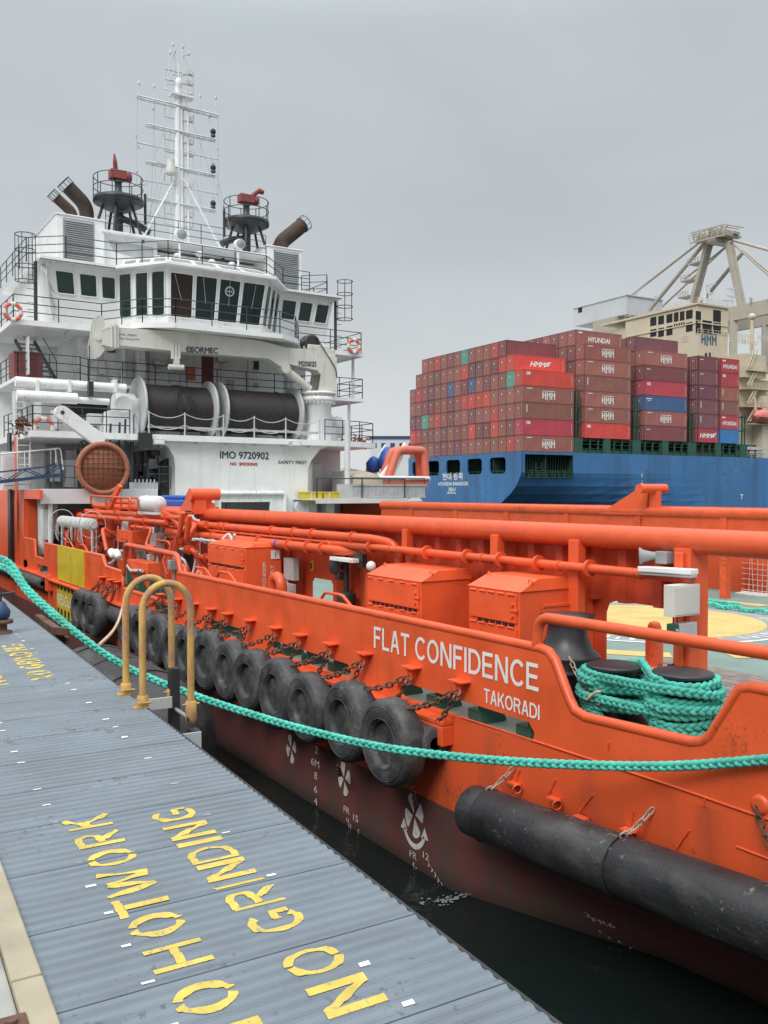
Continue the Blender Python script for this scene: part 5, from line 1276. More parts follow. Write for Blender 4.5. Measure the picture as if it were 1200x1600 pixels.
for u in (264, 269, 274): b.bar((cpt(u, 540)[0], yc - .46, cpt(u, 538)[1]), (cpt(u, 580)[0], yc - .46, cpt(u, 563)[1]), .1, .12)
b.bx(cpt(266, 560)[0], cpt(274, 560)[0], yc - .56, yc - .36, cpt(270, 578)[1], cpt(270, 560)[1]); b.cyl((cpt(258, 576)[0], yc - .46, cpt(258, 575)[1]), (cpt(281, 576)[0], yc - .46, cpt(281, 576)[1]), .12, n=10); b.build('hook_block', 'cream', crane, bevel=.01)
b = MB()
a = P(300, 549.5, Y=yc - .43); rt = V((P(340, 552, Y=yc).x - P(300, 549, Y=yc).x, 0, P(340, 552, Y=yc).z - P(300, 550, Y=yc).z))
b.text('SORMEC', P(299, 550.5, Y=yc - .43), rt, (0, 0, 1), .26, P(340, 552, Y=yc).x - P(299, 550, Y=yc).x, bold=.014)
q0 = P(295, 546, Y=yc - .428); b.torus(q0, (0, 1, 0), .11, .03, 14, 5); b.bar(q0 + V((-.12, 0, 0)), q0 + V((.05, 0, 0)), .02, .05)
b.text('M250/2S', P(467, 571.5, Y=yc - .43), rt, (0, 0, 1), .24, P(494, 573, Y=yc).x - P(467, 573, Y=yc).x, bold=.012)
b.text('SWL 250kN', P(186, 524, Y=yc - .43), rt, (0, 0, 1), .09, .75); b.text('Max Swing 6.0m', P(186, 530, Y=yc - .43), rt, (0, 0, 1), .09, .9)
b.build('lettering', 'decal_dark', bm_)
# storage reels with black wire
for x0, x1, v in ((12.35, 15.75, 640), (16.15, 20.1, 643)):
    zc = 9.27; yr = 39.6
    b = MB(); b.lathe([(1.32, x0), (1.34, x0 + .03), (1.34, x0 + .10), (1.28, x0 + .12), (.3, x0 + .14), (.3, x1 - .14), (1.28, x1 - .12), (1.34, x1 - .1), (1.34, x1 - .03), (1.32, x1)], (0, yr, zc), (1, 0, 0), 48)
    b.cyl((x0 - .25, yr, zc), (x1 + .25, yr, zc), .16, n=16)
    for x in (x0 - .22, x1 + .1):
        b.add([(x, yr - .7, Z1), (x + .12, yr - .7, Z1), (x + .12, yr + .7, Z1), (x, yr + .7, Z1), (x, yr - .2, zc + .1), (x + .12, yr - .2, zc + .1), (x + .12, yr + .2, zc + .1), (x, yr + .2, zc + .1)], [(0, 1, 5, 4), (1, 2, 6, 5), (2, 3, 7, 6), (3, 0, 4, 7), (4, 5, 6, 7)])
    reel = b.build('storage_reel', 'lightgrey', tug)
    b = MB(); prof = [(.3, x0 + .15)]; x = x0 + .15; rr = 1.0
    while x < x1 - .2: prof += [(rr, x), (rr + .035, x + .03), (rr + .035, x + .05), (rr, x + .08)]; x += .085
    prof.append((.3, x1 - .15)); b.lathe(prof, (0, yr, zc), (1, 0, 0), 40)
    if x0 < 13:
        for k in range(5): b.tube([(x0 + 1.9 + .3 * math.sin(k) + .25 * math.sin(a_ * 2 + k), yr - 1.05 * math.cos(a_ - .5), zc + 1.05 * math.sin(a_ - .5)) for a_ in [i * .22 for i in range(13)]], .03, 6)
    else: b.torus((x1 - .95, yr, zc), (1, 0, 0), 1.045, .03, 40, 6)
    b.build('wire_rope', 'wire', reel)
b = MB(); x = 11.6; b.bx(x - .5, x + .5, 39.2, 40.4, Z1, Z1 + 1.1); b.lathe([(.5, 0), (.55, .1), (.55, .8), (.5, .9)], (x - .25, 39.6, 9.3), (1, 0, 0), 24); b.cyl((x, 39.2, 9.3), (x, 38.9, 9.3), .35, n=16); b.bx(x + .6, x + .8, 39.2, 40.2, Z1, 9.6); b.build('reel_gearbox', 'white', tug, bevel=.06)
b = MB(); b.bx(20.35, 20.55, 39, 40.2, Z1, 9.6); b.lathe([(.28, 0), (.34, .1), (.3, .3)], (20.3, 39.5, 9.4), (1, 0, 0), 16); b.build('reel_motor', 'white_dull', tug, bevel=.04)
# stair to the boat deck wing and the stores box
b = MB(); s0, s1 = V((8.55, 41.6, Z2)), V((8.2, 44.6, Z3 - .2))
for dx in (0, .85): b.bar(s0 + V((dx, 0, 0)), s1 + V((dx, 0, 0)), .05, .2); b.tube([s0 + V((dx, 0, .9)), s1 + V((dx, 0, .9))], .022, 5); b.cyl(s0 + V((dx, 0, 0)), s0 + V((dx, 0, .9)), .022, n=5)
for k in range(9): q = s0.lerp(s1, k / 9); b.bx(q.x, q.x + .85, q.y - .1, q.y + .12, q.z - .015, q.z + .015)
b.build('stair', 'railing', tug)
a, c = P(22, 594, Y=41.0), P(67, 552, Y=41.0); b = MB(); b.bx(a.x, c.x, 41.0, 42.2, Z2, c.z)
for k in range(1, 4): b.bx(a.x + (c.x - a.x) * k / 4 - .02, a.x + (c.x - a.x) * k / 4 + .02, 40.97, 41.0, Z2, c.z)
b.bx(a.x - .02, c.x + .02, 40.96, 41.0, c.z - .06, c.z + .02)
tag(b.build('stores_box', 'maroon', bevel=.015), 'maroon stores box on the boat deck behind the rail beside a stair', 'box')
# port side pipes and davit
b = MB(); b.tube([P(24, 596, Y=38.6), P(60, 599, Y=38.6), P(196, 607, Y=38.6)], .2, 12); b.tube([P(26, 618, Y=38.4), P(120, 623, Y=38.4)], .23, 12); b.tube([P(120, 625, Y=38.4), P(170, 628, Y=38.4)], .14, 10)
for u in (57, 107, 178): p = P(u, 602, Y=38.6); b.bx(p.x - .06, p.x + .06, p.y - .25, p.y + .25, p.z - .3, p.z + .22)
b.build('spooling_pipe', 'white', tug)
b = MB(); p = P(140, 601, Y=38.3); b.bx(p.x - .1, p.x + .1, p.y - .25, p.y, p.z - .5, p.z + .1); b.cyl(p, P(140, 540, Y=38.3), .02, n=5); b.build('sheave_block', 'dark', tug)
b = MB(); d0, d1 = P(96, 645, Y=36.6), P(160, 692, Y=36.6); b.bar(d0, d1, .35, .55); b.lathe([(.27, -.18), (.27, .18)], d0, (0, 1, 0), 20); b.bar(d1, d1 + V((.05, .05, -.9)), .35, .6); b.cyl(d0 + V((0, -.2, 0)), d0 + V((0, .2, 0)), .08, n=10, mi=1)
b.build('davit_arm', ['white', 'dark'], tug, bevel=.02)
# painted recess and dark gear below the winch deck, port
b = MB(); a, c = P(110, 650, Y=41.5), P(168, 624, Y=41.5); b.bx(a.x, c.x, 41.5, 43.2, a.z, c.z); b.build('painted_recess', 'black', tug)  # solid black box; the recess shade is only its colour
b = MB()
pp_ = [P(*q, Y=38.9) for q in ((249, 782), (249, 735), (253, 722), (262, 716), (275, 716), (284, 722), (288, 735), (289, 782), (278, 782), (276, 748), (272, 742), (266, 742), (262, 748), (262, 782))]
b.py([(q.x, q.z) for q in pp_], 38.8, 39.3); b.build('guide_arch', 'rubber_dark', tug, bevel=.04)
b = MB()
for i in range(14):
    u, v = rnd.uniform(200, 246), rnd.uniform(705, 770); p = P(u, v, Y=rnd.uniform(38.5, 40)); w_, h_ = rnd.uniform(.05, .22), rnd.uniform(.15, .7); b.bx(p.x - w_, p.x + w_, p.y, p.y + .3, p.z - h_, p.z + h_ * .4)
for i in range(7):
    p = P(rnd.uniform(198, 250), rnd.uniform(700, 750), Y=38.6); b.tube(fillet([p, p + V((rnd.uniform(-.3, .5), 0, rnd.uniform(-.3, .2))), p + V((rnd.uniform(0, .8), .2, rnd.uniform(-.9, -.2)))], .15), .035, 6)
b.bx(P(216, 690, Y=37.5).x, P(237, 690, Y=37.5).x, 37.4, 37.58, P(216, 700, Y=37.5).z, P(216, 676, Y=37.5).z)
b.build('tugger_gear', 'dark', tug, bevel=.01)
b = MB(); a = P(206, 768, Y=36.6)
for k in range(6): b.cyl(a + V((.12 + k * .16, 0, .1)), a + V((.14 + k * .16, -.05, .5)), .03, n=6)
b.bx(a.x, a.x + 1.1, a.y, a.y + .35, 5.6, 5.6 + .28); b.build('valve_bank', 'lightgrey', tug)
b = MB()
for k, (u, v0, v1) in enumerate(((195, 655, 690), (186, 660, 700), (172, 662, 690), (232, 640, 690), (205, 690, 760), (183, 690, 770), (197, 690, 765))):
    b.cyl(P(u, v1, Y=38.4), P(u + 1, v0, Y=38.4), .05 if k < 4 else .09, n=8)
for z in range(8): b.cyl((P(128, 700, Y=38).x, 38, 5.7 + z * .27), (P(135, 700, Y=38).x, 38, 5.7 + z * .27), .02, n=5)
for u in (128, 135): b.cyl(P(u, 770, Y=38), P(u, 690, Y=38), .025, n=6)
b.torus(P(131.5, 695, Y=38), (0, 1, 0), .18, .025, 14, 5)
b.build('service_post', 'railing', tug)
b = MB()
for u, v, w_, h_ in ((15, 735, .5, 1.6), (60, 725, .5, .9), (112, 740, .5, 1.2), (88, 740, .35, .7), (150, 655, .6, .5), (165, 670, .45, .7), (60, 640, .3, .8), (88, 655, .3, .8), (25, 640, .12, 1.6), (38, 640, .12, 1.6), (45, 555, .06, 1.6)):
    b = MB(); p = P(u, v, Y=40.5); b.bx(p.x - w_ / 2, p.x + w_ / 2, p.y, p.y + .5, p.z - h_ / 2, p.z + h_ / 2); b.bx(p.x - w_ * .4, p.x + w_ * .4, p.y - .02, p.y, p.z - h_ * .4, p.z + h_ * .4); b.build('deck_locker', 'white_dull', tug, bevel=.015)
b = MB()
for k in range(9): b.cyl((P(24, 640, Y=40.4).x, 40.4, Z1 + k * .27), (P(40, 640, Y=40.4).x, 40.4, Z1 + k * .27), .022, n=5)
b.build('ladder_rungs', 'white_dull', tug)
b = MB(); a = P(28, 770, Y=39.5)
for dx in (0, .5): b.cyl((a.x + dx, 39.5, 5.6), (a.x + dx, 39.5, 7.8), .03, n=6)
for k in range(8): b.cyl((a.x, 39.5, 5.8 + k * .27), (a.x + .5, 39.5, 5.8 + k * .27), .022, n=5)
b.build('wall_ladder', 'white', tug)
# starboard side: uprights, decks, door, bins
b = MB()
for x, y, z0, z1 in ((24.1, 40.9, Z1, Z2), (24.1, 42.5, DZ, Z1), (24.4, 41, Z2, Z3), (23.2, 41, Z2, Z3), (22.6, 38.6, 5.2, Z1), (21.7, 37.0, 5.2, 8.9), (22.9, 41.0, Z1, Z2)): b.cyl((x, y, z0), (x, y, z1), .08 if x != 21.7 else .14, n=10)
b.lathe([(0, -.1), (.3, 0), (.42, .3), (.42, .7), (.3, 1.0), (0, 1.1)], (23.4, 41.0, Z1 + .4), n=16); b.bx(22.3, 22.6, 40, 40.3, Z1, 9.4)
b.bx(22.4, 23.0, 40.2, 40.6, Z1, Z1 + .9); b.cyl((21.9, 40.2, Z1), (21.9, 40.2, Z1 + 1.3), .1, n=8, mi=1); b.cyl((22.2, 40.2, Z1), (22.2, 40.2, Z1 + 1.1), .1, n=8, mi=1)
b.build('upright', ['white_dull', 'maroon'], tug)
onwall(485, 725, 503, 775, 41.9, .05, '', 'door', hs, 'white', .03)
b = MB(); p = P(468, 793, Y=37.9); b.lathe([(.33, 0), (.36, .03), (.36, .3), (.28, .32), (.26, .02), (.0, .02)], (p.x, 37.6, 4.75), (0, 1, 0), 20); b.tube(fillet([P(480, 770, Y=37.9), P(474, 772, Y=37.9), P(472, 790, Y=37.9)], .2), .02, 5); b.build('hawse_pipe', 'white_dull', wh)
for i, (u0, u1) in enumerate(((477, 503), (506, 530))):
    a, c = P(u0, 787, Y=37.2), P(u1, 770, Y=37.2); b = MB()
    b.py([(a.x, c.z), (c.x, c.z), (c.x, (a.z + c.z) / 2), (c.x - .2, a.z), (a.x + .2, a.z), (a.x, (a.z + c.z) / 2)], 37.2, 37.9); b.bx(a.x - .03, c.x + .03, 37.15, 37.95, c.z, c.z + .05); b.bx(a.x + .25, a.x + .35, 37.16, 37.2, a.z, c.z, mi=1); b.bx(a.x + .2, c.x - .2, 37.3, 37.8, 4.0, a.z, mi=1)
    tag(b.build('storage_bin', ['yellow', 'lightgrey'], bevel=.02), ('yellow storage bin beside the white winch house corner' if i == 0 else 'yellow storage bin nearer the white mast post, beside its twin'), 'bin', 'yellow bins by the winch house')
a, c = P(551, 786, Y=35.9), P(664, 757, Y=35.9)
gb = thing('slatted_crate', 'grey slatted crate on the far platform under the beige cover', 'crate', (a.x, 35.9, 5.2))
b = MB(); b.bx(a.x, c.x, 35.9, 37.4, 5.2, c.z); b.bx(a.x - .03, c.x + .03, 35.86, 35.9, c.z - .08, c.z); b.bx(a.x - .03, c.x + .03, 35.86, 35.9, 5.2, 5.28)
k = int((c.x - a.x) / .2)
for i in range(k): b.bx(a.x + i * (c.x - a.x) / k, a.x + i * (c.x - a.x) / k + .015, 35.875, 35.9, 5.28, c.z - .08)
b.build('side', 'galv', gb); b = MB(); b.rail([(a.x, 35.95, c.z), (c.x, 35.95, c.z)], .3, 1, 1.8, .02); b.build('top_rail', 'railing', gb)
p0, p1 = P(551, 757, Y=36.6), P(606, 737, Y=36.6); cx_ = (p0.x + p1.x) / 2; rx = (p1.x - p0.x) / 2
b = MB(); vs = []; n1, n2 = 8, 20
for i in range(n1 + 1):
    for j in range(n2):
        a_ = PI / 2 * i / n1; t = 2 * PI * j / n2; r_ = math.cos(a_) * rx * (1 + .04 * math.sin(3 * t + i)); vs.append((cx_ + r_ * math.cos(t), 37.2 + r_ * .8 * math.sin(t), p0.z - .1 + (p1.z - p0.z + .1) * math.sin(a_) ** .8))
b.add(vs, [(i * n2 + j, i * n2 + (j + 1) % n2, (i + 1) * n2 + (j + 1) % n2, (i + 1) * n2 + j) for i in range(n1) for j in range(n2)], True)
b.bx(cx_ - rx * .8, cx_ + rx * .8, 36.7, 37.7, 5.2, p0.z - .05)
tag(b.build('covered_winch', 'tarp_beige'), 'round machine under a beige canvas cover beside the rescue boat', 'cover')
# rescue boat in its cradle
yb0 = 37.6
x0, x1 = P(584, 745, Y=yb0).x, P(672, 745, Y=yb0).x; zc = P(600, 750, Y=yb0).z
rb = thing('rescue_boat', 'orange rescue boat with square roll bar and blue cover on the far side', 'boat', ((x0 + x1) / 2, yb0 + 2, 5.3))
cx_ = (x0 + x1) / 2; hw = (x1 - x0) / 2
secs = []
for y, k, rise in ((yb0, .95, 0), (yb0 + .8, 1, 0), (yb0 + 2.5, 1, .02), (yb0 + 4, .85, .15), (yb0 + 5, .5, .4), (yb0 + 5.5, .08, .6)):
    secs.append([(cx_ - hw * k, y, zc + rise + .1), (cx_ - hw * k * .98, y, zc - .25 + rise), (cx_ - hw * k * .55, y, zc - .8 + rise), (cx_, y, zc - 1.05 + rise), (cx_ + hw * k * .55, y, zc - .8 + rise), (cx_ + hw * k * .98, y, zc - .25 + rise), (cx_ + hw * k, y, zc + rise + .1)])
b = MB(); vs = [p for s_ in secs for p in s_]; b.add(vs, [(i * 7 + j, i * 7 + j + 1, i * 7 + j + 8, i * 7 + j + 7) for i in range(5) for j in range(6)], True); b.add(secs[0], [tuple(range(7))]); b.add([p for s_ in secs for p in (s_[0], s_[6])], [(2 * i, 2 * i + 1, 2 * i + 3, 2 * i + 2) for i in range(5)])
b.build('hull', 'ring', rb)
b = MB(); b.tube([V(s_[0]) + V((-.02, 0, -.03)) for s_ in secs] + [V(s_[6]) + V((.02, 0, -.03)) for s_ in reversed(secs)], .11, 8); b.tube([V(secs[0][0]), V(secs[0][6])], .11, 8); b.build('fender_tube', 'ring_pale', rb)
q = [P(u, v, Y=yb0 + .5) for u, v in ((607, 745), (620, 706), (629, 703), (660, 704), (663, 712), (665, 748))]
b = MB()
for dy in (0, .5): b.tube(fillet([p + V((0, dy, 0)) for p in q], .3, 6), .22, 10)
b.build('roll_bar', 'ring', rb)
b = MB(); p = P(604, 718, Y=yb0 + 1.5); b.lathe([(.0, -.6), (.35, -.5), (.42, -.1), (.36, .3), (.22, .6), (0, .7)], p, (.25, 0, 1), 14); b.lathe([(0, -.4), (.35, -.3), (.4, .1), (.2, .4), (0, .5)], p + V((-.5, .5, -.3)), (.1, 0, 1), 12); b.build('cover', 'tarp', rb)
b = MB(); pts_ = [P(u, v, Y=40) for u, v in ((556, 755), (590, 716), (604, 694), (606, 700), (596, 725), (580, 760))]; b.py([(p.x, p.z) for p in pts_], 40, 40.2); b.py([(p.x, p.z) for p in pts_], 38.2, 38.4)
a = P(553, 745, Y=38); b.bx(a.x - .1, a.x + .9, 38.4, 40, a.z - 1.2, a.z + .3); b.build('boat_davit', 'white', tug)
# brown round board hung at the davit
c_ = P(161, 732, Y=35.7); R_ = 1.02
rd = thing('round_net_frame', 'round rust orange board with wire grid hung below the white davit', 'frame', (c_.x, 35.7, 5.6))
b = MB(); b.lathe([(0, 0), (R_ * .9, 0), (R_ * .9, .1), (0, .1)], c_, (0, 1, 0), 40); b.build('board', 'disc', rd)
b = MB(); b.torus(c_, (0, 1, 0), R_ * .94, .11, 44, 8); b.build('rim', 'disc', rd)
b = MB()
for k in range(-4, 5):
    o_ = k * .2; l = math.sqrt(max(0, .86 ** 2 - o_ ** 2)); w_ = lambda: rnd.uniform(-.02, .02)
    b.tube([c_ + V((o_ + w_(), -.03, -l)), c_ + V((o_ + w_(), -.03, 0)), c_ + V((o_ + w_(), -.03, l))], .013, 4); b.tube([c_ + V((-l, -.04, o_ + w_())), c_ + V((0, -.04, o_ + w_())), c_ + V((l, -.04, o_ + w_()))], .013, 4)
b.tube([c_ + V((-1.1, -.08, .05)), c_ + V((1.1, -.08, .0))], .018, 5); b.build('wire_grid', 'rust', rd)
# life rings
def ring(c, ax, label, r=.30):
    o = thing('life_ring', label, 'life ring', c - V((0, 0, r)), 0, 'life rings on the rails of the vessel')
    b = MB(); b.torus(c, ax, r, .085, 32, 10); b.build('ring', 'ring', o)
    u = V(ax).orthogonal().normalized(); w = V(ax).normalized().cross(u)
    for k in range(4):
        a = k * PI / 2 + .785; t = MB()
        arcp = [c + (u * math.cos(a + d) + w * math.sin(a + d)) * r for d in (-.28, -.14, 0, .14, .28)]
        t.tube(arcp, .09, 10); t.build('band', 'ring_pale', o)
ring(P(20, 487, Y=40.35), (0, 1, 0), 'life ring with pale bands on the port bridge wing rail', .33)
ring(P(553, 541, Y=40.35), (0, 1, 0), 'life ring with pale bands on the far starboard bridge wing rail', .33)
ring(P(68, 668, Y=38.2), (0, 1, 0), 'orange life ring low on the grey wall beside the white davit', .36)
# heaps of brown netting
def heap(c, r, label):
    b = MB()
    for i in range(60):
        d = V((rnd.gauss(0, 1), rnd.gauss(0, 1), rnd.gauss(0, .8))).normalized() * r * rnd.uniform(.4, 1); e_ = V((rnd.gauss(0, 1), rnd.gauss(0, 1), rnd.gauss(0, .6))).normalized() * r * .5
        b.tube([c + d, c + d + e_ * .5 + V((0, 0, .06)), c + d + e_], .035, 5)
    tag(b.build('net_heap', 'net_rust'), label, 'net')
heap(P(37, 664, Y=38.6), .45, 'brown netting heap at the rail near the low life ring')
heap(P(563, 693, Y=39.2), .42, 'brown netting heap at the starboard rail above the rescue boat slide')
b = MB(); a, c = P(38, 675, Y=38.3), P(52, 667, Y=38.3); b.bx(a.x, c.x, 38.2, 38.5, a.z, c.z); tag(b.build('fish_box', 'lightgrey', bevel=.03), 'small pale box under the brown netting heap', 'box')
# gangway from the quay
gw = thing('gangway', 'blue truss gangway with white handrails leading aboard', 'gangway', (4.2, 39.5, 3.75))
g0, g1 = V((4.0, 38.4, 5.55)), V((8.9, 38.4, 6.2))
b = MB()
for dy in (0, .9):
    b.bar(g0 + V((0, dy, 0)), g1 + V((0, dy, 0)), .07, .12); b.bar(g0 + V((0, dy, .4)), g1 + V((0, dy, .4)), .05, .06)
    for k in range(7): a, c = g0.lerp(g1, k / 7), g0.lerp(g1, (k + 1) / 7); b.bar(a + V((0, dy, .4 if k % 2 else 0)), c + V((0, dy, 0 if k % 2 else .4)), .04, .04)
b.bx(4.0, 4.12, 38.4, 38.5, 3.7, 5.6); b.bx(4.0, 4.12, 39.2, 39.3, 3.7, 5.6); b.bar(g0 + V((0, .45, 0)), g1 + V((0, .45, 0)), .8, .05); b.build('truss', 'blue', gw)
for dy in (0, .9):
    b = MB(); b.tube(fillet([g0 + V((0, dy, 1.1)), g1 + V((-.1, dy, 1.1)), g1 + V((0, dy, .2))], .15), .03, 6)
    for k in range(5): q = g0.lerp(g1, .1 + k * .21); b.cyl(q + V((0, dy, .5)), q + V((0, dy, 1.1)), .025, n=6)
    b.build('handrail', 'white', gw)
# forward part of the working deck: pipes, tanks and manifolds
b = MB()
for i, (z, x, r_) in enumerate(((4.95, 9.4, .10), (4.75, 9.0, .09), (5.1, 9.9, .08), (4.55, 9.3, .13), (4.6, 8.7, .07), (4.95, 10.4, .09), (4.4, 9.8, .1))):
    b.tube([(x, 24 + i * .3, z), (x, 35.5 - .3 * (i % 3), z)], r_, 10)
    for k in range(4): y = 25.5 + k * 2.6 + i * .4; b.cyl((x, y - .03, z), (x, y + .03, z), r_ * 1.7, n=12)
b.build('pipe_bank', 'orange_pipe', tug)
for i, (u0, v0, u1, v1, u2, v2) in enumerate(((265, 800, 292, 832, 300, 833), (283, 800, 300, 820, 312, 820))):
    b = MB(); X = 9.05; b.tube(fillet([P(u0 - 40, v0 - 3, X=X), P(u0, v0, X=X), P(u1, v1, X=X), P(u2 + 12, v2, X=X)], .5, 7), .13 if i == 0 else .11, 12); b.build('cross_pipe', 'orange_pipe', tug)
for i in range(16):
    b = MB(); u = rnd.uniform(150, 300); X = rnd.uniform(8.9, 10.2); q = P(u, 850, X=X); r_ = rnd.uniform(.05, .13)
    b.cyl((q.x, q.y, DZ), (q.x, q.y, 4.5), r_, n=10); b.cyl((q.x, q.y, 3.2), (q.x, q.y, 3.26), r_ * 1.8, n=12); b.cyl((q.x, q.y, 3.9), (q.x, q.y, 3.95), r_ * 1.8, n=12)
    b.build('riser_pipe', 'orange_dark', tug)
b = MB()
for u, X, h in ((287, 8.7, .55), (312, 8.7, .5), (433, 8.7, .75)):
    q = P(u, 880, X=X); b.tube([(q.x, q.y + .22, DZ), (q.x, q.y + .22, DZ + h + .25)] + [(q.x, q.y + .22 * math.cos(PI * k / 8), DZ + h + .25 + .22 * math.sin(PI * k / 8)) for k in range(1, 8)] + [(q.x, q.y - .22, DZ + h + .25), (q.x, q.y - .22, DZ + h - .35)], .12, 12)
b.build('air_vent', 'orange_pipe', tug)
b = MB()
for (u0, v0, u1, v1, X, dep) in ((248, 836, 275, 905, 9.4, .5), (182, 830, 206, 846, 8.8, .6), (100, 826, 118, 860, 8.9, .6), (200, 880, 230, 910, 8.3, .4), (130, 840, 142, 880, 9.2, .3), (276, 850, 300, 880, 9.5, .2), (110, 800, 160, 815, 9.3, .4)):
    b = MB(); p0, p1 = P(u0, v1, X=X), P(u1, v0, X=X); b.bx(X, X + dep, p0.y, p1.y, p0.z, p1.z); b.bx(X - .03, X, p0.y * .7 + p1.y * .3, p0.y * .3 + p1.y * .7, p0.z * .7 + p1.z * .3, p0.z * .3 + p1.z * .7); b.build('valve_chest', 'orange', tug, bevel=.02)
b = MB(); q = P(190, 822, X=8.9); b.lathe([(.28, 0), (.3, .05), (.3, .55), (.25, .6), (.1, .62)], (9.2, q.y, q.z - .3), n=20); b.build('expansion_tank', 'lightgrey', tug)
q = P(162, 872, X=8.9); b = MB(); b.lathe([(.22, -.12), (.42, -.12), (.46, 0), (.42, .12), (.22, .12)], (9.0, q.y, q.z), (1, 0, 0), 28); b.build('hose_reel', 'rubber_dark', tug)
b = MB(); p = P(165, 890, X=8.5)
b.tube(fillet([P(160, 868, X=8.6), P(166, 882, X=8.4), P(176, 880, X=8.4), P(190, 860, X=8.5)], .3), .05, 8); b.tube(fillet([P(195, 880, X=8.2), P(203, 892, X=8.2), P(222, 892, X=8.2)], .3), .05, 8)
b.build('white_hose', 'lightgrey', tug)
for u, v in ((178, 870), (186, 871)):
    q = P(u, v, X=8.2); b = MB(); b.lathe([(.05, 0), (.12, .05), (.12, .35), (.05, .4)], q, (0, .8, .4), 12); b.build('hose_coupling', 'white', tug)
b = MB()
for i in range(12):
    q = P(rnd.uniform(95, 260), rnd.uniform(815, 900), X=rnd.uniform(8.6, 9.3)); b.lathe([(.05, 0), (.13, .02), (.13, .05), (.05, .07)], q, (rnd.uniform(-1, 0), rnd.uniform(-.5, .5), rnd.uniform(0, .6)), 12); b.cyl(q, q + V((.25, 0, 0)), .025, n=6)
q = P(86, 843, X=8.3)
for k in range(5): b.lathe([(.06, 0), (.2, .03), (.2, .08), (.06, .1)], q + V((rnd.uniform(-.1, .3), rnd.uniform(-.3, .3), rnd.uniform(-.25, .25))), (-1, -.4, .2), 12)
b.build('valve_wheel', 'dark', tug)
b = MB(); b.tube(fillet([(8.4, 32.2, 5.05), (8.4, 32.2, 5.35), (8.4, 27.6, 5.30), (8.4, 27.6, 5.0)], .15), .035, 6)
b.rail([(8.6, 31, 4.95), (8.6, 27.5, 4.95)], .35, 1, .9, .03); b.bar((8.5, 30.2, 5.0), (8.7, 29.7, 5.7), .12, .16)
b.build('guard_rail', 'orange_pipe', tug)
b = MB(); q0, q1 = P(36, 845, X=7.9), P(60, 782, X=7.9); b.bx(8.1, 8.15, q1.y, q0.y, q0.z, 5.2); b.cyl((7.9, 36.2, 3.0), (7.9, 36.2, 5.2), .1, n=8); b.cyl((7.9, 37.4, 3.0), (7.9, 37.4, 5.2), .16, n=8); b.bx(7.7, 8.1, 36.6, 37.1, 3.6, 4.8); b.build('side_locker', 'white_dull', tug, bevel=.02)
b = MB()
for k in range(5): z = 3.2 + k * .28; b.cyl((8.7, yX(150, 8.7), z), (8.7, yX(143, 8.7), z), .025, n=5)
for u in (143, 150): b.cyl((8.7, yX(u, 8.7), 2.6), (8.7, yX(u, 8.7), 4.6), .025, n=5)
for u in (168, 176, 184): b.cyl((9.1, yX(u, 9.1), 3.4), (9.1, yX(u, 9.1), 4.3), .02, n=5)
b.build('white_ladder', 'white', tug)
# rolled white net, canister, tarpaulin on the pipes
n0, n1 = P(97, 815, X=8.2), P(144, 820, X=8.2); n0.z = n1.z = (n0.z + n1.z) / 2
nr = thing('net_roller', 'roller wound with white scramble net above the yellow gate', 'net roller', (n0 + n1) / 2)
b = MB(); d_ = n1 - n0; b.lathe([(.17, 0), (.205, .1), (.205, d_.length - .1), (.17, d_.length)], n0, d_, 18)
for k in range(26): b.torus(n0.lerp(n1, (k + .5) / 26), d_ + V((0, rnd.uniform(-.5, .5), rnd.uniform(-.6, .6))), .205, .024, 16, 5)
for k in range(14): q = n0.lerp(n1, rnd.random()); b.tube([q + V((-.28, 0, -.1)), q + V((-.3, rnd.uniform(-.2, .2), -.5)), q + V((-.26, rnd.uniform(-.3, .3), -.55 - rnd.random() * .2))], .015, 4)
b.build('net', 'net_grey', nr)
for q in (n0, n1): b = MB(); b.torus(q, d_, .46, .016, 24, 5); b.cyl(q, q - V((0, 0, 1.2)), .05, n=6); b.cyl(q - d_.normalized() * .2, q + d_.normalized() * .2, .12, n=10); b.build('wheel', 'lightgrey', nr)
q0, q1 = P(222, 795, X=8.9), P(250, 795, X=8.9); q0.z = q1.z = 5.12
b = MB(); b.lathe([(0, 0), (.2, .03), (.25, .12), (.25, .45), (.262, .46), (.262, .5), (.25, .51), (.25, (q1 - q0).length - .12), (.2, (q1 - q0).length - .03), (0, (q1 - q0).length)], q0, q1 - q0, 20); b.bx(8.75, 9.1, q1.y, q0.y, 4.80, 4.88)
tag(b.build('canister', 'white_dull'), 'white raft canister lying on the orange pipes', 'canister')
q0, q1 = P(257, 790, X=9.8), P(296, 776, X=9.8)
b = MB(); b.bx(9.5, 10.3, q1.y, q0.y, 4.95, 5.25); b.bx(9.6, 10.2, q1.y + .2, q0.y - .2, 5.25, 5.38); tag(b.build('tarpaulin_bundle', 'tarp', bevel=.09), 'folded blue tarpaulin bundle beside the orange rail horn', 'tarpaulin')
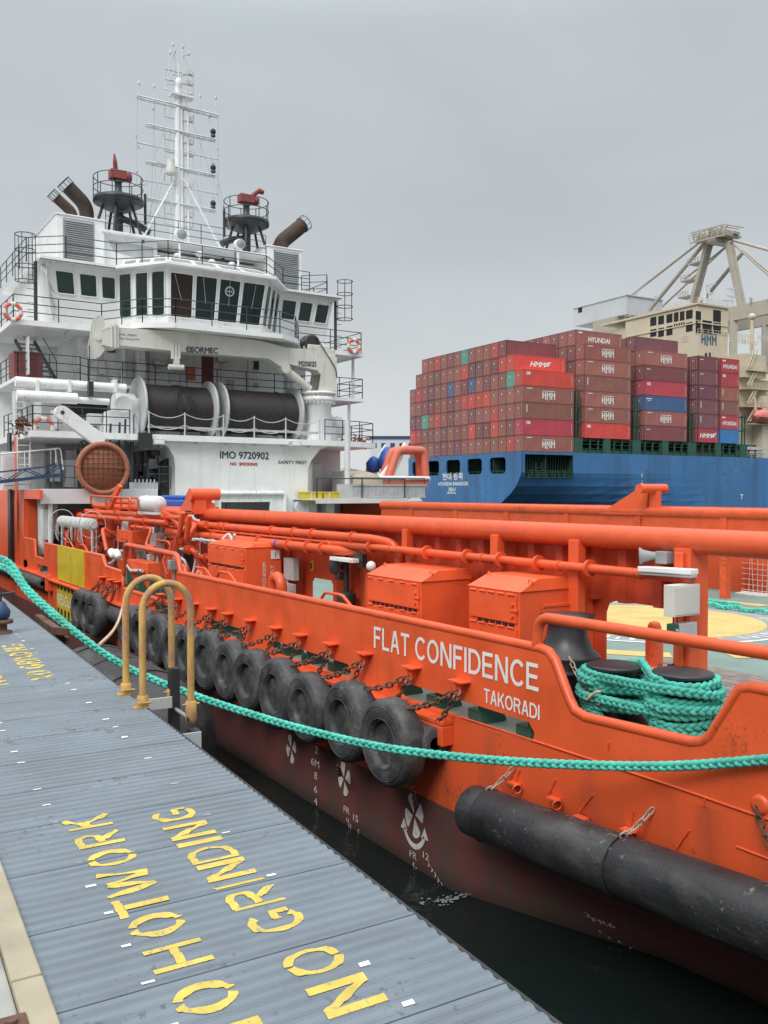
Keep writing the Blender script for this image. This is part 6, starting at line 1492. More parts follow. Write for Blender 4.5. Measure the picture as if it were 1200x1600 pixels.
# valve gear near the deck portal
b = MB(); q = P(541, 905, X=9.3); b.lathe([(.1, 0), (.2, .05), (.2, .3), (.1, .35)], (9.3, q.y, 3.1), n=14); b.cyl((9.3, q.y, 2.5), (9.3, q.y, 4.2), .06, n=8); b.lathe([(.03, 0), (.16, .02), (.16, .05), (.03, .07)], (9.15, q.y + .2, 3.95), (-1, -.2, 0), 16)
for k in range(6): p = P(rnd.uniform(530, 575), rnd.uniform(868, 900), X=9.2); b.bx(p.x - .06, p.x + .06, p.y - .1, p.y + .1, p.z - .08, p.z + .08)
b.build('valve_gear', 'dark', tug, bevel=.01)
b = MB(); p0, p1 = P(520, 872, X=9.05), P(556, 872, X=9.05); p1.z = p0.z; b.bar(p0, p1, .16, .08); b.build('tube_light', 'white', tug, bevel=.01)
b = MB(); p = P(580, 884, X=9.0); b.lathe([(0, 0), (.09, 0), (.09, .05), (0, .05)], p, (-.6, -.8, 0), 18); b.build('pressure_gauge', 'white', tug)
b = MB(); p0, p1 = P(443, 905, X=9.2), P(458, 873, X=9.2); b.bx(9.2, 9.35, p1.y, p0.y, p0.z, p1.z); b.bx(9.2, 9.3, p1.y + .05, p0.y - .05, p0.z - .35, p0.z - .08); b.cyl((9.25, p0.y - .1, p0.z), (9.25, p0.y - .1, DZ), .03, n=6); b.build('switch_box', 'galv', tug, bevel=.01)

# small fittings fixed to the white house: vents, lamps, cable trunks, hose boxes
for i in range(26):
    X_, Z_ = rnd.uniform(10.8, 21.4), rnd.choice([rnd.uniform(8.3, 10.0), rnd.uniform(10.7, 12.3)])
    b = MB(); kd = i % 4; Y_ = 41.99
    if kd == 0: b.bx(X_ - .18, X_ + .18, Y_ - .14, Y_, Z_ - .25, Z_ + .25); b.bx(X_ - .15, X_ + .15, Y_ - .15, Y_ - .14, Z_ - .21, Z_ + .21)
    elif kd == 1: b.tube(fillet([(X_, Y_ - .08, Z_ - .9), (X_, Y_ - .08, Z_), (X_ + .7, Y_ - .08, Z_ + .1), (X_ + .7, Y_ - .08, Z_ + .8)], .15), .03, 6)
    elif kd == 2: b.lathe([(.05, 0), (.10, .04), (.11, .14), (.07, .2)], (X_, Y_ - .02, Z_), (0, -1, -.5), 12); b.bx(X_ - .05, X_ + .05, Y_ - .06, Y_, Z_ - .05, Z_ + .12)
    else: b.lathe([(.16, 0), (.16, .22), (.24, .26), (.24, .40), (.1, .46)], (X_, Y_ - .3, Z1 if Z_ < 10.2 else Z2), n=14); b.bx(X_ + .3, X_ + .62, Y_ - .2, Y_, (Z1 if Z_ < 10.2 else Z2) + .5, (Z1 if Z_ < 10.2 else Z2) + 1.2)
    b.build(['hose_box', 'cable_conduit', 'bulkhead_lamp', 'deck_vent'][kd], ['ring_pale', 'white_dull', 'lightgrey', 'white_dull'][kd] if kd else rnd.choice(['white_dull', 'lightgrey', 'maroon']), tug, bevel=.008)
for i in range(12):
    X_ = rnd.uniform(8.2, 12.8); Z_ = rnd.uniform(5.8, 7.2); b = MB(); w_, h_ = rnd.uniform(.1, .35), rnd.uniform(.15, .5)
    b.bx(X_ - w_, X_ + w_, 42.4, 42.9, Z_ - h_, Z_ + h_); b.cyl((X_, 42.5, 5.58), (X_, 42.5, Z_), .04, n=6); b.build('wall_cabinet', rnd.choice(['lightgrey', 'white_dull', 'grey']), tug, bevel=.01)
for x0, x1, z in ((8.2, 13.3, 7.5), (8.2, 12.8, 7.2), (10.6, 21.6, 12.35), (10.6, 21.6, 10.15)):
    b = MB(); b.tube([(x0, 41.9 if z > 8 else 42.8, z), (x1, 41.9 if z > 8 else 42.8, z)], .05, 6)
    for k in range(8): q = x0 + (x1 - x0) * (k + .5) / 8; b.bx(q - .04, q + .04, (41.9 if z > 8 else 42.8) - .07, (41.9 if z > 8 else 42.8) + .09, z - .07, z + .07)
    b.build('cable_tray', 'white_dull', tug)
for Y0, z, x0, x1 in ((37.6, Z1 - .26, 12.4, 20.8), (40.4, Z3 - .22, 7.6, 11.0), (40.4, Z3 - .22, 21.0, 24.4), (40.6, Z2 - .16, 7.8, 10.2), (40.6, Z2 - .16, 22.0, 24.6)):
    for k in range(int((x1 - x0) / 1.4)):
        q = x0 + .7 + k * 1.4; b = MB(); b.add([(q - .02, Y0 + .05, z), (q - .02, Y0 + .9, z), (q - .02, Y0 + .9, z - .28), (q + .02, Y0 + .05, z), (q + .02, Y0 + .9, z), (q + .02, Y0 + .9, z - .28)], [(0, 1, 2), (5, 4, 3), (0, 2, 5, 3), (1, 0, 3, 4), (2, 1, 4, 5)]); b.build('deck_knee', 'white_dull', tug)

# small bore pipes, brackets and boxes crowding the forward pipe deck
for i in range(30):
    b = MB(); q = P(rnd.uniform(95, 320), rnd.uniform(806, 880), X=rnd.uniform(8.5, 9.9)); l = rnd.uniform(.5, 2.2); r_ = rnd.choice([.025, .035, .05, .07]); dx = rnd.uniform(-.4, .4)
    b.tube(fillet([q, q + V((0, -l, 0)), q + V((dx, -l, rnd.choice([-.5, -.9, .25]))), q + V((dx, -l - rnd.uniform(.2, .9), rnd.choice([-.5, -.9, .25])))], .18), r_, 8)
    for t in (.25, .7): b.cyl(q + V((0, -l * t - .025, 0)), q + V((0, -l * t + .025, 0)), r_ * 1.8, n=10)
    b.build('branch_pipe', rnd.choice(['orange_pipe', 'orange_dark', 'orange_pipe', 'lightgrey']), tug)
for i in range(10):
    q = P(rnd.uniform(100, 300), rnd.uniform(840, 890), X=rnd.uniform(8.8, 9.6)); b = MB(); w_ = rnd.uniform(.1, .3)
    b.bx(q.x, q.x + .3, q.y - w_, q.y + w_, q.z - w_ * 1.3, q.z + w_); b.cyl((q.x + .15, q.y, DZ), (q.x + .15, q.y, q.z), .04, n=6); b.build('terminal_box', rnd.choice(['orange', 'grey', 'dark', 'orange_dark', 'lightgrey']), tug, bevel=.01)
# ------------------------------------------------------------------ the container ship across the basin
SA = math.radians(3.03); SO = V((110.5, 125.1, 0))
SXv = V((math.cos(SA), -math.sin(SA), 0)); SYv = V((math.sin(SA), math.cos(SA), 0))
def SP(x, y, z): return SO + SXv * x + SYv * y + V((0, 0, z))
def lpix(u, v, x=None, y=None):
    """photo pixel to the container ship's own frame, on its plane x or y"""
    w = FWD + RGT * ((u - 600) / 1400) + UPV * ((800 - v) / 1400); e_ = EYE - SO
    if x is not None: t = (x - e_.dot(SXv)) / w.dot(SXv)
    else: t = (y - e_.dot(SYv)) / w.dot(SYv)
    p = e_ + w * t; return V((p.dot(SXv), p.dot(SYv), p.z))
cs = thing('container_ship', 'blue hulled container ship with green lashing bridges and beige bridge tower', 'ship', SO, -SA)
HB, HT = 40.0, 12.9
def inset0(z):
    pts = [(-1, 17.0), (0, 15), (2.2, 8.8), (3.5, 5.8), (5, 3.3), (6.5, 1.5), (8, .5), (9, 0), (20, 0)]
    for (a, p), (b_, q) in zip(pts, pts[1:]):
        if z <= b_: return p + (q - p) * (z - a) / (b_ - a)
    return 0
Zl = [-1, 0, 1, 2.2, 3.5, 5, 6.5, 8.2, 9, 10.5, 12.4, HT]
Xl = [0, .8, 3, 6, 9, 12.4, 16, 22, 30, 40, 50, 70, 110, 150, 190, 205]
b = MB()
def yn(x, z):
    k = max(0, 1 - x / 48) ** 1.6; v = inset0(z) * k
    if x > 150: v += (HB / 2 - 1) * ((x - 150) / 55) ** 2
    return v
for near in (True, False):
    vs = [(x, yn(x, z) if near else HB - yn(x, z), z) for x in Xl for z in Zl]; k = len(Zl); fs = []
    for i in range(len(Xl) - 1):
        for j in range(k - 1):
            if near and .8 <= Xl[i] and Xl[i + 1] <= 12.4 and 8.2 <= Zl[j] and Zl[j + 1] <= 12.4: continue
            fs.append((i * k + j, (i + 1) * k + j, (i + 1) * k + j + 1, i * k + j + 1))
    b.add(vs, fs, False)
# transom with mooring deck ports
outl = [(inset0(z), z) for z in Zl] + [(HB - inset0(z), z) for z in reversed(Zl)]
ports = []
for y0, y1 in ((4.7, 9.8), (12.3, 17.3), (19.8, 24.9), (27.6, 32.4), (34.6, 38.4)):
    r = .7; z0, z1 = 8.9, 12.0
    ports.append([(y0, z0 + r), (y0 + .2, z0 + .2), (y0 + r, z0), (y1 - r, z0), (y1 - .2, z0 + .2), (y1, z0 + r), (y1, z1 - r), (y1 - .2, z1 - .2), (y1 - r, z1), (y0 + r, z1), (y0 + .2, z1 - .2), (y0, z1 - r)])
b.px(outl, -.05, .25, ports)
b.add([(0, 0, HT), (205, 0, HT), (205, HB, HT), (0, HB, HT)], [(0, 1, 2, 3)])
hullc = b.build('hull', 'bluehull', cs, local=True)
b = MB(); b.bx(.4, 12.6, .1, HB - .3, 8.1, 8.3); b.bx(6, 6.2, .4, HB - .4, 8.3, 12.6); b.bx(12.42, 12.6, .05, HB, 8.3, 12.6); b.bx(.3, 12.5, 9, 9.2, 8.3, 12.6)
for i in range(18): x = 1.2 + i * .62; b.bx(x, x + .12, 1.4, 1.6, 8.3, 12.5)
b.build('mooring_deck', 'darkgreen', cs, local=True)
b = MB()
for i in range(20):
    y = rnd.uniform(4, 38); h = rnd.uniform(.5, 1.3); b.lathe([(.35, 0), (.35, h), (.5, h + .05), (.5, h + .2)], (rnd.uniform(1, 3), y, 8.3), n=8)
for x in (2.2, 4.4, 6.6, 8.5, 9.6, 10.7): b.lathe([(.3, 0), (.3, .8), (.45, .85), (.45, 1.0)], (x, .7, 8.3), n=8)
b.bx(4.2, 5.6, 1.0, 2.4, 9.9, 10.0); b.bx(4.2, 4.3, 1, 1.1, 8.3, 11); b.bx(5.5, 5.6, 1, 1.1, 8.3, 11)
b.rail([(.9, .2, 8.3), (12.2, .2, 8.3)], 1.1, 3, 1.6, .04); b.rail([(.4, 2, 8.3), (.4, 38, 8.3)], 1.1, 2, 2.0, .04)
b.build('mooring_gear', 'greenpaint', cs, local=True)
b = MB()
def tr(s, u, v, h, w, bold=.03):
    p = lpix(u, v, x=-.06); b.text(s, p, (0, -1, 0), (0, 0, 1), h, w, 'c', bold=bold)
tr('현대 방콕', 707, 749, 1.15, 7.4); tr('HYUNDAI BANGKOK', 708, 758.5, .75, 11.0); tr('JEJU', 706, 767, .7, 2.6); tr('IMO 9347542', 705.5, 771.5, .3, 3.2)
for i, ch in enumerate('-T-U-G-'):
    p = lpix(1003, 741 + i * 5.6, y=-.05); b.text(ch, p, (1, 0, 0), (0, 0, 1), .62, None, 'c', bold=.03)
p = lpix(1159, 780, y=-.05); b.text('T', p, (1, 0, 0), (0, 0, 1), 1.1, .8, 'c', bold=.05)
b.build('lettering', 'decal', hullc, local=True)
# deck fittings, lashing bridges
b = MB()
for x in (13.75, 29.2, 45.0, 61.2):
    for yy in [0.2 + 2.5 * i for i in range(16)]:
        b.bx(x - .5, x - .35, yy, yy + .3, HT, 24.5 if x < 40 else 22); b.bx(x + .35, x + .5, yy, yy + .3, HT, 24.5 if x < 40 else 22)
    for z in (15.5, 18.6, 21.6): b.bx(x - .5, x + .5, .15, HB - .15, z, z + .18)
    b.rail([(x - .5, .15, 21.8), (x - .5, .15, 21.81)], 1, 1)
    b.bx(x - 1.1, x + 1.1, .12, .5, HT, 15.7)
b.build('lashing_bridge', 'greenpaint', cs, local=True)
b = MB(); b.bx(13, 66, .6, HB - .6, HT, 13.6); b.bx(14.5, 66, .8, HB - .8, 15.2, 15.8)
x = 14.8
while x < 66: b.bx(x, x + .25, .3, .6, HT, 15.7); x += 2.1
for x in (21.2, 37.2, 53.0): b.bx(x - .9, x + .9, .1, .55, HT, 15.8)
for z in (13.8, 14.6): b.bx(14, 68, .2, .26, z, z + .07)
b.build('hatch_coaming', 'greenpaint', cs, local=True)
b = MB(); b.bx(12, 66, 12, HB - .5, HT, 15.2); b.build('hatch_cover', 'dark', cs, local=True)
b = MB(); b.rail([(62, .3, HT), (100, .3, HT)], 1.1, 3, 2, .05); b.bx(61.5, 68, .2, 2.5, 14.6, 15.3); b.build('deck_rail', 'lightgrey', cs, local=True)
# accommodation tower with bridge openings painted dark
tx, ty0, ty1, th = 55.0, 7.6, 29.5, 46.8
b = MB(); b.bx(tx, tx + 9.8, ty0, ty1, HT, th); tw = b.build('accommodation_tower', 'beige', cs, local=True)
b = MB(); b.bx(tx - .35, tx + 10.1, ty0 - .35, ty1 + 8, th, th + .45); b.bx(tx + 1, tx + 9, ty1, ty1 + 7.5, HT, th - 1.5)
b.bx(64.8, 84, 5, 34, HT, 31.0); b.bx(64.8, 72, 3.0, 12, 31, 36.2); b.bx(70, 84, 2.2, 10, HT, 27)
b.bx(tx - .3, tx + 9.9, ty0 - .5, ty0 - .3, 34.2, 34.35)
b.build('house_block', 'beige', tw, local=True)
def win(u0, v0, u1, v1, **k):
    a, c = lpix(u0, v1, **k), lpix(u1, v0, **k); b = MB()
    if 'x' in k: b.bx(a.x - .04, a.x - .005, a.y, c.y, a.z, c.z)
    else: b.bx(a.x, c.x, a.y - .04, a.y - .005, a.z, c.z)
    b.build('window', 'black', tw, local=True)
Z7 = lambda x, y: (860 + x / 3.53, 340 + y / 3.53)
for x0, y0, x1, y1 in ((551, 545, 585, 600), (595, 538, 627, 592), (640, 528, 674, 583), (681, 520, 707, 576), (714, 514, 740, 570), (748, 506, 785, 562),
                       (551, 612, 585, 660), (595, 605, 627, 660), (640, 594, 674, 652), (748, 574, 785, 632)): win(*Z7(x0, y0), *Z7(x1, y1), x=tx)
for i in range(5): win(*Z7(681 + i * 13, 586 - i * 2.5), *Z7(689 + i * 13, 606 - i * 2.5), x=tx)
for x0, y0, x1, y1 in ((801, 518, 830, 562), (897, 514, 940, 572), (801, 572, 828, 634), (838, 572, 890, 634), (897, 584, 940, 636)): win(*Z7(x0, y0), *Z7(x1, y1), y=ty0)
for x0, y0, x1, y1 in ((852, 748, 864, 785), (874, 745, 884, 780), (725, 655, 760, 662), (725, 668, 760, 675), (725, 682, 760, 689), (430, 650, 480, 656)):
    win(*Z7(x0, y0), *Z7(x1, y1), **({'y': ty0} if x0 > 795 else {'x': tx}))
b = MB(); p = lpix(*Z7(795, 572), y=ty0 - .15); b.bx(tx - .2, tx + 9.8, ty0 - .2, ty0, p.z - .25, p.z); b.bx(tx - .2, tx, ty0, ty1, p.z - .25, p.z)
b.rail([(tx - .1, ty0 - .15, p.z - 2.6), (tx + 9.8, ty0 - .15, p.z - 2.6)], 1.1, 2, 1.6, .05); b.rail([(tx - .1, ty0 - .15, th + .45), (tx + 9.8, ty0 - .15, th + .45)], 1.1, 2, 1.6, .05); b.rail([(tx - .1, ty0, th + .45), (tx - .1, ty1, th + .45)], 1.1, 2, 1.6, .05)
b.build('wing_ledge', 'beige', tw, local=True)
def hmm(b, org, right, h, k=1.0):
    """three letters under a bar, drawn as plain strokes"""
    right = V(right).normalized(); up = V((0, 0, 1)); org = V(org)
    def q(x0, y0, x1, y1): b.add([org + right * (x * h) + up * (y * h) for x, y in ((x0, y0), (x1, y0), (x1, y1), (x0, y1))], [(0, 1, 2, 3)])
    def qq(*p): b.add([org + right * (x * h) + up * (y * h) for x, y in p], [tuple(range(len(p)))])
    q(.05, 1.12, 2.55, 1.22)
    q(0, .0, .22, 1); q(.50, -.15, .72, 1); q(.22, .42, .50, .62)
    for o in (.86, 1.78):
        q(o, -.25 if o < 1 else -.1, o + .2, 1); q(o + .58, -.1, o + .78, 1); qq((o + .2, 1), (o + .39, .55), (o + .58, 1), (o + .58, .72), (o + .39, .25), (o + .2, .72))
b = MB(); p = lpix(*Z7(833, 692), y=ty0 - .06); p2 = lpix(*Z7(917, 692), y=ty0 - .06); hmm(b, p, (1, 0, 0), (p2.x - p.x) / 2.56); b.build('emblem', 'decal_blue', tw, local=True)
# masts, stairs and decks ahead of the tower
b = MB()
for u, v0, v1, r_ in ((1101, 478, 446, .5), (1108, 478, 442, .22), (1144, 480, 448, .25), (1136, 478, 470, .12), (1112, 478, 460, .12), (1122, 480, 458, .08)):
    a, c = lpix(u, v0, y=14), lpix(u, v1, y=14); b.cyl(a, c, r_, n=8)
for u0, v0, u1, v1 in ((1100, 446, 1117, 444), (1104, 458, 1116, 458), (1135, 452, 1152, 450), (1135, 462, 1152, 464), (1127, 469, 1146, 470)):
    b.bar(lpix(u0, v0, y=14), lpix(u1, v1, y=14), .3, .3)
b.build('signal_mast', 'housegrey', cs, local=True)
b = MB()
for v in (600, 628, 656): 
    a, c = lpix(1162, v - 20, y=3.5), lpix(1193, v - 18, y=3.5); z = (a.z + c.z) / 2; b.bx(a.x, c.x + 3, 2.2, 5, z, z + .2); b.rail([(a.x, 2.2, z + .2), (c.x + 3, 2.2, z + .2)], 1.1, 3, 1.2, .05)
for v0, v1 in ((575, 545), (602, 578), (630, 606), (658, 636)):
    a, c = lpix(1168, v0, y=2.6), lpix(1180, v1, y=2.6); b.bar(a, c, .15, .3); b.bar(a + V((.9, 0, 0)), c + V((.9, 0, 0)), .15, .3)
a = lpix(1175, 500, y=6); b.lathe([(0, 0), (.6, .15), (.85, .6), (.75, 1.1), (.35, 1.45), (0, 1.5)], a, n=14); b.cyl(a, (a.x, a.y, 36), .4, n=10)
for u, v in ((1140, 535), (1150, 528), (1160, 538), (1185, 532)): a = lpix(u, v, y=5); b.rail([a, a + V((5, 0, 0))], 1.1, 3, 1, .06)
a, c = lpix(1188, 560, y=8), lpix(1230, 705, y=8); b.bx(a.x + 3, a.x + 14, 7, 14, 15, a.z - 3); b.rail([(a.x + 3, 6.9, a.z - 3), (a.x + 14, 6.9, a.z - 3)], 1.1, 3, 1.2, .05)
b.build('stair_tower', 'beige', cs, local=True)
lb = lpix(1178, 650, y=1.4)
o = thing('lifeboat', 'faded orange lifeboat hung at the side of the beige accommodation', 'lifeboat', SP(lb.x + 4, 1.4, lb.z - 1.2), -SA)
b = MB(); b.lathe([(.05, -4), (.8, -3.6), (1.3, -2.6), (1.45, -1), (1.45, 1.2), (1.3, 2.8), (.8, 3.7), (.05, 4)], (0, 0, 1.3), (1, 0, 0), 20); b.bx(-3.4, 3.4, -1.5, 1.5, .9, 1.1); b.bx(1.2, 2.8, -.7, .7, 2.2, 3.1); b.build('hull', 'pink', o, local=True)
b = MB(); b.bar((-3, .4, 2.4), (-3, .6, 5.5), .3, .4); b.bar((3, .4, 2.4), (3, .6, 5.5), .3, .4); b.bx(-4.3, 4.3, .3, 3, -.6, -.4); b.build('davit', 'beige', o, local=True)

# ------------------------------------------------------------------ containers
CH, CW, TIER, COLW = 2.96, 2.44, 3.03, 2.5
def contmesh(L):
    b = MB(); d = .05; p = .42
    n = int((L - .5) / p); xs = .25
    line = [(0, 0), (.25, 0)]
    for i in range(n):
        x = .25 + i * (L - .5) / n; w = (L - .5) / n; line += [(x + .08 * w, d), (x + .42 * w, d), (x + .58 * w, 0), (x + .99 * w, 0)]
    line += [(L - .25, 0), (L, 0)]
    k = len(line); zz_ = (.16, CH - .12)
    vs = [(x, y, z) for z in zz_ for x, y in line]
    b.add(vs, [(i, i + 1, k + i + 1, k + i) for i in range(k - 1)])
    b.bx(0, L, .002, .12, 0, .16); b.bx(0, L, .002, .12, CH - .12, CH)
    b.add([(0, .06, CH - .05), (L, .06, CH - .05), (L, CW - .06, CH - .05), (0, CW - .06, CH - .05), (0, CW, 0), (L, CW, 0), (L, CW, CH), (0, CW, CH), (L, 0, 0), (L, 0, CH)], [(0, 1, 2, 3), (4, 5, 6, 7), (8, 5, 6, 9)])
    # door end
    b.add([(.03, .06, .1), (.03, CW / 2 - .02, .1), (.03, CW / 2 - .02, CH - .1), (.03, .06, CH - .1), (.03, CW / 2 + .02, .1), (.03, CW - .06, .1), (.03, CW - .06, CH - .1), (.03, CW / 2 + .02, CH - .1)], [(0, 1, 2, 3), (4, 5, 6, 7)])
    b.bx(0, .12, 0, .08, 0, CH); b.bx(0, .12, CW - .08, CW, 0, CH); b.bx(0, .12, .08, CW - .08, 0, .12); b.bx(0, .12, .08, CW - .08, CH - .14, CH)
    b.bx(.02, .03, CW / 2 - .02, CW / 2 + .02, .1, CH - .1, mi=1)
    for yy in (.42, .92, 1.52, 2.02): b.bx(-.02, .028, yy - .03, yy + .03, .1, CH - .12, mi=1)
    for z in (.35, 1.2, 2.4): b.bx(.0, .03, .3, 1.05, z, z + .06, mi=1); b.bx(.0, .03, 1.4, 2.15, z, z + .06, mi=1)
    b.bx(0, .03, 1.35, 1.55, 1.75, 2.15, mi=2)
    return b
proto = {}
for L in (12.19, 6.06):
    o = contmesh(L).build('container', ['container', 'bar_pale', 'decal'], None, local=True); proto[L] = o.data; bpy.data.objects.remove(o)
COLS = {'brick brown': (0.348, 0.130, 0.107), 'rust brown': (0.314, 0.107, 0.085), 'dark maroon': (0.225, 0.074, 0.079), 'plum': (0.197, 0.079, 0.096), 'red': (0.572, 0.079, 0.062), 'crimson': (0.460, 0.062, 0.085), 'blue': (0.051, 0.124, 0.258), 'teal': (0.079, 0.415, 0.326), 'bright red': (0.706, 0.085, 0.068), 'brown': (0.292, 0.118, 0.096), 'sky blue': (0.046, 0.202, 0.438)}  # paints lightened evenly; the distance haze is put into these colours
ORD = ['', 'bottom', 'second', 'third', 'fourth', 'fifth', 'sixth', 'top']
NUM = ['first', 'second', 'third', 'fourth', 'fifth', 'sixth', 'seventh', 'eighth', 'ninth', 'tenth', 'eleventh', 'twelfth', 'thirteenth', 'fourteenth', 'fifteenth', 'sixteenth']
def logo(b, kind, L, s=1.0):
    if kind == 'hmm': hmm(b, (L / 2 - 1.55, -.03, .78), (1, 0, 0), 1.2); b.bx(.9, 2.2, -.03, -.02, 2.45, 2.6)
    elif kind == 'hmmi': 
        b.text('HMM', (L / 2 - 2.4, -.03, .95), (1, 0, 0), (.26, 0, 1), 1.05, 3.4, bold=.06)
        b.add([(L / 2 + 1.0, -.03, 1.35), (L / 2 + 1.6, -.03, 1.9), (L / 2 + 2.8, -.03, 2.1), (L / 2 + 2.1, -.03, 1.6)], [(0, 1, 2, 3)]); b.add([(L / 2 + .9, -.03, 1.0), (L / 2 + 1.3, -.03, 1.35), (L / 2 + 2.4, -.03, 1.6), (L / 2 + 2.0, -.03, 1.2)], [(0, 1, 2, 3)])
    elif kind == 'or': b.text('OR', (.75, -.03, 1.98), (1, 0, 0), (0, 0, 1), .55, 1.0, bold=.05)
    elif kind == 'hy': b.text('HYUNDAI', (L / 2, -.03, .85), (1, 0, 0), (0, 0, 1), 1.0 if L > 8 else .85, 5.6 if L > 8 else 4.2, 'c', bold=.04); b.bx(.7, 1.7, -.03, -.02, 2.3, 2.6)
    elif kind == 'bar': b.bx(.8, .98, -.03, -.02, 1.1, 2.5)
    elif kind == 'dash': b.bx(.6, 1.6, -.03, -.02, 2.1, 2.25)
    elif kind == 'bl': b.bx(.5, 2.1, -.03, -.02, 2.2, 2.4); b.bx(.9, 1.9, -.03, -.02, 1.85, 1.97)
    for z in (.5, .9, 1.3, 1.7, 2.1): b.bx(L - .55, L - .45, -.03, -.02, z, z + .2)
logos = {}
used = set()
def container(x, y, z, L, col, label, group, kind=None):
    o = bpy.data.objects.new('container', proto[L]); COL.objects.link(o); o.location = SP(x, y, z); o.rotation_euler = (0, 0, -SA)
    j = rnd.uniform(.88, 1.10); c = COLS[col]; o.color = (c[0] * j, c[1] * j * rnd.uniform(.93, 1.06), c[2] * j * rnd.uniform(.93, 1.06), 1)
    assert label not in used, label
    used.add(label); tag(o, label, 'container', group)
    if kind:
        key = (kind, L)
        if key not in logos:
            b = MB(); logo(b, kind, L); q = b.build('logo', 'decal', None, local=True); logos[key] = q.data; bpy.data.objects.remove(q)
        q = bpy.data.objects.new('logo', logos[key]); COL.objects.link(q); q.parent = o
base1 = 12.96
side1 = [('brick brown', 'hmm'), ('crimson', 'or'), ('brown', 'bar'), ('brick brown', 'hmm'), ('bright red', 'or'), ('bright red', 'hmmi'), ('dark maroon', None)]
KW = {'hmm': 'with white emblem', 'or': 'with small white mark', 'bar': 'with upright white stripe', 'hmmi': 'with slanting white emblem', 'hy': 'with white name lettering', None: 'without markings', 'dash': 'with a white dash', 'bl': 'with two white lines'}
spec = {(7, 9): 'teal', (5, 2): 'teal', (3, 13): 'teal', (5, 10): 'blue', (5, 7): 'blue', (5, 1): 'teal', (2, 10): 'red', (2, 3): 'bright red', (4, 5): 'bright red', (4, 6): 'bright red', (4, 3): 'bright red', (6, 11): 'rust brown', (7, 11): 'red'}
for tier in range(1, 8):
    m_ = 0 if tier <= 5 else tier - 5
    for c in range(m_, 16 - m_):
        if c == m_: col, kind = side1[tier - 1]
        else:
            col = {(7, 7): 'teal', (5, 6): 'blue', (5, 9): 'blue', (5, 1): 'teal', (3, 13): 'teal', (7, 3): 'red', (7, 11): 'red', (2, 6): 'bright red', (2, 3): 'red', (4, 4): 'bright red', (4, 6): 'bright red', (4, 7): 'red', (3, 3): 'red', (5, 14): 'red', (2, 14): 'crimson'}.get((tier, c)) or rnd.choices(['brick brown', 'rust brown', 'dark maroon', 'plum', 'brown', 'red'], [6, 5, 3, 2.5, 4, .6])[0]
            kind = None
        lab = f'{col} container {KW[kind]}, side facing, {ORD[tier]} tier of the stern stack' if c == m_ else f'{col} container door end, {ORD[tier]} tier of stern stack, {NUM[c - m_]} from the near corner'
        container(.3, c * COLW + .02, base1 + (tier - 1) * TIER, 12.19, col, lab, 'containers of the stern stack', kind)
side2 = [('bright red', 'or'), ('brick brown', 'hmm'), ('brick brown', 'hmm'), ('brown', 'bar'), ('brick brown', 'hmm'), ('brick brown', 'hmm'), ('crimson', 'hy')]
for tier in range(1, 8):
    for c in range(0, 14):
        m_ = 1 if tier == 7 else 0
        if c < m_ or (c > m_ + 1 and tier < 5): continue
        col, kind = side2[tier - 1] if c == m_ else (rnd.choice(['brick brown', 'rust brown', 'dark maroon', 'brown', 'plum']), None)
        lab = f'{col} container {KW[kind]}, {ORD[tier]} tier of the second stack from the stern' if c == m_ else f'{col} container door end, second stack from the stern, {ORD[tier]} tier, {NUM[c - m_]} inboard'
        container(15.15, c * COLW + .05, 15.85 + (tier - 1) * TIER, 12.19, 'brick brown' if (tier == 7 and c == m_) else col, lab, 'containers of the second stack', kind)
side3 = [('dark maroon', 'dash'), ('brick brown', 'hmm'), ('blue', 'bl'), ('crimson', 'or'), ('dark maroon', 'dash'), ('brick brown', 'hmm'), ('plum', None)]
for tier in range(1, 8):
    for c in range(0, 6):
        m_ = 1 if tier == 7 else 0
        if c < m_ or (c > m_ + 1 and tier < 6): continue
        col, kind = side3[tier - 1] if c == m_ else (rnd.choice(['dark maroon', 'plum', 'rust brown', 'brown']), None)
        lab = f'{col} container {KW[kind]}, {ORD[tier]} tier of the third stack from the stern' if c == m_ else f'{col} container door end, third stack from the stern, {ORD[tier]} tier, {NUM[c - m_]} inboard'
        container(31.1, c * COLW + .05, 15.85 + (tier - 1) * TIER, 12.19, col, lab, 'containers of the third stack', kind)
sA = [('crimson', 'hmmi'), ('plum', 'bar'), ('plum', 'bar'), ('plum', 'dash'), ('plum', 'dash'), ('dark maroon', 'dash')]
sB = [('sky blue', None), ('crimson', 'hy'), ('brown', 'bar'), ('rust brown', 'bar'), ('crimson', 'or'), ('crimson', 'hy')]
for x, sp_, nm in ((46.6, sA, 'left'), (53.35, sB, 'right')):
    for tier, (col, kind) in enumerate(sp_, 1):
        for c in range(2):
            cc = col if c == 0 else rnd.choice(['dark maroon', 'plum', 'brown'])
            lab = f'short {cc} container {KW[kind]}, {ORD[tier] if tier < 6 else "top"} tier of the {nm} short stack' if c == 0 else f'short {cc} container inboard, {ORD[tier] if tier < 6 else "top"} tier, behind the {nm} short stack'
            container(x, c * COLW + .05, 15.85 + (tier - 1) * TIER, 6.06, cc, lab, 'short containers by the tower', kind if c == 0 else None)

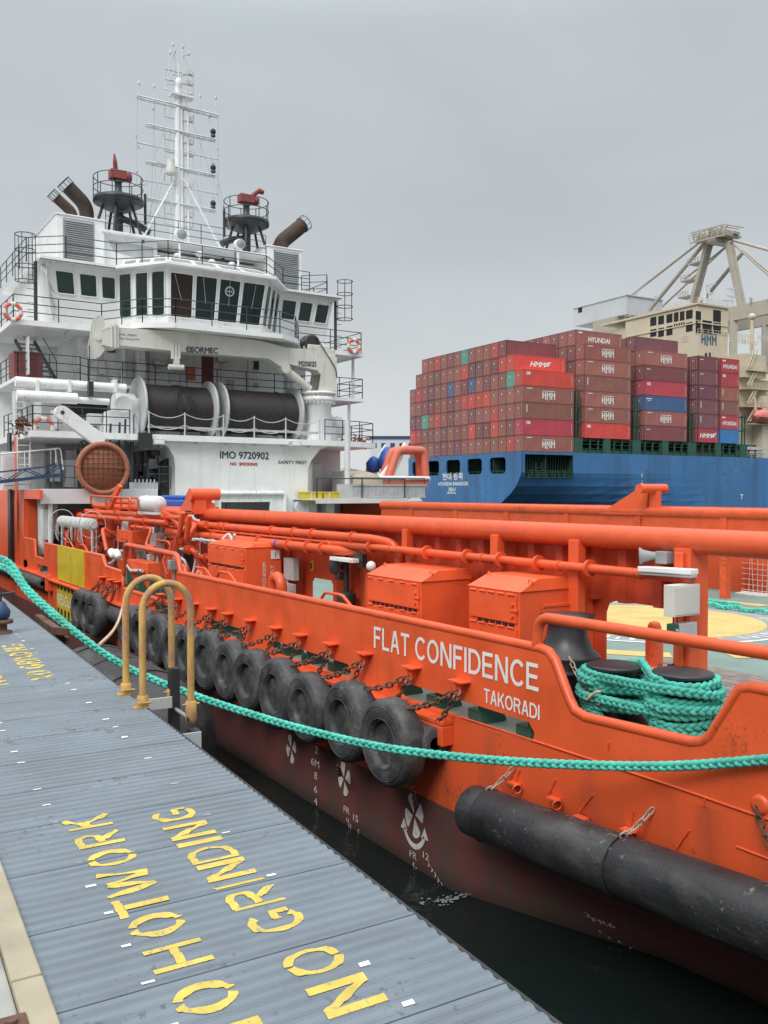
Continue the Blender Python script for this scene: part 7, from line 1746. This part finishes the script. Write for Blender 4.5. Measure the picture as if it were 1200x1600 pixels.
# ------------------------------------------------------------------ ship to shore gantry crane behind
gc0 = SP(114, 51, 0)
gc = thing('gantry_crane', 'beige ship to shore gantry crane with A frame and stays behind the tower', 'crane', gc0, -SA)
def gp(u, v, s=114): p = lpix(u, v, x=s); return V((p.x - 114, p.y - 51, p.z))
G = lambda x, y, s=114: gp(860 + x / 3.53, 340 + y / 3.53, s)
top = G(925, 95)
b = MB()
for s in (113.3, 114.7):
    ox = V((s - 114, 0, 0))
    b.bar(G(878, 130) + ox, G(788, 470) + ox, 1.15, 1.2); b.bar(G(985, 140) + ox, G(1062, 520) + ox, 1.15, 1.25)
for y0 in (G(788, 470).y, G(1062, 520).y):
    for s in (-4, 10):
        z1 = G(1062, 520).z; b.bar((s, y0, z1), (s, y0, 3), 2.0, 2.0)
b.build('leg', 'crane_beige', gc, local=True)
b = MB()
for s in (-4, 10):
    ox = V((s, 0, 0)); b.bar(G(1045, 530) + ox, G(1400, 470) + ox, 1.6, 3.6) if False else None
    y_a, y_b = G(1062, 520).y + 60, G(1062, 520).y - 55; z = G(1062, 540).z
    b.bx(s - .9, s + .9, y_b, y_a, z - 2.0, z + 2.0)
    for k in range(8): y = y_b + 6 + k * 6; b.bx(s - 1.8, s - .9, y, y + .3, z + 2, z + 5 if k % 3 == 0 else z + 3.2)
b.build('boom_girder', 'crane_beige', gc, local=True)
b = MB(); c = top
for i in range(20):
    w_, l_, h_ = rnd.uniform(.3, 1.1), rnd.uniform(.3, 1.6), rnd.uniform(.5, 2.4); q = c + V((rnd.uniform(-3, 3), rnd.uniform(-4.4, 4.4), -1.0)); b.bx(q.x - w_, q.x + w_, q.y - l_, q.y + l_, q.z, q.z + h_)
for y in (-6.5, -4.8, 4.6, 6.2): b.bar(c + V((-4.5, y * .8, -1.4)), c + V((-3.5, y, .9)), .25, .3); b.bar(c + V((-4.5, y, .6)), c + V((3, y, .9)), .22, .25)
for z in (-2.2, .8): b.bar(c + V((-4.8, -6.4, z)), c + V((-4.8, 6.2, z + .5)), .3, .35)
for k in range(7): b.bar(c + V((-4.8, -6 + k * 2, -2.2)), c + V((-4.8, -5 + k * 2, 1.0)), .18, .18)
b.bx(c.x - 4, c.x + 4, c.y - 5, c.y + 5, c.z - 1.6, c.z - 1.0); b.bx(c.x - 4, c.x + 4, c.y - 2.2, c.y + .8, c.z - 3.0, c.z - 1.8)
for y in (-4, -1, 3): b.bx(c.x - 3, c.x + 3, c.y + y, c.y + y + .8, c.z - 1, c.z + .3)
b.rail([(c.x - 5, c.y - 5, c.z - 1), (c.x - 5, c.y + 5, c.z - 1)], 1.6, 2, 1.5, .12)
b.build('apex_platform', 'crane_beige', gc, local=True)
b = MB()
for x0, y0, x1, y1, r_, s in ((830, 130, 370, 488, .42, 0), (845, 135, 472, 497, .36, 10), (846, 145, 545, 512, .62, 0), (945, 155, 670, 500, .62, 10), (920, 150, 690, 330, .3, 4), (1010, 125, 1330, 215, .4, 0), (1015, 150, 1330, 430, .3, 0), (1020, 130, 1330, 240, .3, 10), (945, 160, 1330, 500, .3, 10), (905, 95, 1000, 140, .5, 0)):
    p, q = G(x0, y0), G(x1, y1); b.cyl(p + V((s, 0, 0)), q + V((s, 0, 0)), r_, n=8)
for x, y in ((810, 255), (770, 350), (755, 440)): p = G(x, y); b.bx(p.x - 2, p.x + 2, p.y - 2, p.y + 2, p.z - .2, p.z + .2); b.rail([(p.x - 2, p.y - 2, p.z + .2), (p.x - 2, p.y + 2, p.z + .2)], 1.3, 2, 1, .08)
for x0, y0, x1, y1 in ((470, 410, 462, 500), (478, 410, 482, 500), (578, 430, 570, 500), (584, 430, 596, 505)): b.cyl(G(x0, y0), G(x1, y1), .12, n=5)
b.build('stay', 'crane_beige', gc, local=True)
p, q = G(226, 612), G(520, 492); q.z = G(226, 514).z; b = MB(); b.bx(p.x - 8, p.x + 8, q.y, p.y, p.z, q.z - .2); b.bx(p.x - 8.3, p.x + 8.3, q.y - .4, p.y + .4, q.z - .2, q.z)
mh = b.build('machinery_house', 'housegrey', gc, local=True)
b = MB(); w_ = G(262, 522); b.bx(p.x - 8.06, p.x - 8.0, w_.y - 1, w_.y + 1, w_.z - .9, w_.z + .8); b.build('window', 'black', mh, local=True)
b = MB(); p2 = G(345, 600); b.bx(p.x - 9, p.x + 9, G(470, 560).y, p2.y, G(345, 620).z - 4, p.z - .1); b.build('platform', 'crane_beige', gc, local=True)
# another crane's blue grey cabin, far right
a, c = lpix(1192, 533, x=150), lpix(1240, 515, x=150)
b = MB(); o_ = (a + c) / 2; b.bx(-3, 3, -4, 4, -2.5, 2.5); b.bx(-1, 1, -1.4, 1.4, -o_.z, -2.5); b.bx(-3.05, -3, -3, 3, -.2, 1.2, mi=1)
o = b.build('crane_cabin', ['housegrey', 'blue'], None, local=True); o.location = SP(o_.x, o_.y, o_.z); o.rotation_euler = (0, 0, -SA)
tag(o, 'pale blue grey crane cabin at the right edge beyond the ship', 'cabin')
# far blue and white dockside building glimpsed past the stern
a, c = P(610, 712, D=260), P(645, 687, D=260)
b = MB(); b.bx(-9, 9, -4, 4, -25, 0); b.bx(-9.3, 9.3, -4.3, 4.3, 0, .8, mi=1)
for i in range(7): b.bx(-8.5 + i * 2.6, -7.2 + i * 2.6, -4.06, -4, -2.6, -1.2, mi=1)
o = b.build('dock_building', ['housegrey', 'blue'], None, local=True); o.location = V(((a.x + c.x) / 2, (a.y + c.y) / 2, c.z)); o.rotation_euler = (0, 0, -TH)
tag(o, 'white dockside building with blue roof past the blue stern', 'building')
b = MB(); b.bx(-40, 400, 46, 400, -3, 3.2); o = b.build('far_quay', 'concrete', None, local=True); o.location = SO; o.rotation_euler = (0, 0, -SA); struct(o)
